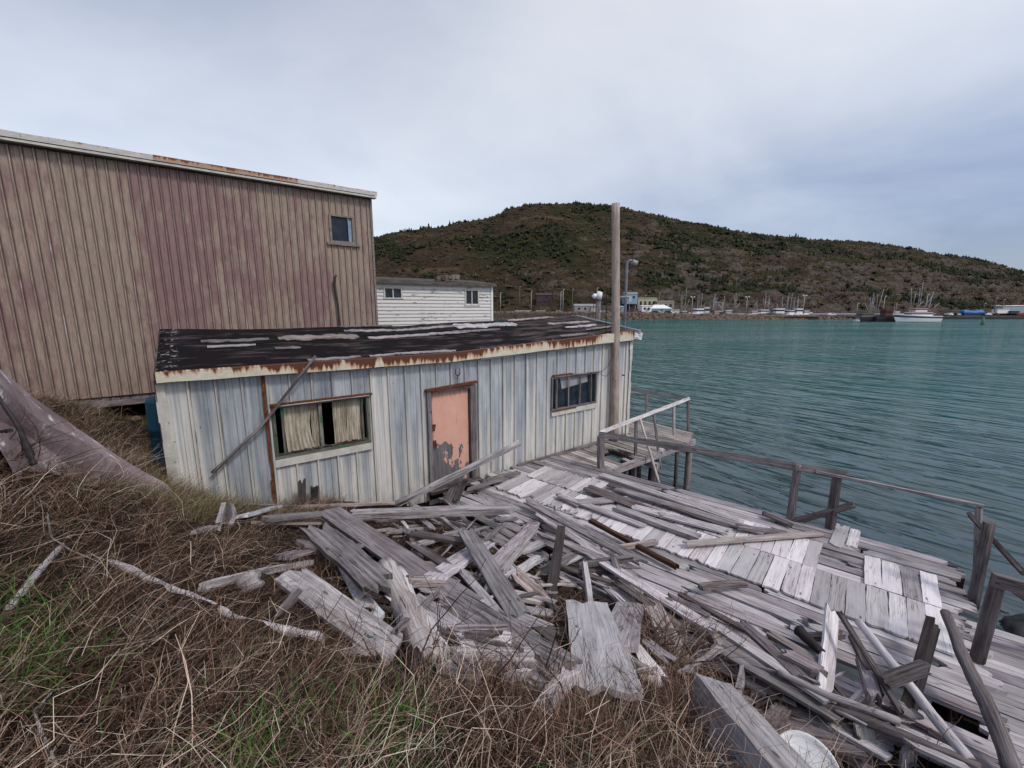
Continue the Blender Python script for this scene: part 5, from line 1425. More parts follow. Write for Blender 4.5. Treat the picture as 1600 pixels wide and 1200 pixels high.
# ------------------------------------------------------------------ the wreckage: each board measured in the photo, laid on bank or deck
def B_(label, a, b, w, t=.03, la=.04, lb=.04, m=W_GREY, name='plank', cat='plank', group=None, roll=0.0, up=Vector((0, 0, 1)), **k):
    A = hit(a[0], a[1], la); Bp = hit(b[0], b[1], lb)
    if name != 'wood_scrap': SEGS.append((A.x, A.y, Bp.x, Bp.y, w))
    if 'bow' not in k and (Bp - A).length > .5: k['bow'] = random.uniform(-.006, .012)
    mb = MB(); plank(mb, A, Bp, w, t, up=up, roll=roll, **k)
    return mb.build(name, m, label=label, cat=cat, group=group)
W_DARK2 = wood('dark_cracked_driftwood', (0.02, 0.015, 0.014), (0.10, 0.083, 0.083), (0.27, 0.24, 0.24), stain=(.10,.05,.035), stain_amt=.5)
SEGS = []
G1 = 'loose boards from the collapsed wharf'
# --- around the door and shed wall
mb = MB(); A = hit(618, 788, .10); Bq = at_y(812, 691, 7.75); log(mb, [A, Bq], .062, .05, 12, .03); plank(mb, A, Bq, .10, .06); mb.build('beam', W_PALE, label='long pale squared pole leaning up across the shed door', cat='beam')
mb = MB(); A = at_y(545, 800, 5.75); Bq = at_y(803, 790, 6.1); plank(mb, A, Bq, .17, .10, wob=.006, ny=4); mb.build('beam', W_GREY, label='thick grey beam lying level in front of the shed between window and door', cat='beam')
for lab, u, vb, vt, w in (('small dark square stub against the wall under the wide window, taller of the pair', 471, 792, 750, .10), ('split dark stub right of the taller one under the wide window', 491, 792, 760, .11)):
    P_ = at_y(u, vb, 6.35 + (u - 471) * .008); T_ = at_y(u, vt, P_.y + .01); P_.z -= .15
    mb = MB(); plank(mb, P_, T_, w, .07, up=Vector((.3, -1, 0)), ragged=.03, ny=4); mb.build('post_stub', W_DARK, label=lab, cat='stub')
B_('short dark board leaning on the wall left of the door', (628, 790), (662, 743), .15, .04, .05, .35, W_DARK, group=G1, up=Vector((-.6, -1, 0)))
B_('dark boards end poking out under the leaning pole below the door', (698, 785), (716, 745), .14, .04, .05, .2, W_MID, group=G1)
B_('second dark board end beside the one under the leaning pole', (712, 783), (728, 748), .10, .03, .05, .2, W_DARK, group=G1)
B_('rotten brown board heaped at the foot of the door, nearest the wall', (748, 752), (812, 736), .12, .05, .12, .10, W_WARM, group=G1, ragged=.12)
B_('splintered board heaped below the door step', (728, 765), (790, 745), .10, .04, .12, .10, W_GREY, group=G1, ragged=.15)
B_('thin batten lying beside the catwalk near the wall', (806, 724), (852, 722), .05, .03, .03, .03, W_WARM, group=G1)
B_('thin grey pole leaning across the left shed wall up to the rusty fascia', (335, 735), (494, 563), .055, .03, 0, 0, W_MID, name='pole', cat='pole')
o = bpy.data.objects['pole']; bpy.data.objects.remove(o)
mb = MB(); log(mb, [sh(0.47, 0.09, CH - 2.35), sh(1.15, .12, CH - 1.75), sh(1.98, 0.20, CH - .72)], .026, .022, 8, .05); mb.build('pole', W_MID, label='thin grey pole leaning across the left shed wall up to the rusty fascia', cat='pole')
# --- left part
B_('bright white board lying in grass below the left end of the shed wall', (372, 806), (432, 790), .17, .03, .12, .12, W_WHITE, group=G1)
B_('short pale slab standing in the grass left of the bright white board', (336, 832), (346, 797), .16, .04, .02, .16, W_PALE, group=G1, up=Vector((-1, -1, .2)))
B_('pale slab standing beside the white board, right of the leaning slab', (355, 822), (352, 798), .20, .04, .04, .12, W_PALE, group=G1, up=Vector((.2, -1, .5)))
B_('short pale board end in the grass left of the standing slabs', (300, 830), (332, 820), .10, .03, .05, .05, W_PALE, group=G1)
B_('thin batten lying along the foot of the shed wall', (305, 786), (470, 790), .05, .03, .06, .12, W_GREY, group=G1)
B_('grey plank lying level left of the large diagonal planks', (412, 808), (512, 800), .16, .04, .20, .24, W_GREY, group=G1)
B_('thin strip under the level grey plank', (395, 815), (520, 816), .05, .03, .12, .14, W_WARM, group=G1)
B_('dark strip behind the level plank against the wall foot', (430, 792), (640, 783), .08, .04, .10, .16, W_WARM, group=G1)
B_('large smooth diagonal plank, right of the pair running down from the beam', (512, 795), (795, 985), .27, .04, .30, .10, W_GREY, group=G1, r=.31)
B_('extension plank under the lower end of the large smooth diagonal plank', (700, 930), (890, 1048), .26, .03, .12, .10, W_GREY, group=G1, r=.4)
B_('cracked bleached diagonal plank, left of the large smooth one', (487, 818), (610, 925), .24, .05, .34, .20, W_GREY, group=G1, ragged=.15, wob=.012)
mb = MB(); log(mb, [hit(600, 888, .16), hit(640, 965, .12), hit(672, 1050, .06)], .10, .11, 14, .12, .03); mb.build('log', W_WARM, label='weathered split log with flaking surface at the centre of the pile foot', cat='log')
mb = MB(); log(mb, [hit(622, 895, .10), hit(652, 960, .08), hit(690, 1040, .02)], .06, .08, 12, .15, .03); mb.build('log', W_PALE, label='pale splintered log lying against the flaking split log', cat='log')
B_('long grey plank sloping down right into the grass, lowest left of the pile', (448, 892), (622, 1018), .21, .035, .14, .06, W_GREY, group=G1)
B_('tapered bright white board between two diagonal planks', (527, 875), (588, 968), .12, .025, .12, .05, W_WHITE, group=G1, taper=(.35, 1.3))
B_('narrow pale batten pointing left out of the heap', (312, 912), (487, 874), .055, .05, .06, .10, W_PALE, group=G1)
B_('short slab on top of the narrow batten end', (440, 868), (488, 858), .15, .04, .16, .18, W_GREY, group=G1, ragged=.05)
B_('short slab beside the diagonal planks, upper of two', (462, 846), (515, 856), .12, .035, .22, .24, W_MID, group=G1, ragged=.05)
B_('small grey peg leaning under the lowest left plank', (425, 968), (468, 918), .055, .04, .0, .10, W_GREY, name='peg', cat='stake')
mb = MB(); log(mb, [hit(165, 876, -.005), hit(240, 908, .015), hit(305, 930, .02), hit(372, 968, .015), hit(440, 988, .01), hit(500, 1003, -.02)], .018, .028, 10, .2, .03); mb.build('driftwood_log', W_PALE, label='long crooked bleached log half sunk in the dry grass', cat='log')
mb = MB(); log(mb, [hit(12, 958, .0), hit(60, 893, .035), hit(108, 838, .01)], .020, .014, 10, .06, .01); mb.build('driftwood_stick', W_PALE, label='smooth pale stick lying in the grass at the left edge', cat='stick')
mb = MB(); log(mb, [hit(395, 925, .0), hit(385, 900, .08)], .07, .09, 9, .2); mb.build('stump', W_PALE, label='broken pale stump under the narrow batten', cat='stump')
# --- middle heap
B_('pale knotty plank lying on top of the heap, leaning towards the viewer', (728, 827), (812, 962), .20, .03, .30, .20, W_GREY, group=G1, r=.77)
B_('dark upright post in the middle of the heap', (866, 950), (883, 828), .13, .11, .0, .40, W_DARK, name='post', cat='post', up=Vector((.3, -1, 0)))
B_('split pale stake standing right of the dark post', (925, 950), (914, 876), .07, .05, .05, .30, W_PALE, name='stake', cat='stake', up=Vector((0, -1, .1)))
B_('leaning grey stake right of the pale split one', (978, 925), (958, 868), .09, .06, .05, .25, W_GREY, name='stake', cat='stake', up=Vector((0, -1, .1)))
B_('squared grey bar lying behind the two stakes', (903, 880), (990, 868), .07, .07, .18, .18, W_GREY, name='beam', cat='beam')
B_('large bleached slab tilted towards the viewer below the dark post', (916, 938), (952, 1082), .40, .04, .20, .05, W_PALE, group=G1, r=.2, ragged=.06, taper=(1, 1.05))
B_('bleached slab behind the large tilted one, to its right', (985, 940), (965, 1010), .30, .04, .20, .16, W_PALE, group=G1, ragged=.06, roll=.1)
B_('grey slab behind and between the stakes', (935, 900), (1002, 960), .20, .04, .10, .12, W_PALE, group=G1, ragged=.1)
for k, (a, b) in enumerate((((700, 985), (830, 985)), ((715, 1000), (828, 1002)), ((720, 968), (822, 970)), ((650, 1022), (836, 1022)))):
    B_('level grey plank in the low stack, ' + ['third', 'second', 'uppermost', 'lowest'][k] + ' from its top', a, b, .13, .05, .12 - .01 * k, .12, (W_GREY, W_PALE, W_MID, W_GREY)[k], group=G1, ragged=.04)
B_('pale slab half buried below the low stack', (815, 1005), (892, 1065), .22, .03, .10, .06, W_GREY, group=G1)
B_('short pale board pointing down left at the foot of the bleached slab', (842, 1112), (895, 1045), .11, .03, .02, .12, W_PALE, group=G1)
B_('small pale batten in the grass at the foot of the pile', (700, 1035), (735, 1062), .05, .03, .03, .03, W_PALE, group=G1)
# heap interior pieces seen clearly
mid = [((672, 905), (762, 845), .17, W_PALE, 'broad pale board crossing behind the knotty plank'),
       ((770, 880), (838, 815), .11, W_GREY, 'splintered grey board pointing up right behind the knotty plank'),
       ((780, 895), (838, 818), .09, W_PALE, 'upper splintered board next to the knotty plank'),
       ((665, 872), (760, 915), .13, W_WARM, 'tan board running under the knotty plank'),
       ((782, 872), (850, 845), .12, W_PALE, 'jagged bright board right of the knotty plank'),
       ((790, 905), (845, 868), .10, W_PALE, 'broken bright slab below the jagged one'),
       ((800, 890), (858, 940), .13, W_WARM, 'tan splinter sloping to the dark post foot'),
       ((815, 830), (838, 812), .10, W_GREY, 'short squared end pointing up to the deck'),
       ((650, 850), (745, 820), .10, W_GREY, 'thin grey board beside the level beam'),
       ((640, 830), (735, 845), .09, W_MID, 'dull board under the level beam'),
       ((820, 780), (1010, 880), .14, W_GREY, 'long grey plank along the lower edge of the bleached deck'),
       ((838, 800), (1000, 905), .11, W_PALE, 'pale plank just below the long grey one at the deck edge'),
       ((840, 830), (960, 880), .10, W_GREY, 'grey plank sliding off the deck edge behind the dark post'),
       ((900, 850), (1120, 985), .11, W_PALE, 'long pale plank dropping from the deck toward the tangled bush'),
       ((960, 905), (1070, 985), .09, W_MID, 'dull plank just behind the tangled bush'),
       ((760, 920), (850, 935), .12, W_WARM, 'flat tan board between knotty plank and dark post'),
       ((640, 905), (720, 905), .12, W_WARM, 'rotten tan board beside the smooth diagonal plank'),
       ((1040, 930), (1110, 960), .10, W_GREY, 'short grey board at the rim of the dark hole'),
       ]
for a, b, w, m, lab in mid: B_(lab, a, b, w * 1.3, .035, random.uniform(.10, .22), random.uniform(.08, .20), m, group=G1, ragged=.09, wob=.008)
for a, b, w, m, lab, la_, lb_ in [
    ((640, 935), (745, 1010), .20, W_PALE, 'broad bleached plank right of the flaking split log, upper of two', .10, .08),
    ((625, 985), (720, 1050), .18, W_GREY, 'broad grey plank right of the flaking split log, lower of two', .08, .05),
    ((760, 1035), (850, 1085), .20, W_PALE, 'broad bleached plank sinking into the tall dead grass', .08, .04),
    ((540, 1010), (600, 1050), .16, W_WARM, 'tan board end under the lowest left plank', .04, .03),
    ((1010, 925), (1075, 1060), .22, W_WARM, 'broad splintered board standing in the tangled bush', .10, .04),
    ((985, 1010), (1035, 1075), .20, W_PALE, 'bleached plank end right of the large tilted slab', .08, .03),
    ((1085, 1015), (1200, 1075), .17, W_PALE, 'bleached plank end below the wide blue grey board', .02, .02),
    ((1150, 1085), (1260, 1150), .22, W_GREY, 'broad grey plank behind the big squared timber', .06, .06),
    ((1290, 1120), (1400, 1180), .20, W_PALE, 'broad bleached plank right of the white bucket', .05, .05),
    ((1400, 1140), (1520, 1195), .18, W_GREY, 'broad grey plank crossing the bottom right under the poles', .06, .06)]:
    B_(lab, a, b, w, .035, la_, lb_, m, group=G1, ragged=.05, wob=.006)
# --- on the deck
dk = [((962, 762), (1195, 832), .13, W_GREY, 'long grey plank nearest the landing in the row lying on the deck'),
      ((938, 740), (1155, 812), .12, W_GREY, 'long grey plank at the top of the row on the deck, next to the water'),
      ((950, 755), (1140, 822), .11, W_MID, 'darker long plank in the row on the deck'),
      ((915, 760), (1035, 805), .20, W_MID, 'wide dark board lying on the bleached deck, left end'),
      ((985, 790), (1140, 830), .14, W_GREY, 'grey plank lower in the row on the deck'),
      ((960, 790), (1095, 838), .16, W_GREY, 'grey board under the short block on the deck'),
      ((872, 772), (1010, 822), .10, W_GREY, 'grey board slanting over the bleached deck near the shed'),
      ((900, 784), (985, 778), .13, W_GREY, 'short grey board end in the middle of the bleached deck'),
      ((1030, 802), (1043, 804), .12, W_PALE, 'short pale block on the deck planks'),
      ((1070, 848), (1283, 832), .085, W_WARM, 'thin pale board lying across the bleached deck toward the rail posts'),
      ((922, 810), (1060, 884), .07, W_BROWN, 'red brown batten slanting across the deck edge'),
      ((1092, 914), (1165, 908), .09, W_WARM, 'short squared bar resting on the ribbed deck planks'),
      ((956, 854), (1028, 843), .07, W_WARM, 'short squared bar near the red brown batten'),
      ((1258, 992), (1320, 988), .07, W_WARM, 'small squared bar under the upright bleached board'),
      ((1150, 822), (1235, 832), .10, W_GREY, 'flat grey board at the deck edge near the middle rail post'),
      ((870, 770), (905, 790), .08, W_MID, 'dark board fragment on the deck near the shed'),
      ((1190, 800), (1240, 820), .09, W_MID, 'dark board fragment against the deck edge'),
      ]
for a, b, w, m, lab in dk:
    sq = 'squared' in lab or 'block' in lab or 'batten' in lab
    B_(lab, a, b, w if sq else w * 1.4, .06 if sq else .03, .08 + (.02 if not sq else .03), .06 + (.03 if sq else 0), m, group=G1, ragged=.04, wob=.005)
# --- right side
for k, (a, b, w, m, lab) in enumerate([
      ((1112, 1000), (1320, 1120), .22, W_GREY, 'wide blue grey board sloping down right beside the dark hole'),
      ((1085, 955), (1300, 1095), .12, W_GREY, 'long grey board with a raised edge above the wide sloping one'),
      ((1155, 968), (1272, 1075), .13, W_GREY, 'pale board fanning out from the dark hole rim'),
      ((1060, 925), (1215, 1010), .07, W_MID, 'narrow dull board along the rim of the dark hole'),
      ((1200, 985), (1290, 1040), .10, W_MID, 'dull board reaching the broken log end'),
      ((1100, 965), (1128, 1010), .08, W_WARM, 'splintered board end beside the tangled bush'),
      ((1190, 1130), (1350, 1160), .26, W_GREY, 'flat grey board above the white lid at the bottom'),
      ((1195, 1090), (1300, 1125), .20, W_GREY, 'flat grey board behind the one above the white lid'),
      ((1150, 1105), (1165, 1045), .14, W_GREY, 'upright board end left of a second one, near the big timber'),
      ((1180, 1110), (1190, 1055), .13, W_GREY, 'upright board end right of its twin, near the big timber'),
      ((1275, 1175), (1340, 1140), .12, W_MID, 'dull board lying towards the ferns at the bottom right')]):
    B_(lab, a, b, w, .035, .10, .10 if k != 8 and k != 9 else .22, m, group=G1, ragged=.04, up=Vector((0, 0, 1)) if k not in (8, 9) else Vector((-.3, -1, .2)))
mb = MB(); A = hit(1112, 1058, .34); Bq = hit(1262, 1225, .30); plank(mb, A, Bq, .23, .24, roll=-.22, wob=.008, ny=5, ragged=.02); mb.build('timber', W_GREY, label='big squared grey timber running out at the bottom edge', cat='beam')
mb = MB(); log(mb, [hit(1248, 985, .14), hit(1285, 1020, .16)], .06, .035, 10, .1); mb.build('log_end', W_DARK, label='charred looking dark log end at the rim of the ribbed planks', cat='log')
mb = MB(); plank(mb, hit(1225, 1015, .16), hit(1295, 1052, .14), .16, .09, ragged=.05, wob=.012, taper=(1, .6)); mb.build('block', W_MID, label='rounded broken timber block beside the upright bleached board', cat='block')
B_('bleached board standing almost upright over the ribbed planks', (1286, 1102), (1302, 950), .15, .03, .06, .28, W_PALE, group=G1, up=Vector((0, -1, .6)), r=.6)
B_('thin dark strip leaning down right from the bleached upright board', (1310, 952), (1412, 1115), .05, .03, .45, .10, W_MID, group=G1)
B_('second thin dark strip parallel to the first one', (1330, 985), (1375, 1085), .07, .05, .25, .12, W_MID, group=G1)
mb = MB(); log(mb, [hit(1342, 972, .14), hit(1405, 1050, .14), hit(1455, 1115, .12), hit(1515, 1188, .05)], .04, .045, 12, .04); mb.build('pole', W_PALE, label='smooth round pale pole lying across the deck planks', cat='pole')
B_('dark wedge post leaning right beside the long driftwood log', (1425, 1118), (1466, 972), .15, .07, .0, .42, W_DARK, name='post', cat='post', up=Vector((0, -1, 0)))
B_('short dark crosspiece nailed to the dark wedge post', (1382, 1070), (1456, 1043), .11, .06, .26, .34, W_MID, name='crosspiece', cat='beam', up=Vector((0, -1, .3)))
B_('square beam end facing the viewer beside the dark strips', (1345, 1015), (1368, 1090), .10, .09, .18, .14, W_GREY, name='beam', cat='beam')
mb = MB(); log(mb, [hit(1478, 958, .40), hit(1503, 1020, .34), hit(1540, 1100, .22), hit(1585, 1215, .08)], .042, .062, 14, .08, .04, sub=6); mb.build('driftwood_log', W_MID, label='long cracked driftwood log slanting down the right side', cat='log')
mb = MB(); log(mb, [hit(1180, 1060, .05), hit(1400, 1145, .05), hit(1530, 1200, .04)], .04, .05, 10, .08, .02); mb.build('log', W_MID, label='long dull log under the planks at the bottom right', cat='log')
mb = MB(); log(mb, [hit(1215, 1050, .10), hit(1290, 1085, .10), hit(1405, 1128, .08)], .03, .035, 10, .06, .01); mb.build('pole', W_PALE, label='thin pale pole lying over the dark hole at the lower right', cat='pole')
for k, (a, b, w, h, lab) in enumerate([((1362, 1192), (1350, 1130), .15, .22, 'pale pointed board end at the bottom, left of two'), ((1420, 1205), (1424, 1165), .12, .2, 'pale notched board end at the bottom right corner')]):
    B_(lab, a, b, w, .03, .0, h, W_PALE, group=G1, up=Vector((0, -1, .3)), ragged=.05)
# --- small scraps that fill the heap; nothing tells them apart
def in_poly(u, v, P):
    c = False; j = len(P) - 1
    for i in range(len(P)):
        if (P[i][1] > v) != (P[j][1] > v) and u < (P[j][0] - P[i][0]) * (v - P[i][1]) / (P[j][1] - P[i][1]) + P[i][0]: c = not c
        j = i
    return c
HEAP = [(545, 815), (640, 805), (830, 800), (900, 850), (1000, 900), (1060, 960), (1010, 1060), (880, 1060), (700, 1050), (640, 1000), (620, 930)]
HEAP2 = [(1090, 1010), (1200, 1000), (1330, 1080), (1420, 1110), (1560, 1200), (1180, 1215), (1120, 1110)]
random.seed(41)
cnt = 0
for poly, n in ((HEAP, 215), (HEAP2, 40)):
    k = 0
    while k < n:
        u, v = random.uniform(540, 1600), random.uniform(795, 1210)
        if not in_poly(u, v, poly): continue
        if 850 < u < 1010 and 915 < v < 1100: k += 1; continue
        if 480 < u < 600 and v > 860: k += 1; continue
        ang = random.choice([35, 40, 30, -35, -45, 50, 5, -10, 20]) + random.uniform(-15, 15)
        Lp = random.uniform(18, 60)
        du, dv = math.cos(rad(ang)) * Lp, math.sin(rad(ang)) * Lp * .8
        m = random.choice([W_GREY, W_PALE, W_WARM, W_MID, W_PALE, W_GREY, W_DARK, W_PALE, W_MID]); wd = random.choice([.02, .03, .045, .06, .08, .11, .14])
        tone_ = 0; size = ('slim' if wd < .04 else 'narrow' if wd < .07 else 'broad') + (' short' if Lp < 32 else '')
        way = 'lying level' if abs(ang) < 12 else 'steep, rising left' if ang > 48 else 'rising left' if ang > 0 else 'steep, rising right' if ang < -45 else 'rising right'
        l0 = random.uniform(-.03, .11) if poly is HEAP else random.uniform(-.03, .06)
        tone = {W_GREY.name: 'grey', W_PALE.name: 'pale', W_WARM.name: 'tan', W_MID.name: 'dull', W_DARK.name: 'blackened'}[m.name]
        near = ('by the diagonal planks' if u < 700 else 'by the knotty plank' if u < 800 else 'by the dark upright post' if u < 900 else 'by the tangled bush' if u < 1075 else 'near the big timber' if u < 1250 else 'under the upright board' if u < 1330 else 'by the dark wedge post')
        where = 'upper' if v < (900 if poly is HEAP else 1080) else 'lower'
        B_(f'{size} {tone} splinter {way}, {near}, {where} side of heap', (u - du, v - dv), (u + du, v + dv), wd, random.uniform(.010, .03), l0 + random.uniform(0, .08), l0 + random.uniform(0, .08), m, name='wood_scrap', cat='scrap', group='splintered scraps in the wreckage', ragged=.11, wob=.006)
        k += 1
# ------------------------------------------------------------------ rocks, barrel, bucket
def blob(name, loc, scl, mt, seed, amp=.25, sub=40, R=None, **kw):
    mb = MB(); nu, nv = sub, sub // 2; vs = []; R = R or Matrix.Identity(3)
    for j in range(nv + 1):
        th = math.pi * j / nv
        for i in range(nu):
            ph = 2 * math.pi * i / nu
            d = Vector((math.sin(th) * math.cos(ph), math.sin(th) * math.sin(ph), math.cos(th)))
            k = 1 + amp * mnoise.fractal(d * 1.3 + Vector((seed, seed * 2, 0)), .7, 2.0, 5) + amp * .35 * abs(mnoise.noise(d * 3.1 + Vector((0, seed, 5))))
            vs.append(Vector(loc) + R @ Vector((d.x * scl[0] * k, d.y * scl[1] * k, d.z * scl[2] * k)))
    fs = [(j * nu + i, (j + 1) * nu + i, (j + 1) * nu + (i + 1) % nu, j * nu + (i + 1) % nu) for j in range(nv) for i in range(nu)]
    mb.add(vs, fs, None, .5, 0, True)
    return mb.build(name, mt, **kw)
def long_rock():
    """long sloping purple outcrop: lofted crag with a sharp crest"""
    # crest measured in the photo, cross-section: steep near face, smooth far shoulder
    crest = [at_y(-160, 500, 2.2), at_y(-60, 555, 2.6), at_y(0, 600, 2.95), at_y(60, 655, 3.35), at_y(130, 690, 3.85), at_y(200, 735, 4.35), at_y(250, 757, 4.7), at_y(267, 770, 4.85)]
    shoul = [at_y(-160, 440, 2.6), at_y(-60, 530, 3.0), at_y(0, 576, 3.35), at_y(60, 625, 3.75), at_y(130, 675, 4.25), at_y(200, 722, 4.65), at_y(246, 748, 4.88), at_y(262, 757, 5.0)]
    n = len(crest); rows = []
    SUB = 8; 
    def interp(L, f):
        i = min(int(f), n - 2); g = f - i
        p0, p1, p2, p3 = L[max(i - 1, 0)], L[i], L[i + 1], L[min(i + 2, n - 1)]
        return 0.5 * ((2 * p1) + (p2 - p0) * g + (2 * p0 - 5 * p1 + 4 * p2 - p3) * g * g + (3 * p1 - p0 - 3 * p2 + p3) * g ** 3)
    vs = []; N = (n - 1) * SUB; K = 22
    for a in range(N + 1):
        f = a / SUB; c, s = interp(crest, f), interp(shoul, f)
        tip = max(.62, min(1, (N - a) / (SUB * .9)) ** .5) if a > N - SUB else 1
        fwd = Vector((-.05, -.24 - .14 * a / N, 0)) * (.9 + .1 * math.sin(a * .3)) * max(tip, .15)
        base = c + fwd; base.z = terr(base.x, base.y) - .15
        mid = c + fwd * .80; mid.z = c.z - (c.z - base.z) * .45; und = c + fwd * .10; und.z = c.z - .085
        back = s + Vector((.12, .35, 0)) * max(tip, .2); back.z = terr(back.x, back.y) - .25
        if back.z > s.z - .1: back.z = s.z - .3
        ctrl = [base, mid, und, c, c.lerp(s, .5) + Vector((0, 0, .02)), s, back]
        for k in range(K + 1):
            g = k / K * (len(ctrl) - 1); i = min(int(g), len(ctrl) - 2); h = g - i
            p = ctrl[i].lerp(ctrl[i + 1], h)
            d = mnoise.fractal(p * 2.2 + Vector((3, 1, 7)), .8, 2.1, 6)
            d2 = abs(mnoise.noise(Vector((p.x * 1.2 + p.y * 2.4, p.z * 6, p.x * 3))))
            p = p + Vector((.35, -.7, .5)) * (d * .035 - d2 * .04) * max(tip, .4)
            vs.append(p)
    fs = [(a * (K + 1) + k, a * (K + 1) + k + 1, (a + 1) * (K + 1) + k + 1, (a + 1) * (K + 1) + k) for a in range(N) for k in range(K)]
    fs.append(tuple(N * (K + 1) + k for k in range(K + 1)))
    mb = MB(); mb.add(vs, fs, None, .5, 0, False)
    mb.build('boulder', M_PURPLE, label='long smooth purple boulder with white scratches sloping to the shed corner', cat='boulder')
long_rock()
blob('boulder', at_z(1592, 985, .05) + Vector((.25, 0, -.15)), (.45, .35, .28), M_WETROCK, 3, label='wet black boulder at the water edge beyond the right rail posts', cat='boulder')
blob('boulder', at_z(1568, 965, .0) + Vector((.1, .2, -.15)), (.28, .2, .18), M_WETROCK, 5, label='small wet rock just left of the larger black shore boulder', cat='boulder')
0 and blob('boulder', at_z(1600, 1040, .05) + Vector((.2, .2, -.1)), (.4, .3, .25), M_WETROCK, 8, label='wet dark rock half under the deck end at the right edge', cat='boulder')
blob('stone', hit(150, 662, .0) + Vector((.25, .5, -.05)), (.09, .07, .06), M_RIPRAP, 12, label='small stone on the bank behind the purple boulder', cat='stone')
blob('stone', hit(215, 1175, -.01), (.06, .05, .03), M_RIPRAP, 15, label='grey stone showing through grass at the bottom left', cat='stone')

def barrel():
    p = Vector((-5.19, 6.22, 0)); g0 = terr(p.x, p.y) - .1
    prof = [(0.0, .0), (.24, 0), (.27, .03), (.265, .28), (.285, .30), (.265, .32), (.265, .58), (.285, .60), (.265, .62), (.26, .86), (.24, .90), (.10, .91), (0, .91)]
    mb = MB(); n = 24; vs = []
    top = CH - 1.27; s = (top - g0) / .91
    for r, z in prof:
        for k in range(n): a = 2 * math.pi * k / n; vs.append((p.x + r * math.cos(a), p.y + r * math.sin(a), g0 + z * s))
    fs = [(i * n + k, i * n + (k + 1) % n, (i + 1) * n + (k + 1) % n, (i + 1) * n + k) for i in range(len(prof) - 1) for k in range(n)]
    mb.add(vs, fs, None, .5, 0, True)
    b = mb.build('barrel', M_BARREL, label='blue plastic barrel tucked behind the left corner of the shed', cat='barrel')
barrel()
def bucket():
    c = hit(1262, 1192, .20); R = Matrix.Rotation(rad(18), 3, 'X') @ Matrix.Rotation(rad(-8), 3, 'Y')
    prof = [(0, -.02), (.105, -.02), (.12, -.012), (.128, 0.0), (.138, .0), (.142, -.015), (.138, -.035), (.128, -.035), (.12, -.30), (0, -.30)]
    mb = MB(); n = 36; vs = []
    for r, z in prof:
        for k in range(n): a = 2 * math.pi * k / n; vs.append(c + R @ Vector((r * math.cos(a), r * math.sin(a), z)))
    fs = [(i * n + k, i * n + (k + 1) % n, (i + 1) * n + (k + 1) % n, (i + 1) * n + k) for i in range(len(prof) - 1) for k in range(n)]
    mb.add(vs, [f[::-1] for f in fs], None, .5, 0, True)
    mb.build('bucket', M_LID, label='white lidded plastic bucket at the bottom edge among brambles', cat='bucket')
bucket()
def litter():
    # black plastic sheet crumpled in the grass
    c = hit(628, 1068, .06); mb = MB(); n = 16; vs = []
    for j in range(n + 1):
        for i in range(n + 1):
            x, y = (i / n - .5) * .34, (j / n - .5) * .26
            p = c + Vector((x, y, .05 * mnoise.fractal(Vector((x * 7, y * 7, 3)), .6, 2, 4) * 3 + .06 * (1 - (abs(x) / .17) ** 2)))
            vs.append(p)
    fs = [(j * (n + 1) + i, j * (n + 1) + i + 1, (j + 1) * (n + 1) + i + 1, (j + 1) * (n + 1) + i) for j in range(n) for i in range(n)]
    mb.add(vs, fs, None, .5, 0, False); mb.add([v - Vector((0, 0, .012)) for v in vs], [f[::-1] for f in fs], None, .5, 0, False)
    mb.build('plastic_sheet', M_PLASTIC, label='crumpled black plastic sheet in the grass below the split log', cat='plastic sheet')
    c = hit(570, 990, .13); mb = MB(); mb.tube([c, c + Vector((.03, -.015, -.01)), c + Vector((.055, -.03, 0))], [.009, .007, .004], 7)
    mb.build('rope_end', plain('turquoise_rope', (.01, .13, .17), .7), label='tiny turquoise rope end on the lowest left plank', cat='rope')
litter()
# dark weathered stake at the left edge
mb = MB(); A = at_y(50, 725, 2.5); Bq = at_y(-22, 600, 2.4); log(mb, [A, A.lerp(Bq, .5) + Vector((.02, 0, .01)), Bq], .018, .009, 9, .3, .05, sub=12); log(mb, [A.lerp(Bq, .45), A.lerp(Bq, .45) + Vector((-.14, .05, -.02)), A.lerp(Bq, .5) + Vector((-.22, .0, .10))], .011, .005, 7, .25, .02); mb.build('broken_branch', W_DARK, label='dark broken branch leaning at the left edge before the purple boulder', cat='branch')

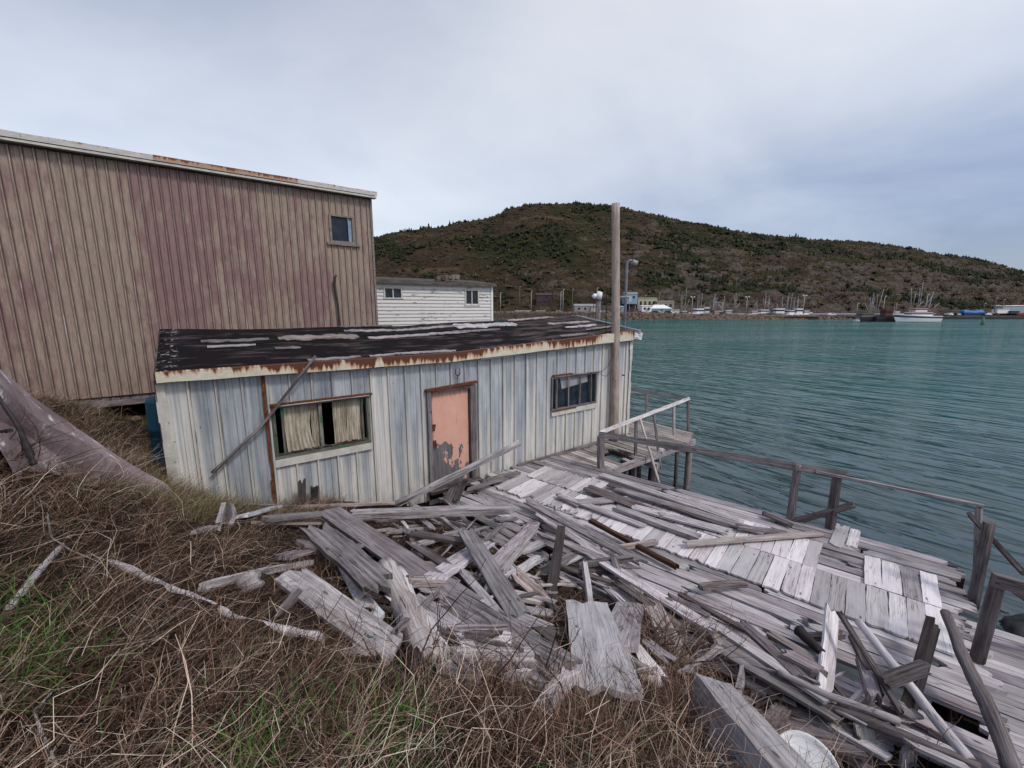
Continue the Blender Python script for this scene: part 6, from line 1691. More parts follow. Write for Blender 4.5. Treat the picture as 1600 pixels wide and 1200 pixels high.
# ------------------------------------------------------------------ grass and brambles
M_RED_G = leafy('reddish_dead_stalks', [(0.0, (0.03, 0.014, 0.010)), (0.35, (0.13, 0.065, 0.045)), (0.7, (0.32, 0.19, 0.14)), (1.0, (0.52, 0.37, 0.29))])
def blades(name, pts, length, width, lean, m, tint, seg=3, label=None, cat='grass', azi=None, droop=1.0, seed=1):
    rs = np.random.RandomState(seed); k = len(pts)
    L = length(rs, k); W = width(rs, k); az = rs.rand(k) * 2 * np.pi if azi is None else azi(rs, k)
    el = lean(rs, k)                         # elevation of the first segment
    side = rs.rand(k) * 2 * np.pi
    P = pts.copy(); S = seg + 1
    V = np.zeros((k, S, 2, 3)); cur = P.copy()
    wx = np.stack([np.cos(side), np.sin(side), rs.uniform(-.4, .4, k)], -1)
    dv = None
    for s in range(S):
        wk = W * (1 - 0.75 * s / seg) * .5
        V[:, s, 0] = cur - wx * wk[:, None]; V[:, s, 1] = cur + wx * wk[:, None]
        e = el - droop * (s / seg) * rs.uniform(.2, 1.4, k)
        a = az + rs.normal(0, .28, k) * s
        d = np.stack([np.cos(a) * np.cos(e), np.sin(a) * np.cos(e), np.sin(e)], -1)
        cur = cur + d * (L / seg)[:, None]
    V = V.reshape(k, S * 2, 3)
    base = np.arange(k)[:, None] * (S * 2)
    F = np.concatenate([base + np.array([[2 * s, 2 * s + 1, 2 * s + 3, 2 * s + 2]]) for s in range(seg)], 1).reshape(-1, 4)
    t = np.repeat(np.clip(tint(rs, k), 0, 1), seg)
    o = npmesh(name, V.reshape(-1, 3), F, m, rnd=t)
    tag(o, label, cat, kind='stuff'); return o
def scatter(n, f, seed, box=(-8.5, 3.2, .35, 7.6)):
    rs = np.random.RandomState(seed); x = rs.uniform(box[0], box[1], n); y = box[2] + (box[3] - box[2]) * rs.rand(n) ** 1.5
    den = f(x, y); keep = rs.rand(n) < den
    x, y = x[keep], y[keep]; z = terr_arr(x, y)
    return np.stack([x, y, z - .01], -1)
def pix(x, y, z):
    X = x; Yc = y * _c - (z - CH) * _s; Zc = y * _s + (z - CH) * _c
    Yc = np.maximum(Yc, .05); return 800 + FPX * X / Yc, 600 - FPX * Zc / Yc
def smooth(a, lo, hi): return np.clip((a - lo) / (hi - lo), 0, 1)
def grassmask(x, y):
    z = terr_arr(x, y)
    s_ = (x - SA.x) * SD.x + (y - SA.y) * SD.y; t_ = (x - SA.x) * SN.x + (y - SA.y) * SN.y
    inside = ((s_ > -.05) & (t_ < .05) & (s_ < 10.3) & (t_ > -4.7)) | ((x * -.6 + y * .8) > 13.8)
    # the heap: boards show, grass thins. boundary runs along the foot of the pile (world line through measured points)
    hp = [hit(u, v) for u, v in ((330, 830), (480, 910), (560, 975), (660, 1060), (800, 1055), (900, 1085), (1010, 1075), (1100, 1110), (1250, 1210))]
    bx = np.array([p.x for p in hp]); by = np.array([p.y for p in hp])
    o = np.argsort(bx); lim = np.interp(x, bx[o], by[o])
    heap = smooth(y, lim - .10, lim + .35) * (x > bx.min())
    den = (1 - .93 * heap) * (z > CH - 3.35) * (~inside)
    r_ = x / np.maximum(y, .3)
    return den * (1 - .8 * smooth(r_, .50, .62) * (y > 1.6))
def clear_boards(P, extra, frac, seed=0):
    rs = np.random.RandomState(seed); keep = np.ones(len(P), bool)
    segs = list(SEGS) + [(-3.75, 2.75, -4.15, 3.6, .5), (-4.15, 3.5, -4.15, 4.55, .42)] + [tuple(a[:2]) + tuple(b[:2]) + (.06,) for a, b in DRIFT]
    for ax, ay, bx, by, w in segs:
        dx_, dy_ = bx - ax, by - ay; L2 = dx_ * dx_ + dy_ * dy_ + 1e-9
        t = np.clip(((P[:, 0] - ax) * dx_ + (P[:, 1] - ay) * dy_) / L2, 0, 1)
        # the near side matters most: what stands there hides the board
        d = np.hypot(P[:, 0] - (ax + t * dx_), P[:, 1] + extra * .4 - (ay + t * dy_))
        keep &= ~((d < w / 2 + extra) & (rs.rand(len(P)) < frac))
    return P[keep]
_dl = [hit(u, v) for u, v in ((165, 876), (240, 908), (305, 930), (372, 968), (440, 988), (500, 1003))]
DRIFT = list(zip(_dl[:-1], _dl[1:])) + [(hit(12, 958), hit(108, 838)), (hit(600, 888), hit(672, 1050))]
dry = clear_boards(scatter(330000, grassmask, 5), .0, .75, 3)
nf = np.array([mnoise.noise(Vector((a * 1.1, b * 1.1, 4))) for a, b in zip(dry[:, 0], dry[:, 1])])
clump = np.array([mnoise.noise(Vector((a * 5, b * 5, 9))) for a, b in zip(dry[:, 0], dry[:, 1])])
azf = nf * 3.5
blades('dry_grass', dry, lambda r, k: r.uniform(.06, .30, k) * (1 + .3 * clump), lambda r, k: r.uniform(.0018, .0055, k), lambda r, k: np.abs(r.normal(.32, .42, k)), M_DRY,
       lambda r, k: r.beta(1.6, 2.2, k) * .95 + .35 * clump, label='matted dry brown grass covering the bank', azi=lambda r, k: -0.9 + azf + r.normal(0, 1.1, k), droop=.7, seed=2)  # clump tint darkens the gaps, shade between clumps put into blade colour
sel = RNG.rand(len(dry)) < .10
st = clear_boards(dry[sel], .18, .8, 4)
blades('straw_stalks', st, lambda r, k: r.uniform(.25, .75, k), lambda r, k: r.uniform(.0022, .0052, k), lambda r, k: r.uniform(.15, .9, k), M_DRY,
       lambda r, k: r.uniform(.45, 1.0, k), seg=5, label='long pale straw stalks arching over the bank', azi=lambda r, k: .5 + 0 + r.normal(0, .9, k), droop=.9, seed=3)
# clumps: blades rising together from one root
def tufts(name, centers, per, spread, length, width, m, tint, label, seed, el=(.5, 1.5), droop=1.2, seg=4):
    rs = np.random.RandomState(seed); n = len(centers)
    P = np.repeat(centers, per, 0); off = rs.normal(0, spread, (len(P), 2)); P = P.copy(); P[:, :2] += off
    az0 = np.arctan2(off[:, 1], off[:, 0]); sc_ = np.repeat(rs.uniform(.55, 1.25, n), per); tn = np.repeat(rs.uniform(-.22, .22, n), per)
    return blades(name, P, lambda r, k: r.uniform(*length, k) * sc_, lambda r, k: r.uniform(*width, k), lambda r, k: r.uniform(el[0], el[1], k), m,
                  lambda r, k: tint(r, k) + tn, seg=seg, label=label, azi=lambda r, k: az0 + r.normal(0, .7, k), droop=droop, seed=seed)
tc_ = clear_boards(scatter(8000, grassmask, 31), .13, .93, 1)

tufts('grass_tufts', tc_, 34, .022, (.10, .34), (.002, .0048), M_DRY, lambda r, k: r.beta(1.4, 2.2, k), 'shaggy tufts of dead brown grass standing out of the mat', 32)
def edgemask(x, y):
    z = terr_arr(x, y); u, v = pix(x, y, z)
    return np.exp(-(((u - 960) / 190) ** 2 + ((v - 1140) / 42) ** 2)) + .7 * np.exp(-(((u - 700) / 90) ** 2 + ((v - 1070) / 35) ** 2)) + .5 * np.exp(-(((u - 470) / 80) ** 2 + ((v - 905) / 25) ** 2)) + .5 * np.exp(-(((u - 1060) / 60) ** 2 + ((v - 1020) / 40) ** 2))
ec = clear_boards(scatter(7000, edgemask, 33, (-2.6, 2.4, 1.2, 6.0)), .10, .88, 2)
tufts('tall_dead_grass', ec, 16, .03, (.14, .40), (.0018, .004), M_RED_G, lambda r, k: r.beta(1.6, 1.7, k), 'tall reddish dead grass rising in front of the broken boards', 34, el=(.9, 1.55), droop=.55, seg=5)
def gmask(x, y):
    z = terr_arr(x, y); u, v = pix(x, y, z)
    a = np.exp(-(((u - 30) / 90) ** 2 + ((v - 1060) / 90) ** 2)) + np.exp(-(((u - 420) / 260) ** 2 + ((v - 1190) / 45) ** 2)) * 1.0 + np.exp(-(((u - 140) / 200) ** 2 + ((v - 1130) / 70) ** 2)) * .35
    a += .22 * np.exp(-(((u - 20) / 80) ** 2 + ((v - 980) / 50) ** 2)) + .4 * np.exp(-(((u - 640) / 110) ** 2 + ((v - 1165) / 40) ** 2)) + .35 * np.exp(-(((u - 150) / 60) ** 2 + ((v - 790) / 25) ** 2)) + .25 * np.exp(-(((u - 930) / 90) ** 2 + ((v - 1190) / 30) ** 2))
    cl_ = np.sin(x * 9.1 + 3 * np.sin(y * 5.3)) * np.sin(y * 8.3 + 2 * np.sin(x * 4.7))
    return a * grassmask(x, y) * smooth(cl_, -.15, .5) * 1.3
gp = scatter(230000, gmask, 8)
blades('green_grass', gp, lambda r, k: r.uniform(.10, .32, k), lambda r, k: r.uniform(.003, .008, k), lambda r, k: r.uniform(.6, 1.5, k), M_GRN,
       lambda r, k: r.beta(1.6, 1.6, k), label='fresh green grass blades coming through the dry mat', droop=1.2, seed=4)
def tmask(x, y):
    z = terr_arr(x, y); u, v = pix(x, y, z)
    return (np.exp(-(((u - 290) / 60) ** 2 + ((v - 765) / 30) ** 2)) + .4 * np.exp(-(((u - 330) / 90) ** 2 + ((v - 800) / 20) ** 2)) + .4 * np.exp(-(((u - 150) / 90) ** 2 + ((v - 640) / 25) ** 2))) * grassmask(x, y)
tp = scatter(60000, tmask, 12, (-6.5, -2.5, 3.5, 7.5))
tp = clear_boards(tp, .0, .9, 6)
blades('olive_tussock', tp, lambda r, k: r.uniform(.12, .42, k), lambda r, k: r.uniform(.003, .006, k), lambda r, k: r.uniform(.5, 1.4, k), M_OLIVE,
       lambda r, k: r.beta(1.8, 1.6, k), seg=4, label='olive green tussock grass at the left foot of the shed wall', droop=1.0, seed=6)
# behind: rough grass on the bank by the warehouse foot
bp_ = scatter(26000, lambda x, y: ((x * -.6 + y * .8) < 13.9) * ((x * -.6 + y * .8) > 8.0) * (x < -4.4) * 1.0, 14, (-13, -4.4, 4.5, 11))
blades('rough_grass', bp_, lambda r, k: r.uniform(.08, .24, k), lambda r, k: r.uniform(.004, .008, k), lambda r, k: r.uniform(.3, 1.3, k), M_OLIVE,
       lambda r, k: r.beta(1.6, 2.2, k), label='rough brown and olive grass between boulder and warehouse', droop=1.0, seed=7)
# litter inside the heap
def hmask(x, y):
    return smooth(1 - grassmask(x, y), .3, .9) * (terr_arr(x, y) > CH - 3.6) * (~np.array([on_deck(a, b) for a, b in zip(x, y)])) * ((((x - SA.x) * SN.x + (y - SA.y) * SN.y) > .05))
hpt = scatter(22000, hmask, 15, (-3.5, 2.6, 1.6, 6.5))
hpt[:, 2] += RNG.rand(len(hpt)) * .10
blades('heap_straw', hpt, lambda r, k: r.uniform(.05, .2, k), lambda r, k: r.uniform(.0016, .0035, k), lambda r, k: r.normal(.1, .4, k), M_DRY, lambda r, k: r.beta(1.6, 1.7, k), label='dead straw caught between the broken boards', droop=.6, seed=8)

def bramble(name, base, n, L, label, seed, spread=1.0, thick=.004, up=.8, cat='bramble', group=None):
    random.seed(seed); mb = MB()
    def stem(p, d, L, r, depth):
        k = 7; pts = [p]; dd = d.copy(); rs = [r]
        for i in range(k):
            dd = (dd + Vector((random.gauss(0, .22), random.gauss(0, .22), random.gauss(-.06, .16)))).normalized()
            q = pts[-1] + dd * L / k
            zt = surf(q.x, q.y)
            if q.z < zt + .005: q.z = zt + .01; dd.z = abs(dd.z) * .5
            pts.append(q); rs.append(r * (1 - .75 * (i + 1) / k))
        mb.tube(pts, rs, 4, r=min(1, max(0, random.betavariate(1.5, 1.8))), smooth=False, caps=False)
        if depth:
            for i in (2, 3, 4, 5, 6):
                if random.random() < .62: 
                    d2 = (dd + Vector((random.gauss(0, .7), random.gauss(0, .7), random.gauss(.15, .5)))).normalized()
                    stem(pts[i], d2, L * random.uniform(.25, .55), rs[i] * .65, depth - 1)
    for _ in range(n):
        a = random.uniform(0, 2 * math.pi)
        d = Vector((math.cos(a) * spread, math.sin(a) * spread, random.uniform(.25, 1.4) * up)).normalized()
        b = base + Vector((random.gauss(0, .07), random.gauss(0, .07), 0)); b.z = surf(b.x, b.y) - .01
        stem(b, d, L * random.uniform(.5, 1.1), thick * random.uniform(.5, 1.1), 2)
    return mb.build(name, M_STEM if name == 'tangled_bush' else M_TWIG, label=label, cat=cat, group=group)
bramble('tangled_bush', hit(1050, 1045, .0), 75, .75, 'dense tangle of bare brown stems before the hole in the deck', 1, .9, .0085)
bramble('tangled_bush', hit(1015, 1010), 44, .65, 'bare tangle right behind the bleached slab', 2, .9, .008)
bramble('tangled_bush', hit(1110, 1050), 20, .5, 'small bare bush at the left end of the wide sloping board', 12, .9, .007)
bramble('bramble', hit(655, 1075), 9, .85, 'tall dark bramble rising before the flaking split log', 3, .5, .008, 1.3)
bramble('bramble', hit(560, 1120), 6, .55, 'thin bramble low in the grass left of the tall dark one', 4, .8, .0035)
bramble('bramble', hit(865, 1085), 10, .75, 'dark bramble left of the bleached slab foot', 5, .7, .006, 1.1)
bramble('bramble', hit(850, 985), 18, .30, 'nest of dark twigs at the foot of the dark post', 6, 1.0, .006, .6)
bramble('bramble', hit(1010, 1115), 12, .55, 'reddish bramble under the bleached slab to its right', 7, .8, .006)
bramble('bramble', hit(1220, 1165), 12, .42, 'bramble over the big squared timber', 8, .8, .0045)
bramble('bramble', hit(1350, 1165), 12, .42, 'bramble right of the white lid', 9, .8, .0045)
bramble('bramble', hit(1440, 1170), 8, .40, 'bramble at the bottom right corner of the deck', 10, .8, .0045)
bramble('bramble', hit(150, 745), 7, .55, 'thorny stems crossing the purple boulder', 13, .8, .0040, .9)
bramble('bramble', hit(60, 790), 8, .60, 'thorny stems at the left edge under the broken branch', 14, .8, .0042, .9)
bramble('bramble', hit(290, 1040), 5, .6, 'lone dark bramble in the middle of the grass slope', 15, .8, .0034, .8)
bramble('bramble', hit(330, 790), 6, .5, 'fine dry stems by the left foot of the shed wall', 16, .6, .0028, 1.2)
bramble('bramble', hit(470, 800), 5, .4, 'fine dry stems below the wide window', 17, .7, .0026, 1.0)
bramble('bramble', hit(740, 950), 8, .4, 'twigs in front of the knotty plank', 18, .9, .005, .7)
bramble('bramble', hit(22, 742), 30, .55, 'dark thicket of stems under the upper end of the purple boulder', 21, .8, .008, .8)
bramble('bramble', hit(480, 1150), 9, .6, 'dark weed stems at the bottom left of centre', 22, .6, .0055, 1.2)
bramble('bramble', hit(760, 1130), 12, .6, 'dark weed stems in front of the low stack of planks', 23, .6, .006, 1.2)
bramble('bramble', hit(180, 985), 7, .5, 'dark weed stems in the left of the grass slope', 24, .7, .005, 1.0)
# pale crooked roots lying in the grass
def roots(label, px_, r, seed):
    random.seed(seed); mb = MB(); P = [hit(u, v, .05) for u, v in px_]; log(mb, P, r, r * .5, 7, .1, .02); mb.build('dead_stem', W_PALE, label=label, cat='stem')
roots('pale hooked dead stem curling left of the slope middle', [(20, 800), (12, 770), (40, 760), (60, 790)], .006, 1)
roots('pale forked dead stem below the purple boulder', [(75, 805), (80, 840), (110, 860), (160, 880)], .006, 2)
roots('thin pale stem arching toward the shed', [(165, 845), (230, 820), (300, 785)], .004, 3)
roots('dead pale stem at the bottom left corner', [(85, 1200), (60, 1150), (50, 1110), (80, 1080)], .007, 4)
roots('long straight straw across the slope middle', [(170, 1080), (270, 1040), (390, 990)], .0035, 5)
# broad leaves
def leaves():
    rs = np.random.RandomState(3); V = []; F = []; R = []
    k = 0
    for (u0, v0, su, sv, n) in ((645, 1158, 40, 18, 130), (905, 1128, 18, 22, 50), (640, 1190, 40, 12, 60)):
        for _ in range(n):
            p = hit(rs.normal(u0, su), rs.normal(v0, sv), .02 + .05 * rs.rand())
            a = rs.rand() * 6.28; L = rs.uniform(.012, .028); W = L * .75
            d = np.array([math.cos(a), math.sin(a), rs.uniform(-.3, .5)]); s = np.array([-math.sin(a), math.cos(a), rs.uniform(-.3, .3)])
            c = np.array(p)
            pts = [c, c + d * L * .4 + s * W * .5, c + d * L * .8 + s * W * .35, c + d * L * 1.1, c + d * L * .8 - s * W * .35, c + d * L * .4 - s * W * .5]
            V += pts; F.append([k, k + 1, k + 2, k + 3]); F.append([k, k + 3, k + 4, k + 5]); R += [rs.rand()] * 2; k += 6
    o = npmesh('ground_leaves', np.array(V), np.array(F), M_LEAF, rnd=R); tag(o, 'small broad green leaves low in the grass at the bottom', 'leaves', kind='stuff')
leaves()
# ------------------------------------------------------------------ far shore
random.seed(77)
def fx(u, Y, v=484): return ray(u, v)[0] * Y
def zat(v, Y, u=1200): return CH + ray(u, v)[1] * Y
# breakwater rocks: hundreds of stones, nobody could count them at this size
def breakwater():
    rs = np.random.RandomState(9); V = []; F = []; R = []; k = 0
    cube = np.array([[x, y, z] for x in (-1, 1) for y in (-1, 1) for z in (-1, 1)], float)
    faces = np.array([[0, 1, 3, 2], [4, 6, 7, 5], [0, 4, 5, 1], [2, 3, 7, 6], [0, 2, 6, 4], [1, 5, 7, 3]])
    n = 5200
    for _ in range(n):
        u = rs.uniform(560, 1345); Y0 = 226 + 4 * math.sin(u * .01)
        top = np.interp(u, [560, 770, 1000, 1080, 1200, 1345], [3.9, 3.7, 3.4, 2.4, 1.9, 1.7])
        if u > 1235 and rs.rand() < .6: continue
        h = rs.rand(); z = -0.6 + (top + .4) * h; y = Y0 + 5.5 * h + rs.uniform(-.5, .5)
        if rs.rand() < .3: y = Y0 + 5.5 + rs.rand() * 6; z = top - .3
        s = rs.uniform(.35, .85) * np.array([1.2, 1, .8])
        th = rs.rand() * 6.28; ca, sa = math.cos(th), math.sin(th); ph = rs.uniform(-.5, .5)
        P = cube * (1 + rs.uniform(-.3, .25, (8, 3))) * s
        Rm = np.array([[ca, -sa, 0], [sa, ca, 0], [0, 0, 1]]) @ np.array([[1, 0, 0], [0, math.cos(ph), -math.sin(ph)], [0, math.sin(ph), math.cos(ph)]])
        P = P @ Rm.T + np.array([fx(u, y), y, z])
        V.append(P); F.append(faces + k); R += [rs.rand()] * 6; k += 8
    o = npmesh('breakwater_rocks', np.concatenate(V), np.concatenate(F), M_RIPRAP, rnd=R); tag(o, 'brown armour stones of the breakwater across the harbour', 'rocks', kind='stuff')
    # core and roadway
    x0, x1 = fx(540, 230), fx(1060, 230)
    mb = MB(); mb.box(((x0 + x1) / 2, 238, .8), (x1 - x0, 16, 4.6)); mb.box((fx(1200, 232), 233.5, .3), (fx(1345, 232) - fx(1055, 232), 5.5, 2.4)); mb.build('breakwater_core', M_APRON, label='gravel top of the breakwater', cat='breakwater', kind='structure')
    # timber faced wharf end with pale cap beam
    a, b = fx(1100, 226.5), fx(1281, 226.5)
    root = empty('far_wharf', ((a + b) / 2, 227, 0), 'long low wharf with a tan cap beam across the harbour', 'wharf')
    mb = MB(); mb.box(((a + b) / 2, 226.8, 1.72), (b - a, 1.4, .35)); mb.build('cap_beam', M_CONCT, root)
    mb = MB(); c = fx(1228, 227); mb.box(((c + b) / 2, 227.4, .8), (b - c, 1.6, 1.5)); mb.build('timber_face', W_DARK, root)
M_CONCT = plain('tan_cap_beam', (0.24, 0.16, 0.085), 0.85, var=0.3, scale=.3)
breakwater()
def quay():
    mb = MB(); a, b = fx(1283, 231), fx(2600, 231)
    mb.box(((a + b) / 2, 236.5, .35), (b - a, 11, 3.0)); mb.build('quay', M_CONC, label='grey quay edge at the right end of the far shore', cat='quay', kind='structure')
    mb = MB(); mb.box(((a + b) / 2, 230.9, .1), (b - a, .3, 2.2)); mb.build('quay_fender', M_BLACKP, label='dark timber fendering along the far quay', cat='fender')
quay()
def light_pole(u, vt, vb, Y, label, twin=False, arm=False, r=.14):
    x = fx(u, Y); zt = zat(vt, Y, u); zb = min(zat(vb, Y, u), 3.2)
    mb = MB(); mb.tube([(x, Y, zb - .6), (x, Y, zt)], [r * 1.3, r], 6); root = mb.build('light_pole', M_MASTC if not arm else M_POLEB, label=label, cat='light pole', group='poles along the far shore')
    if twin:
        for s in (-1, 1):
            mb = MB(); mb.tube([(x, Y, zt - .1), (x + s * .75, Y, zt)], .07, 5); mb.box((x + s * .85, Y - .1, zt + .1), (.55, .5, .45)); mb.build('lamp_head', M_WHITE, root)
    else:
        mb = MB(); mb.box((x + .3, Y - .1, zt + .05), (.8, .3, .25)); mb.build('lamp_head', M_OFFW, root)
M_POLEB = plain('wood_pole_far', (0.16, 0.13, 0.11), .9)
for a in [(782, 457, 488, 236, 'far light pole just right of the clapboard building', 0), (812, 448, 474, 268, 'far utility pole left of the dark rock face', 1), (830, 455, 486, 238, 'far pole in front of the dark rock face', 0),
          (876, 456, 487, 240, 'far pole left of a close pair', 0), (879.5, 452, 487, 241, 'taller far pole of the close pair', 0), (894, 452, 474, 262, 'far utility pole right of the close pair', 1), (932, 450, 486, 244, 'far pole just behind the white floodlight', 0),
          (1029, 458, 486, 262, 'wooden pole between pale blue and cream huts', 1), (1007, 462, 480, 262, 'short pole beside the cream hut', 1)]:
    light_pole(a[0], a[1], a[2], a[3], a[4], arm=bool(a[5]))
for a in [(1081, 464, 491, 236, 'twin lamp pole at the left end of the boats'), (1166, 464, 491, 236, 'twin lamp pole in the middle of the boats'), (1255, 462, 490, 240, 'twin lamp pole at the right end of the moored boats')]: light_pole(*a[:4], a[4], twin=True)
for a in [(1339, 474, 488, 243, 'short pole left of the dark trawlers', 0), (1446, 460, 490, 238, 'pole with a bright lamp behind the white longliner', 0), (1380, 463, 490, 238, 'pole behind the dark trawlers', 0), (1537, 474, 487, 242, 'pole behind the blue covered boat', 1), (1554, 466, 487, 244, 'pole left of the long warehouse', 1), (1566, 468, 486, 246, 'curved lamp pole before the long warehouse', 1), (1296, 428, 440, 330, 'pole on the rocky terrace', 1), (1453, 412, 428, 360, 'left pole of the pair high on the slope', 1), (1458, 413, 428, 361, 'right pole of the pair high on the slope', 1), (1147, 437, 449, 330, 'lone pole on the rocky ledge above the boats', 1)]:
    u, vt, vb, Y, lab, arm = a
    if Y > 300:
        x = fx(u, Y); zb = hill_z(ray(u, 484)[0], Y); mb = MB(); mb.tube([(x, Y, zb - 1), (x, Y, zb + 9)], [.22, .15], 6); mb.box((x, Y, zb + 8.2), (1.8, .15, .15)); mb.build('utility_pole', M_POLEB, label=lab, cat='utility pole', group='poles along the far shore')
    else: light_pole(u, vt, vb, Y, lab, arm=bool(arm))

# ---- boats
def hull_mesh(L, B, H, fl=.35):
    st = 12; mb = MB(); vs = []
    for i in range(st + 1):
        f = i / st; x = (f - .5) * L
        hb = B / 2 * (min(1, 1.15 * (1 - f ** 3.2)) if f > .4 else (.86 + .14 * f / .4)); hb = max(hb, .04)
        sheer = H * (1 + fl * f ** 2.2)
        xs = x + (.10 * L * f ** 6)
        for (a, z) in ((.55, -.35), (.86, .05), (1.0, .5), (1.04, 1.0)): vs.append((x + (xs - x) * z, -hb * a, max(-.3, sheer * z)))
        for (a, z) in ((1.04, 1.0), (1.0, .5), (.86, .05), (.55, -.35)): vs.append((x + (xs - x) * z, hb * a, max(-.3, sheer * z)))
    fs = []
    for i in range(st):
        for k in range(7): fs.append((i * 8 + k, (i + 1) * 8 + k, (i + 1) * 8 + k + 1, i * 8 + k + 1))
    fs.append(tuple(range(8))); fs.append(tuple(st * 8 + k for k in reversed(range(8))))
    return vs, fs
def boat(name, label, u, Y, L, B, H, head, hm, cab, masts, group=None, stripe=None, cat='fishing boat', booms=1, cabin_m=None, roof_m=None, top_m=None, z0=0.0):
    x0 = fx(u, Y); c, s = math.cos(head), math.sin(head)
    T = lambda p: Vector((x0 + p[0] * c - p[1] * s, Y + p[0] * s + p[1] * c, z0 + p[2]))
    R = Matrix.Rotation(head, 3, 'Z')
    root = empty(name, (x0, Y, z0), label, cat, group)
    vs, fs = hull_mesh(L, B, H); mb = MB(); mb.add([T(v) for v in vs], fs, None, .5); mb.build('hull', hm, root)
    # deck
    mb = MB(); mb.box(T((-.03 * L, 0, H * .8)), (L * .86, B * .86, .08), R); mb.build('deck', M_GREYP, root)
    if stripe:
        v2 = [v for v in vs]; mb = MB(); f2 = []; w = []
        for i in range(13):
            for k in (2, 3, 4, 5):
                p = Vector(v2[i * 8 + k]); q = Vector((p.x, p.y * 1.012 + (.02 if p.y > 0 else -.02), p.z)); w.append(q)
        for i in range(12):
            for k in (0, 2):
                a, b = w[i * 4 + k], w[(i + 1) * 4 + k]; a1, b1 = w[i * 4 + k + 1], w[(i + 1) * 4 + k + 1]
                lo = .25 if k == 0 else .75; hi = .75 if k == 0 else .25
                q = [T(a.lerp(a1, .25)), T(b.lerp(b1, .25)), T(b.lerp(b1, .8)), T(a.lerp(a1, .8))]; mb.add(q, [(0, 1, 2, 3)])
        mb.build('hull_stripe', stripe, root)
    if cab:
        for (cx, cl, cw, z, ch) in cab:
            mb = MB(); mb.box(T((cx * L, 0, z + ch / 2)), (cl, cw, ch), R)
            cb = mb.build('wheelhouse', cabin_m or M_WHITE, root)
            mb = MB(); mb.box(T((cx * L, 0, z + ch * .66)), (cl + .06, cw + .06, ch * .26), R); mb.build('window_band', M_GLASS, cb)
            mb = MB(); mb.box(T((cx * L, 0, z + ch + .08)), (cl + .5, cw + .4, .16), R); mb.build('wheelhouse_roof', roof_m or M_WHITE, cb)
    for (mx, h, lean) in masts:
        mb = MB(); b0 = T((mx * L, 0, H * .8)); t0 = T((mx * L + lean, 0, h)); mb.tube([b0, t0], [.10, .06], 6)
        mo = mb.build('mast', M_MASTC, root)
        mb = MB()
        for q in (-.42, .44): mb.tube([t0, T((q * L, 0, H * 1.05))], .025, 3)
        mb.build('rigging', M_GREYP, mo)
        if booms:
            mb = MB(); mb.tube([T((mx * L, 0, H + 1.2)), T((mx * L - L * .25, 0, h * .62))], .07, 5); mb.build('boom', M_MASTC, mo)
            for sd_ in (-1, 1):
                if random.random() < .6: mb = MB(); mb.tube([T((mx * L + .3, sd_ * .3, H)), T((mx * L + .2, sd_ * 1.0, h * .85))], .06, 5); mb.build('outrigger', M_MASTC, mo)
    # rails
    mb = MB()
    for sd_ in (-1, 1): mb.tube([T((-.42 * L, sd_ * B * .43, H * 1.0 + .7)), T((.1 * L, sd_ * B * .46, H * 1.05 + .7)), T((.40 * L, sd_ * B * .22, H * 1.25 + .7))], .03, 3)
    mb.build('rail', M_GREYP, root)
    return root
# white longliner with a blue band
boat('longliner', 'white and blue longliner with red roof at the far quay', 1435, 181, 16.5, 5.0, 2.5, rad(176), M_WHITE,
     [(-.02, 8.5, 3.6, 2.1, 1.9), (.0, 4.6, 3.2, 4.1, 1.5)], [(-.22, 12.5, -1.2), (.16, 14.0, 1.5), (-.02, 16.5, .2)], stripe=M_DBLUE, roof_m=M_RED)
boat('trawler', 'dark hulled trawler with a red wheelhouse left of the white longliner', 1388, 187, 13.5, 4.4, 2.2, rad(4), M_BLACKP,
     [(-.05, 3.2, 2.8, 2.0, 3.2)], [(.25, 8, .3)], cabin_m=M_DRED, roof_m=M_RED)
boat('trawler', 'dark workboat with tan deck cargo, leftmost of the vessels at the quay', 1358, 188, 11, 4.2, 2.0, rad(3), M_BLACKP,
     [(-.12, 5.5, 2.8, 1.8, 1.6)], [(.05, 12.5, .6), (.33, 13.8, 1.6)], cabin_m=M_OFFTAN, roof_m=M_OFFTAN)
boat('skiff', 'small pale open boat at the left end of the dark workboat', 1344, 187, 4.5, 1.8, .9, rad(12), M_OFFW, [(.0, 1.2, 1.2, .6, .8)], [], booms=0, cat='boat')
mb = MB(); mb.box((fx(1402, 190), 191, 3.0), (2.6, 2.2, 3.0)); o = mb.build('deck_hut', M_OFFW, label='white hut between the dark trawler and the longliner', cat='hut')
G = 'boats moored behind the breakwater'
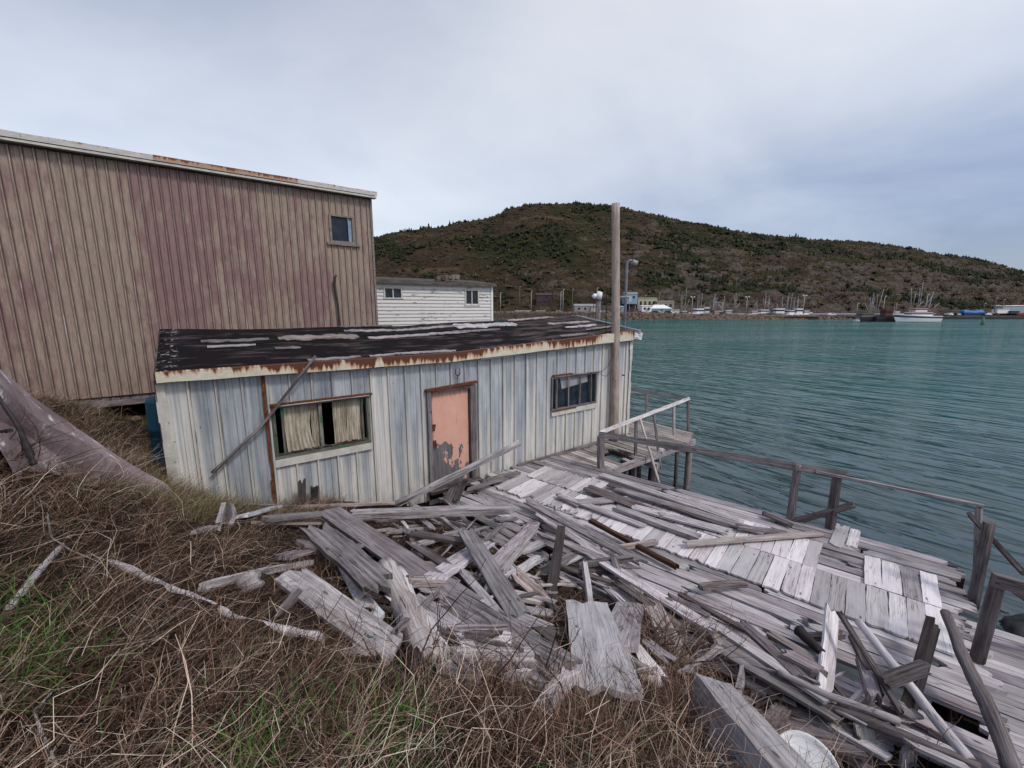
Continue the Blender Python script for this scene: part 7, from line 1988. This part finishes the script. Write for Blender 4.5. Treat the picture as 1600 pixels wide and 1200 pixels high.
spec = [
 (1068, 246, 9, M_DRED, [(.0, 2.4, 2.2, 1.2, 1.6)], [(-.1, 17.5, -.2), (.12, 15, .5)], 'grey boat with a tall mast, leftmost moored behind the breakwater', None),
 (1092, 241, 11, M_WHITE, [(.02, 4.4, 2.8, 1.4, 2.6)], [(.10, 12.0, .1), (-.1, 14, -.6)], 'white boat with a broad wheelhouse behind the breakwater', None),
 (1108, 243, 10, M_OFFW, [(.10, 2.4, 2.2, 1.2, 3.4)], [(-.2, 13, .0), (-.3, 11.5, -.3)], 'white boat with a tall narrow wheelhouse behind the breakwater', None),
 (1121, 242, 10, M_RED, [(.05, 4.6, 2.6, 1.2, 1.9)], [(-.2, 13.6, .3), (.3, 12.5, .2)], 'boat with a red roof beside the gantry', M_RED),
 (1140, 241, 9, M_GREEN, [(.1, 3.0, 2.4, 1.2, 2.0)], [(-.35, 14.5, .4), (-.25, 12.5, .2)], 'white topped green hulled boat right of the gantry', None),
 (1177, 241, 9, M_WHITE, [(.0, 3.6, 2.5, 1.2, 1.9)], [(.1, 9, .1)], 'small boat with a red canopy right of the middle lamp pole', M_RED),
 (1191, 243, 12, M_WHITE, [(-.05, 5.0, 2.9, 1.4, 2.3)], [(-.1, 14.5, -.3), (.25, 10, 1.2)], 'broad white boat with a maroon stripe', M_DRED),
 (1201, 246, 9, M_GREYP, [(.1, 2.4, 2.2, 1.2, 1.5)], [(.0, 13.0, .2), (.2, 10, .2)], 'grey boat behind the broad white one', None),
 (1219, 241, 11, M_PALEBLUE, [(.05, 4.0, 2.8, 1.5, 2.6)], [(.15, 8, .2)], 'pale blue boat with dark wheelhouse windows', None),
 (1229, 245, 11, M_DRED, [(-.1, 3.0, 2.8, 1.5, 2.0)], [(.0, 14.5, .4), (.12, 13.5, .8), (-.2, 12, -.2)], 'white boat with crossed booms behind the pale blue one', None),
 (1236, 240, 9, M_WHITE, [(.0, 4.0, 2.6, 1.4, 2.0)], [], 'white boat with a bright red cabin top', M_RED),
 (1246, 244, 9, M_GREYP, [(.0, 2.6, 2.4, 1.4, 1.6)], [(.0, 12.5, .2), (.2, 12, -.2)], 'grey masted boat left of the right lamp pole', None),
 (1253, 240, 10, M_WHITE, [(-.2, 3.0, 2.6, 1.4, 2.6), (.2, 2.2, 2.4, 1.4, 1.6)], [], 'white boat under the right lamp pole', None)]
for (u, Y, L, hm, cab, masts, lab, rf) in spec:
    cab = [(a, b * 1.15, c, d + .8, e * 1.25) for a, b, c, d, e in cab]
    boat('fishing_boat', lab, u, Y, L * 1.1, 3.6, 2.5, rad(random.choice([0, 180]) + random.uniform(-25, 25)), hm, cab, masts, group=G, roof_m=rf, z0=.2)
# gantry
Y = 243; x = fx(1125, Y); mb = MB()
for dx_ in (-4.0, 1.2): mb.tube([(x + dx_, Y, 0), (x + dx_, Y, 9.2)], .16, 6)
mb.tube([(x - 4.2, Y, 9.2), (x + 1.5, Y, 9.2)], .18, 6); mb.tube([(x - 1.6, Y, 9), (x + 2.4, Y, 4)], .12, 5)
mb.build('gantry', M_MASTC, label='steel boat lifting gantry among the moored boats', cat='gantry')

# ---- buildings and vehicles
def house(name, label, u0, u1, vt, vb, Y, D, m, roof_h=0.6, rm=None, wins=0, doorpos=None, flat=False, zb=None, hip=0):
    x0, x1 = fx(u0, Y), fx(u1, Y); zt = zat(vt, Y, (u0 + u1) / 2); zb = zat(vb, Y) if zb is None else zb
    root = empty(name, ((x0 + x1) / 2, Y + D / 2, zb), label, 'building', None)
    mb = MB(); mb.box(((x0 + x1) / 2, Y + D / 2, (zt + zb) / 2), (x1 - x0, D, zt - zb)); mb.build('wall', m, root)
    e = .3; mb = MB(); y0, y1 = Y - e, Y + D + e; X0, X1 = x0 - e, x1 + e
    P = [(X0, y0, zt + .01), (X1, y0, zt + .01), (X1, y1, zt + .01), (X0, y1, zt + .01), (X0 + hip, (y0 + y1) / 2, zt + roof_h), (X1 - hip, (y0 + y1) / 2, zt + roof_h)]
    mb.add(P, [(0, 1, 5, 4), (2, 3, 4, 5), (1, 2, 5), (3, 0, 4), (3, 2, 1, 0)]); mb.build('roof', rm or M_GREYP, root)
    for i in range(wins):
        xc = x0 + (x1 - x0) * (i + .7) / (wins + .4); h = zt - zb
        mb = MB(); mb.box((xc, Y - .02, zb + h * .66), (min(1.3, (x1 - x0) / wins * .5), .12, h * .26)); mb.build('window', M_GLASS, root)
    if doorpos is not None:
        mb = MB(); mb.box((x0 + (x1 - x0) * doorpos, Y - .02, zb + (zt - zb) * .35), (1.6, .12, (zt - zb) * .68)); mb.build('door', M_GREYP, root)
    return root
house('grey_shed_building', 'long pale grey shed with three small windows behind the breakwater', 898, 931, 478, 489, 247, 8, M_SHEDG, 1.2, M_GREYP, 3, .12, zb=2.6)
house('annex', 'small cream annex at the right end of the long grey shed', 923.5, 931, 480, 489, 246, 5, M_CREAM2, .6, M_GREYP, 0, zb=2.6)
house('raised_hut', 'pale blue hut raised above the road on the slope foot', 976, 995, 459, 469, 258, 7, M_PALEBLUE, 1.0, M_GREYP, 2, zb=8.5)
mb = MB()
for u in (978, 984, 993): mb.tube([(fx(u, 258), 259, 2), (fx(u, 258), 259, 10)], .2, 6)
mb.build('support_posts', M_MASTC, bpy.data.objects['raised_hut'])
house('cream_building', 'long cream building with dark windows on the slope foot', 996, 1026, 466, 474, 266, 8, M_CREAM, .5, M_GREYP, 4, zb=3)
house('grey_store', 'weathered tan store right of the cream building', 1026, 1053, 471, 480, 260, 8, M_OFFTAN2, .5, M_GREYP, 3, zb=3)
house('white_store', 'white store with two dark doors behind the breakwater', 1003, 1018, 478, 489, 246, 7, M_WHITE, .4, M_WHITE, 2, .6, zb=2.6)
house('blue_store', 'low building with a white roof and a pale blue wall', 1018, 1049, 482, 489, 247, 9, M_PALEBLUE, 2.2, M_WHITE, 1, zb=2.6, hip=3)
house('container', 'white container standing right of the white roofed store', 1049, 1062, 484, 491, 243, 3, M_OFFW, .15, M_OFFW, 0, zb=2.6)
house('pale_shed', 'pale blue shed just right of the wooden pole', 962, 975, 480, 489, 246, 6, M_PALEBLUE, .8, M_GREYP, 1, zb=2.6)
house('warehouse', 'long grey warehouse with a white eave at the right edge of the far shore', 1566, 1720, 478, 487, 262, 20, M_PALEGREY, .5, M_WHITE, 0, zb=2)
house('white_trailer', 'white box trailer before the long warehouse', 1559, 1578, 483, 488.5, 243, 3, M_WHITE, .1, M_WHITE, 0, zb=2.9)
house('blue_container', 'dark blue container right of the white trailer', 1580, 1594, 486, 490, 242, 3, M_DBLUE, .1, M_DBLUE, 0, zb=1.9)
for k, (u, lab) in enumerate(((805, 'long white trailer on the breakwater, left one'), (838, 'long cream trailer on the breakwater, right one'))):
    house('trailer', lab, u, u + (24 if k == 0 else 14), 485.2, 488, 240, 2.5, M_WHITE if k == 0 else M_CREAM2, .1, M_OFFW, 0, zb=3.1)
# boat under a blue cover
Y = 240; a, b = fx(1508, Y), fx(1541, Y); mb = MB(); n = 22; vs = []
for i in range(n + 1):
    f = i / n; x = a + (b - a) * f; h = (3.0 + .35 * math.sin(f * 9)) * (1 if .04 < f < .96 else .8)
    for k in range(9):
        g_ = k / 8; ang = math.pi * g_; vs.append((x + .1 * math.sin(i * 3 + k), Y + 2.2 - 2.2 * math.cos(ang), 1.8 + h * (math.sin(ang) ** .45) + .08 * math.sin(i * 2.3 + k)))
fs = [(i * 9 + k, (i + 1) * 9 + k, (i + 1) * 9 + k + 1, i * 9 + k + 1) for i in range(n) for k in range(8)] + [tuple(range(9))[::-1], tuple(n * 9 + k for k in range(9))]
mb.add(vs, fs, None, .5); mb.build('covered_boat', M_BLUE, label='large boat ashore under a bright blue tarpaulin', cat='boat')
def car(label, u, Y, z, m, L=4.3, h=1.45, van=False):
    x = fx(u, Y); root = empty('parked_car', (x, Y, z), label, 'car', 'vehicles parked along the far shore')
    mb = MB(); prof = [(-.5, .25), (-.5, .55), (-.47, .62), (-.30, .66), (-.18, 1.0), (.22, 1.0), (.36, .62), (.5, .55), (.5, .25)] if not van else [(-.5, .2), (-.5, .98), (-.46, 1.0), (.30, 1.0), (.40, .62), (.5, .55), (.5, .2)]
    n = len(prof); vs = [(x + p * L, Y - .85, z + q * h) for p, q in prof] + [(x + p * L, Y + .85, z + q * h) for p, q in prof]
    mb.add(vs, [tuple(range(n)), tuple(reversed(range(n, 2 * n)))] + [(i, i + n, (i + 1) % n + n, (i + 1) % n) for i in range(n)]); mb.build('body', m, root)
    mb = MB(); mb.box((x + .02 * L, Y, z + h * .80), (L * .40, 1.74, h * .24)); mb.build('windows', M_GLASS, root)
    for sx in (-.32, .32):
        for sy in (-.78, .78):
            mb = MB(); mb.tube([(x + sx * L, Y + sy - .12, z + .32), (x + sx * L, Y + sy + .12, z + .32)], .32, 10); mb.build('wheel', M_RUBBER, root)
cols = [(M_RED, 'red'), (M_WHITE, 'white'), (M_BLACKP, 'black'), (M_GREYP, 'grey'), (M_WHITE, 'white'), (M_OFFW, 'pale'), (M_DBLUE, 'dark blue'), (M_DRED, 'maroon')]
for u, m, lab in ((985, M_DRED, 'maroon car right of the metal pipe standard across the harbour'), (998, M_RED, 'red car left of the white store'), (1010, M_WHITE, 'white car before the white store doors'), (1023, M_BLACKP, 'black car before the blue walled store'), (1034, M_OFFW, 'pale car before the blue walled store'), (1043, M_BLACKP, 'black car by the green drums end of the store'), (1052, M_WHITE, 'white car before the white container'), (948, M_GREYP, 'grey car left of the tall wooden pole'), (941, M_WHITE, 'white car beside the short lamp pile'), (872, M_WHITE, 'white car on the breakwater road by the close pair of poles')):
    car(lab, u, 240.5, 3.1, m)
for u, m, lab in ((1489, M_WHITE, 'white van parked left of the blue covered boat'), (1495, M_OFFW, 'pale van right behind the white van'), (1549, M_WHITE, 'white pickup right of the blue covered boat'), (1555, M_DRED, 'maroon car left of the white trailer'), (1598, M_RED, 'red car at the right edge of the far quay'), (1470, M_DRED, 'maroon car right of the longliner stern'), (1300, M_WHITE, 'white car alone at the left of the quay')):
    car(lab, u, 238, 1.86, m, van='van' in lab)
# dome tank, dark rock face
house('dark_rock_face', 'dark square rock face cut into the slope behind the breakwater', 838, 862, 461, 478, 268, 12, M_ROCKF, 1.5, M_ROCKF, 0, zb=3)
mb = MB(); mb.tube([(fx(1539.5, 146), 146, -.8), (fx(1539.5, 146), 146, 1.1), (fx(1539.5, 146), 146, 2.6)], [.7, .45, .10], 10); mb.build('channel_buoy', M_GREEN, label='green spar buoy in the water before the blue covered boat', cat='buoy')
# bright patches of building on the slope foot
M_SEEN = None
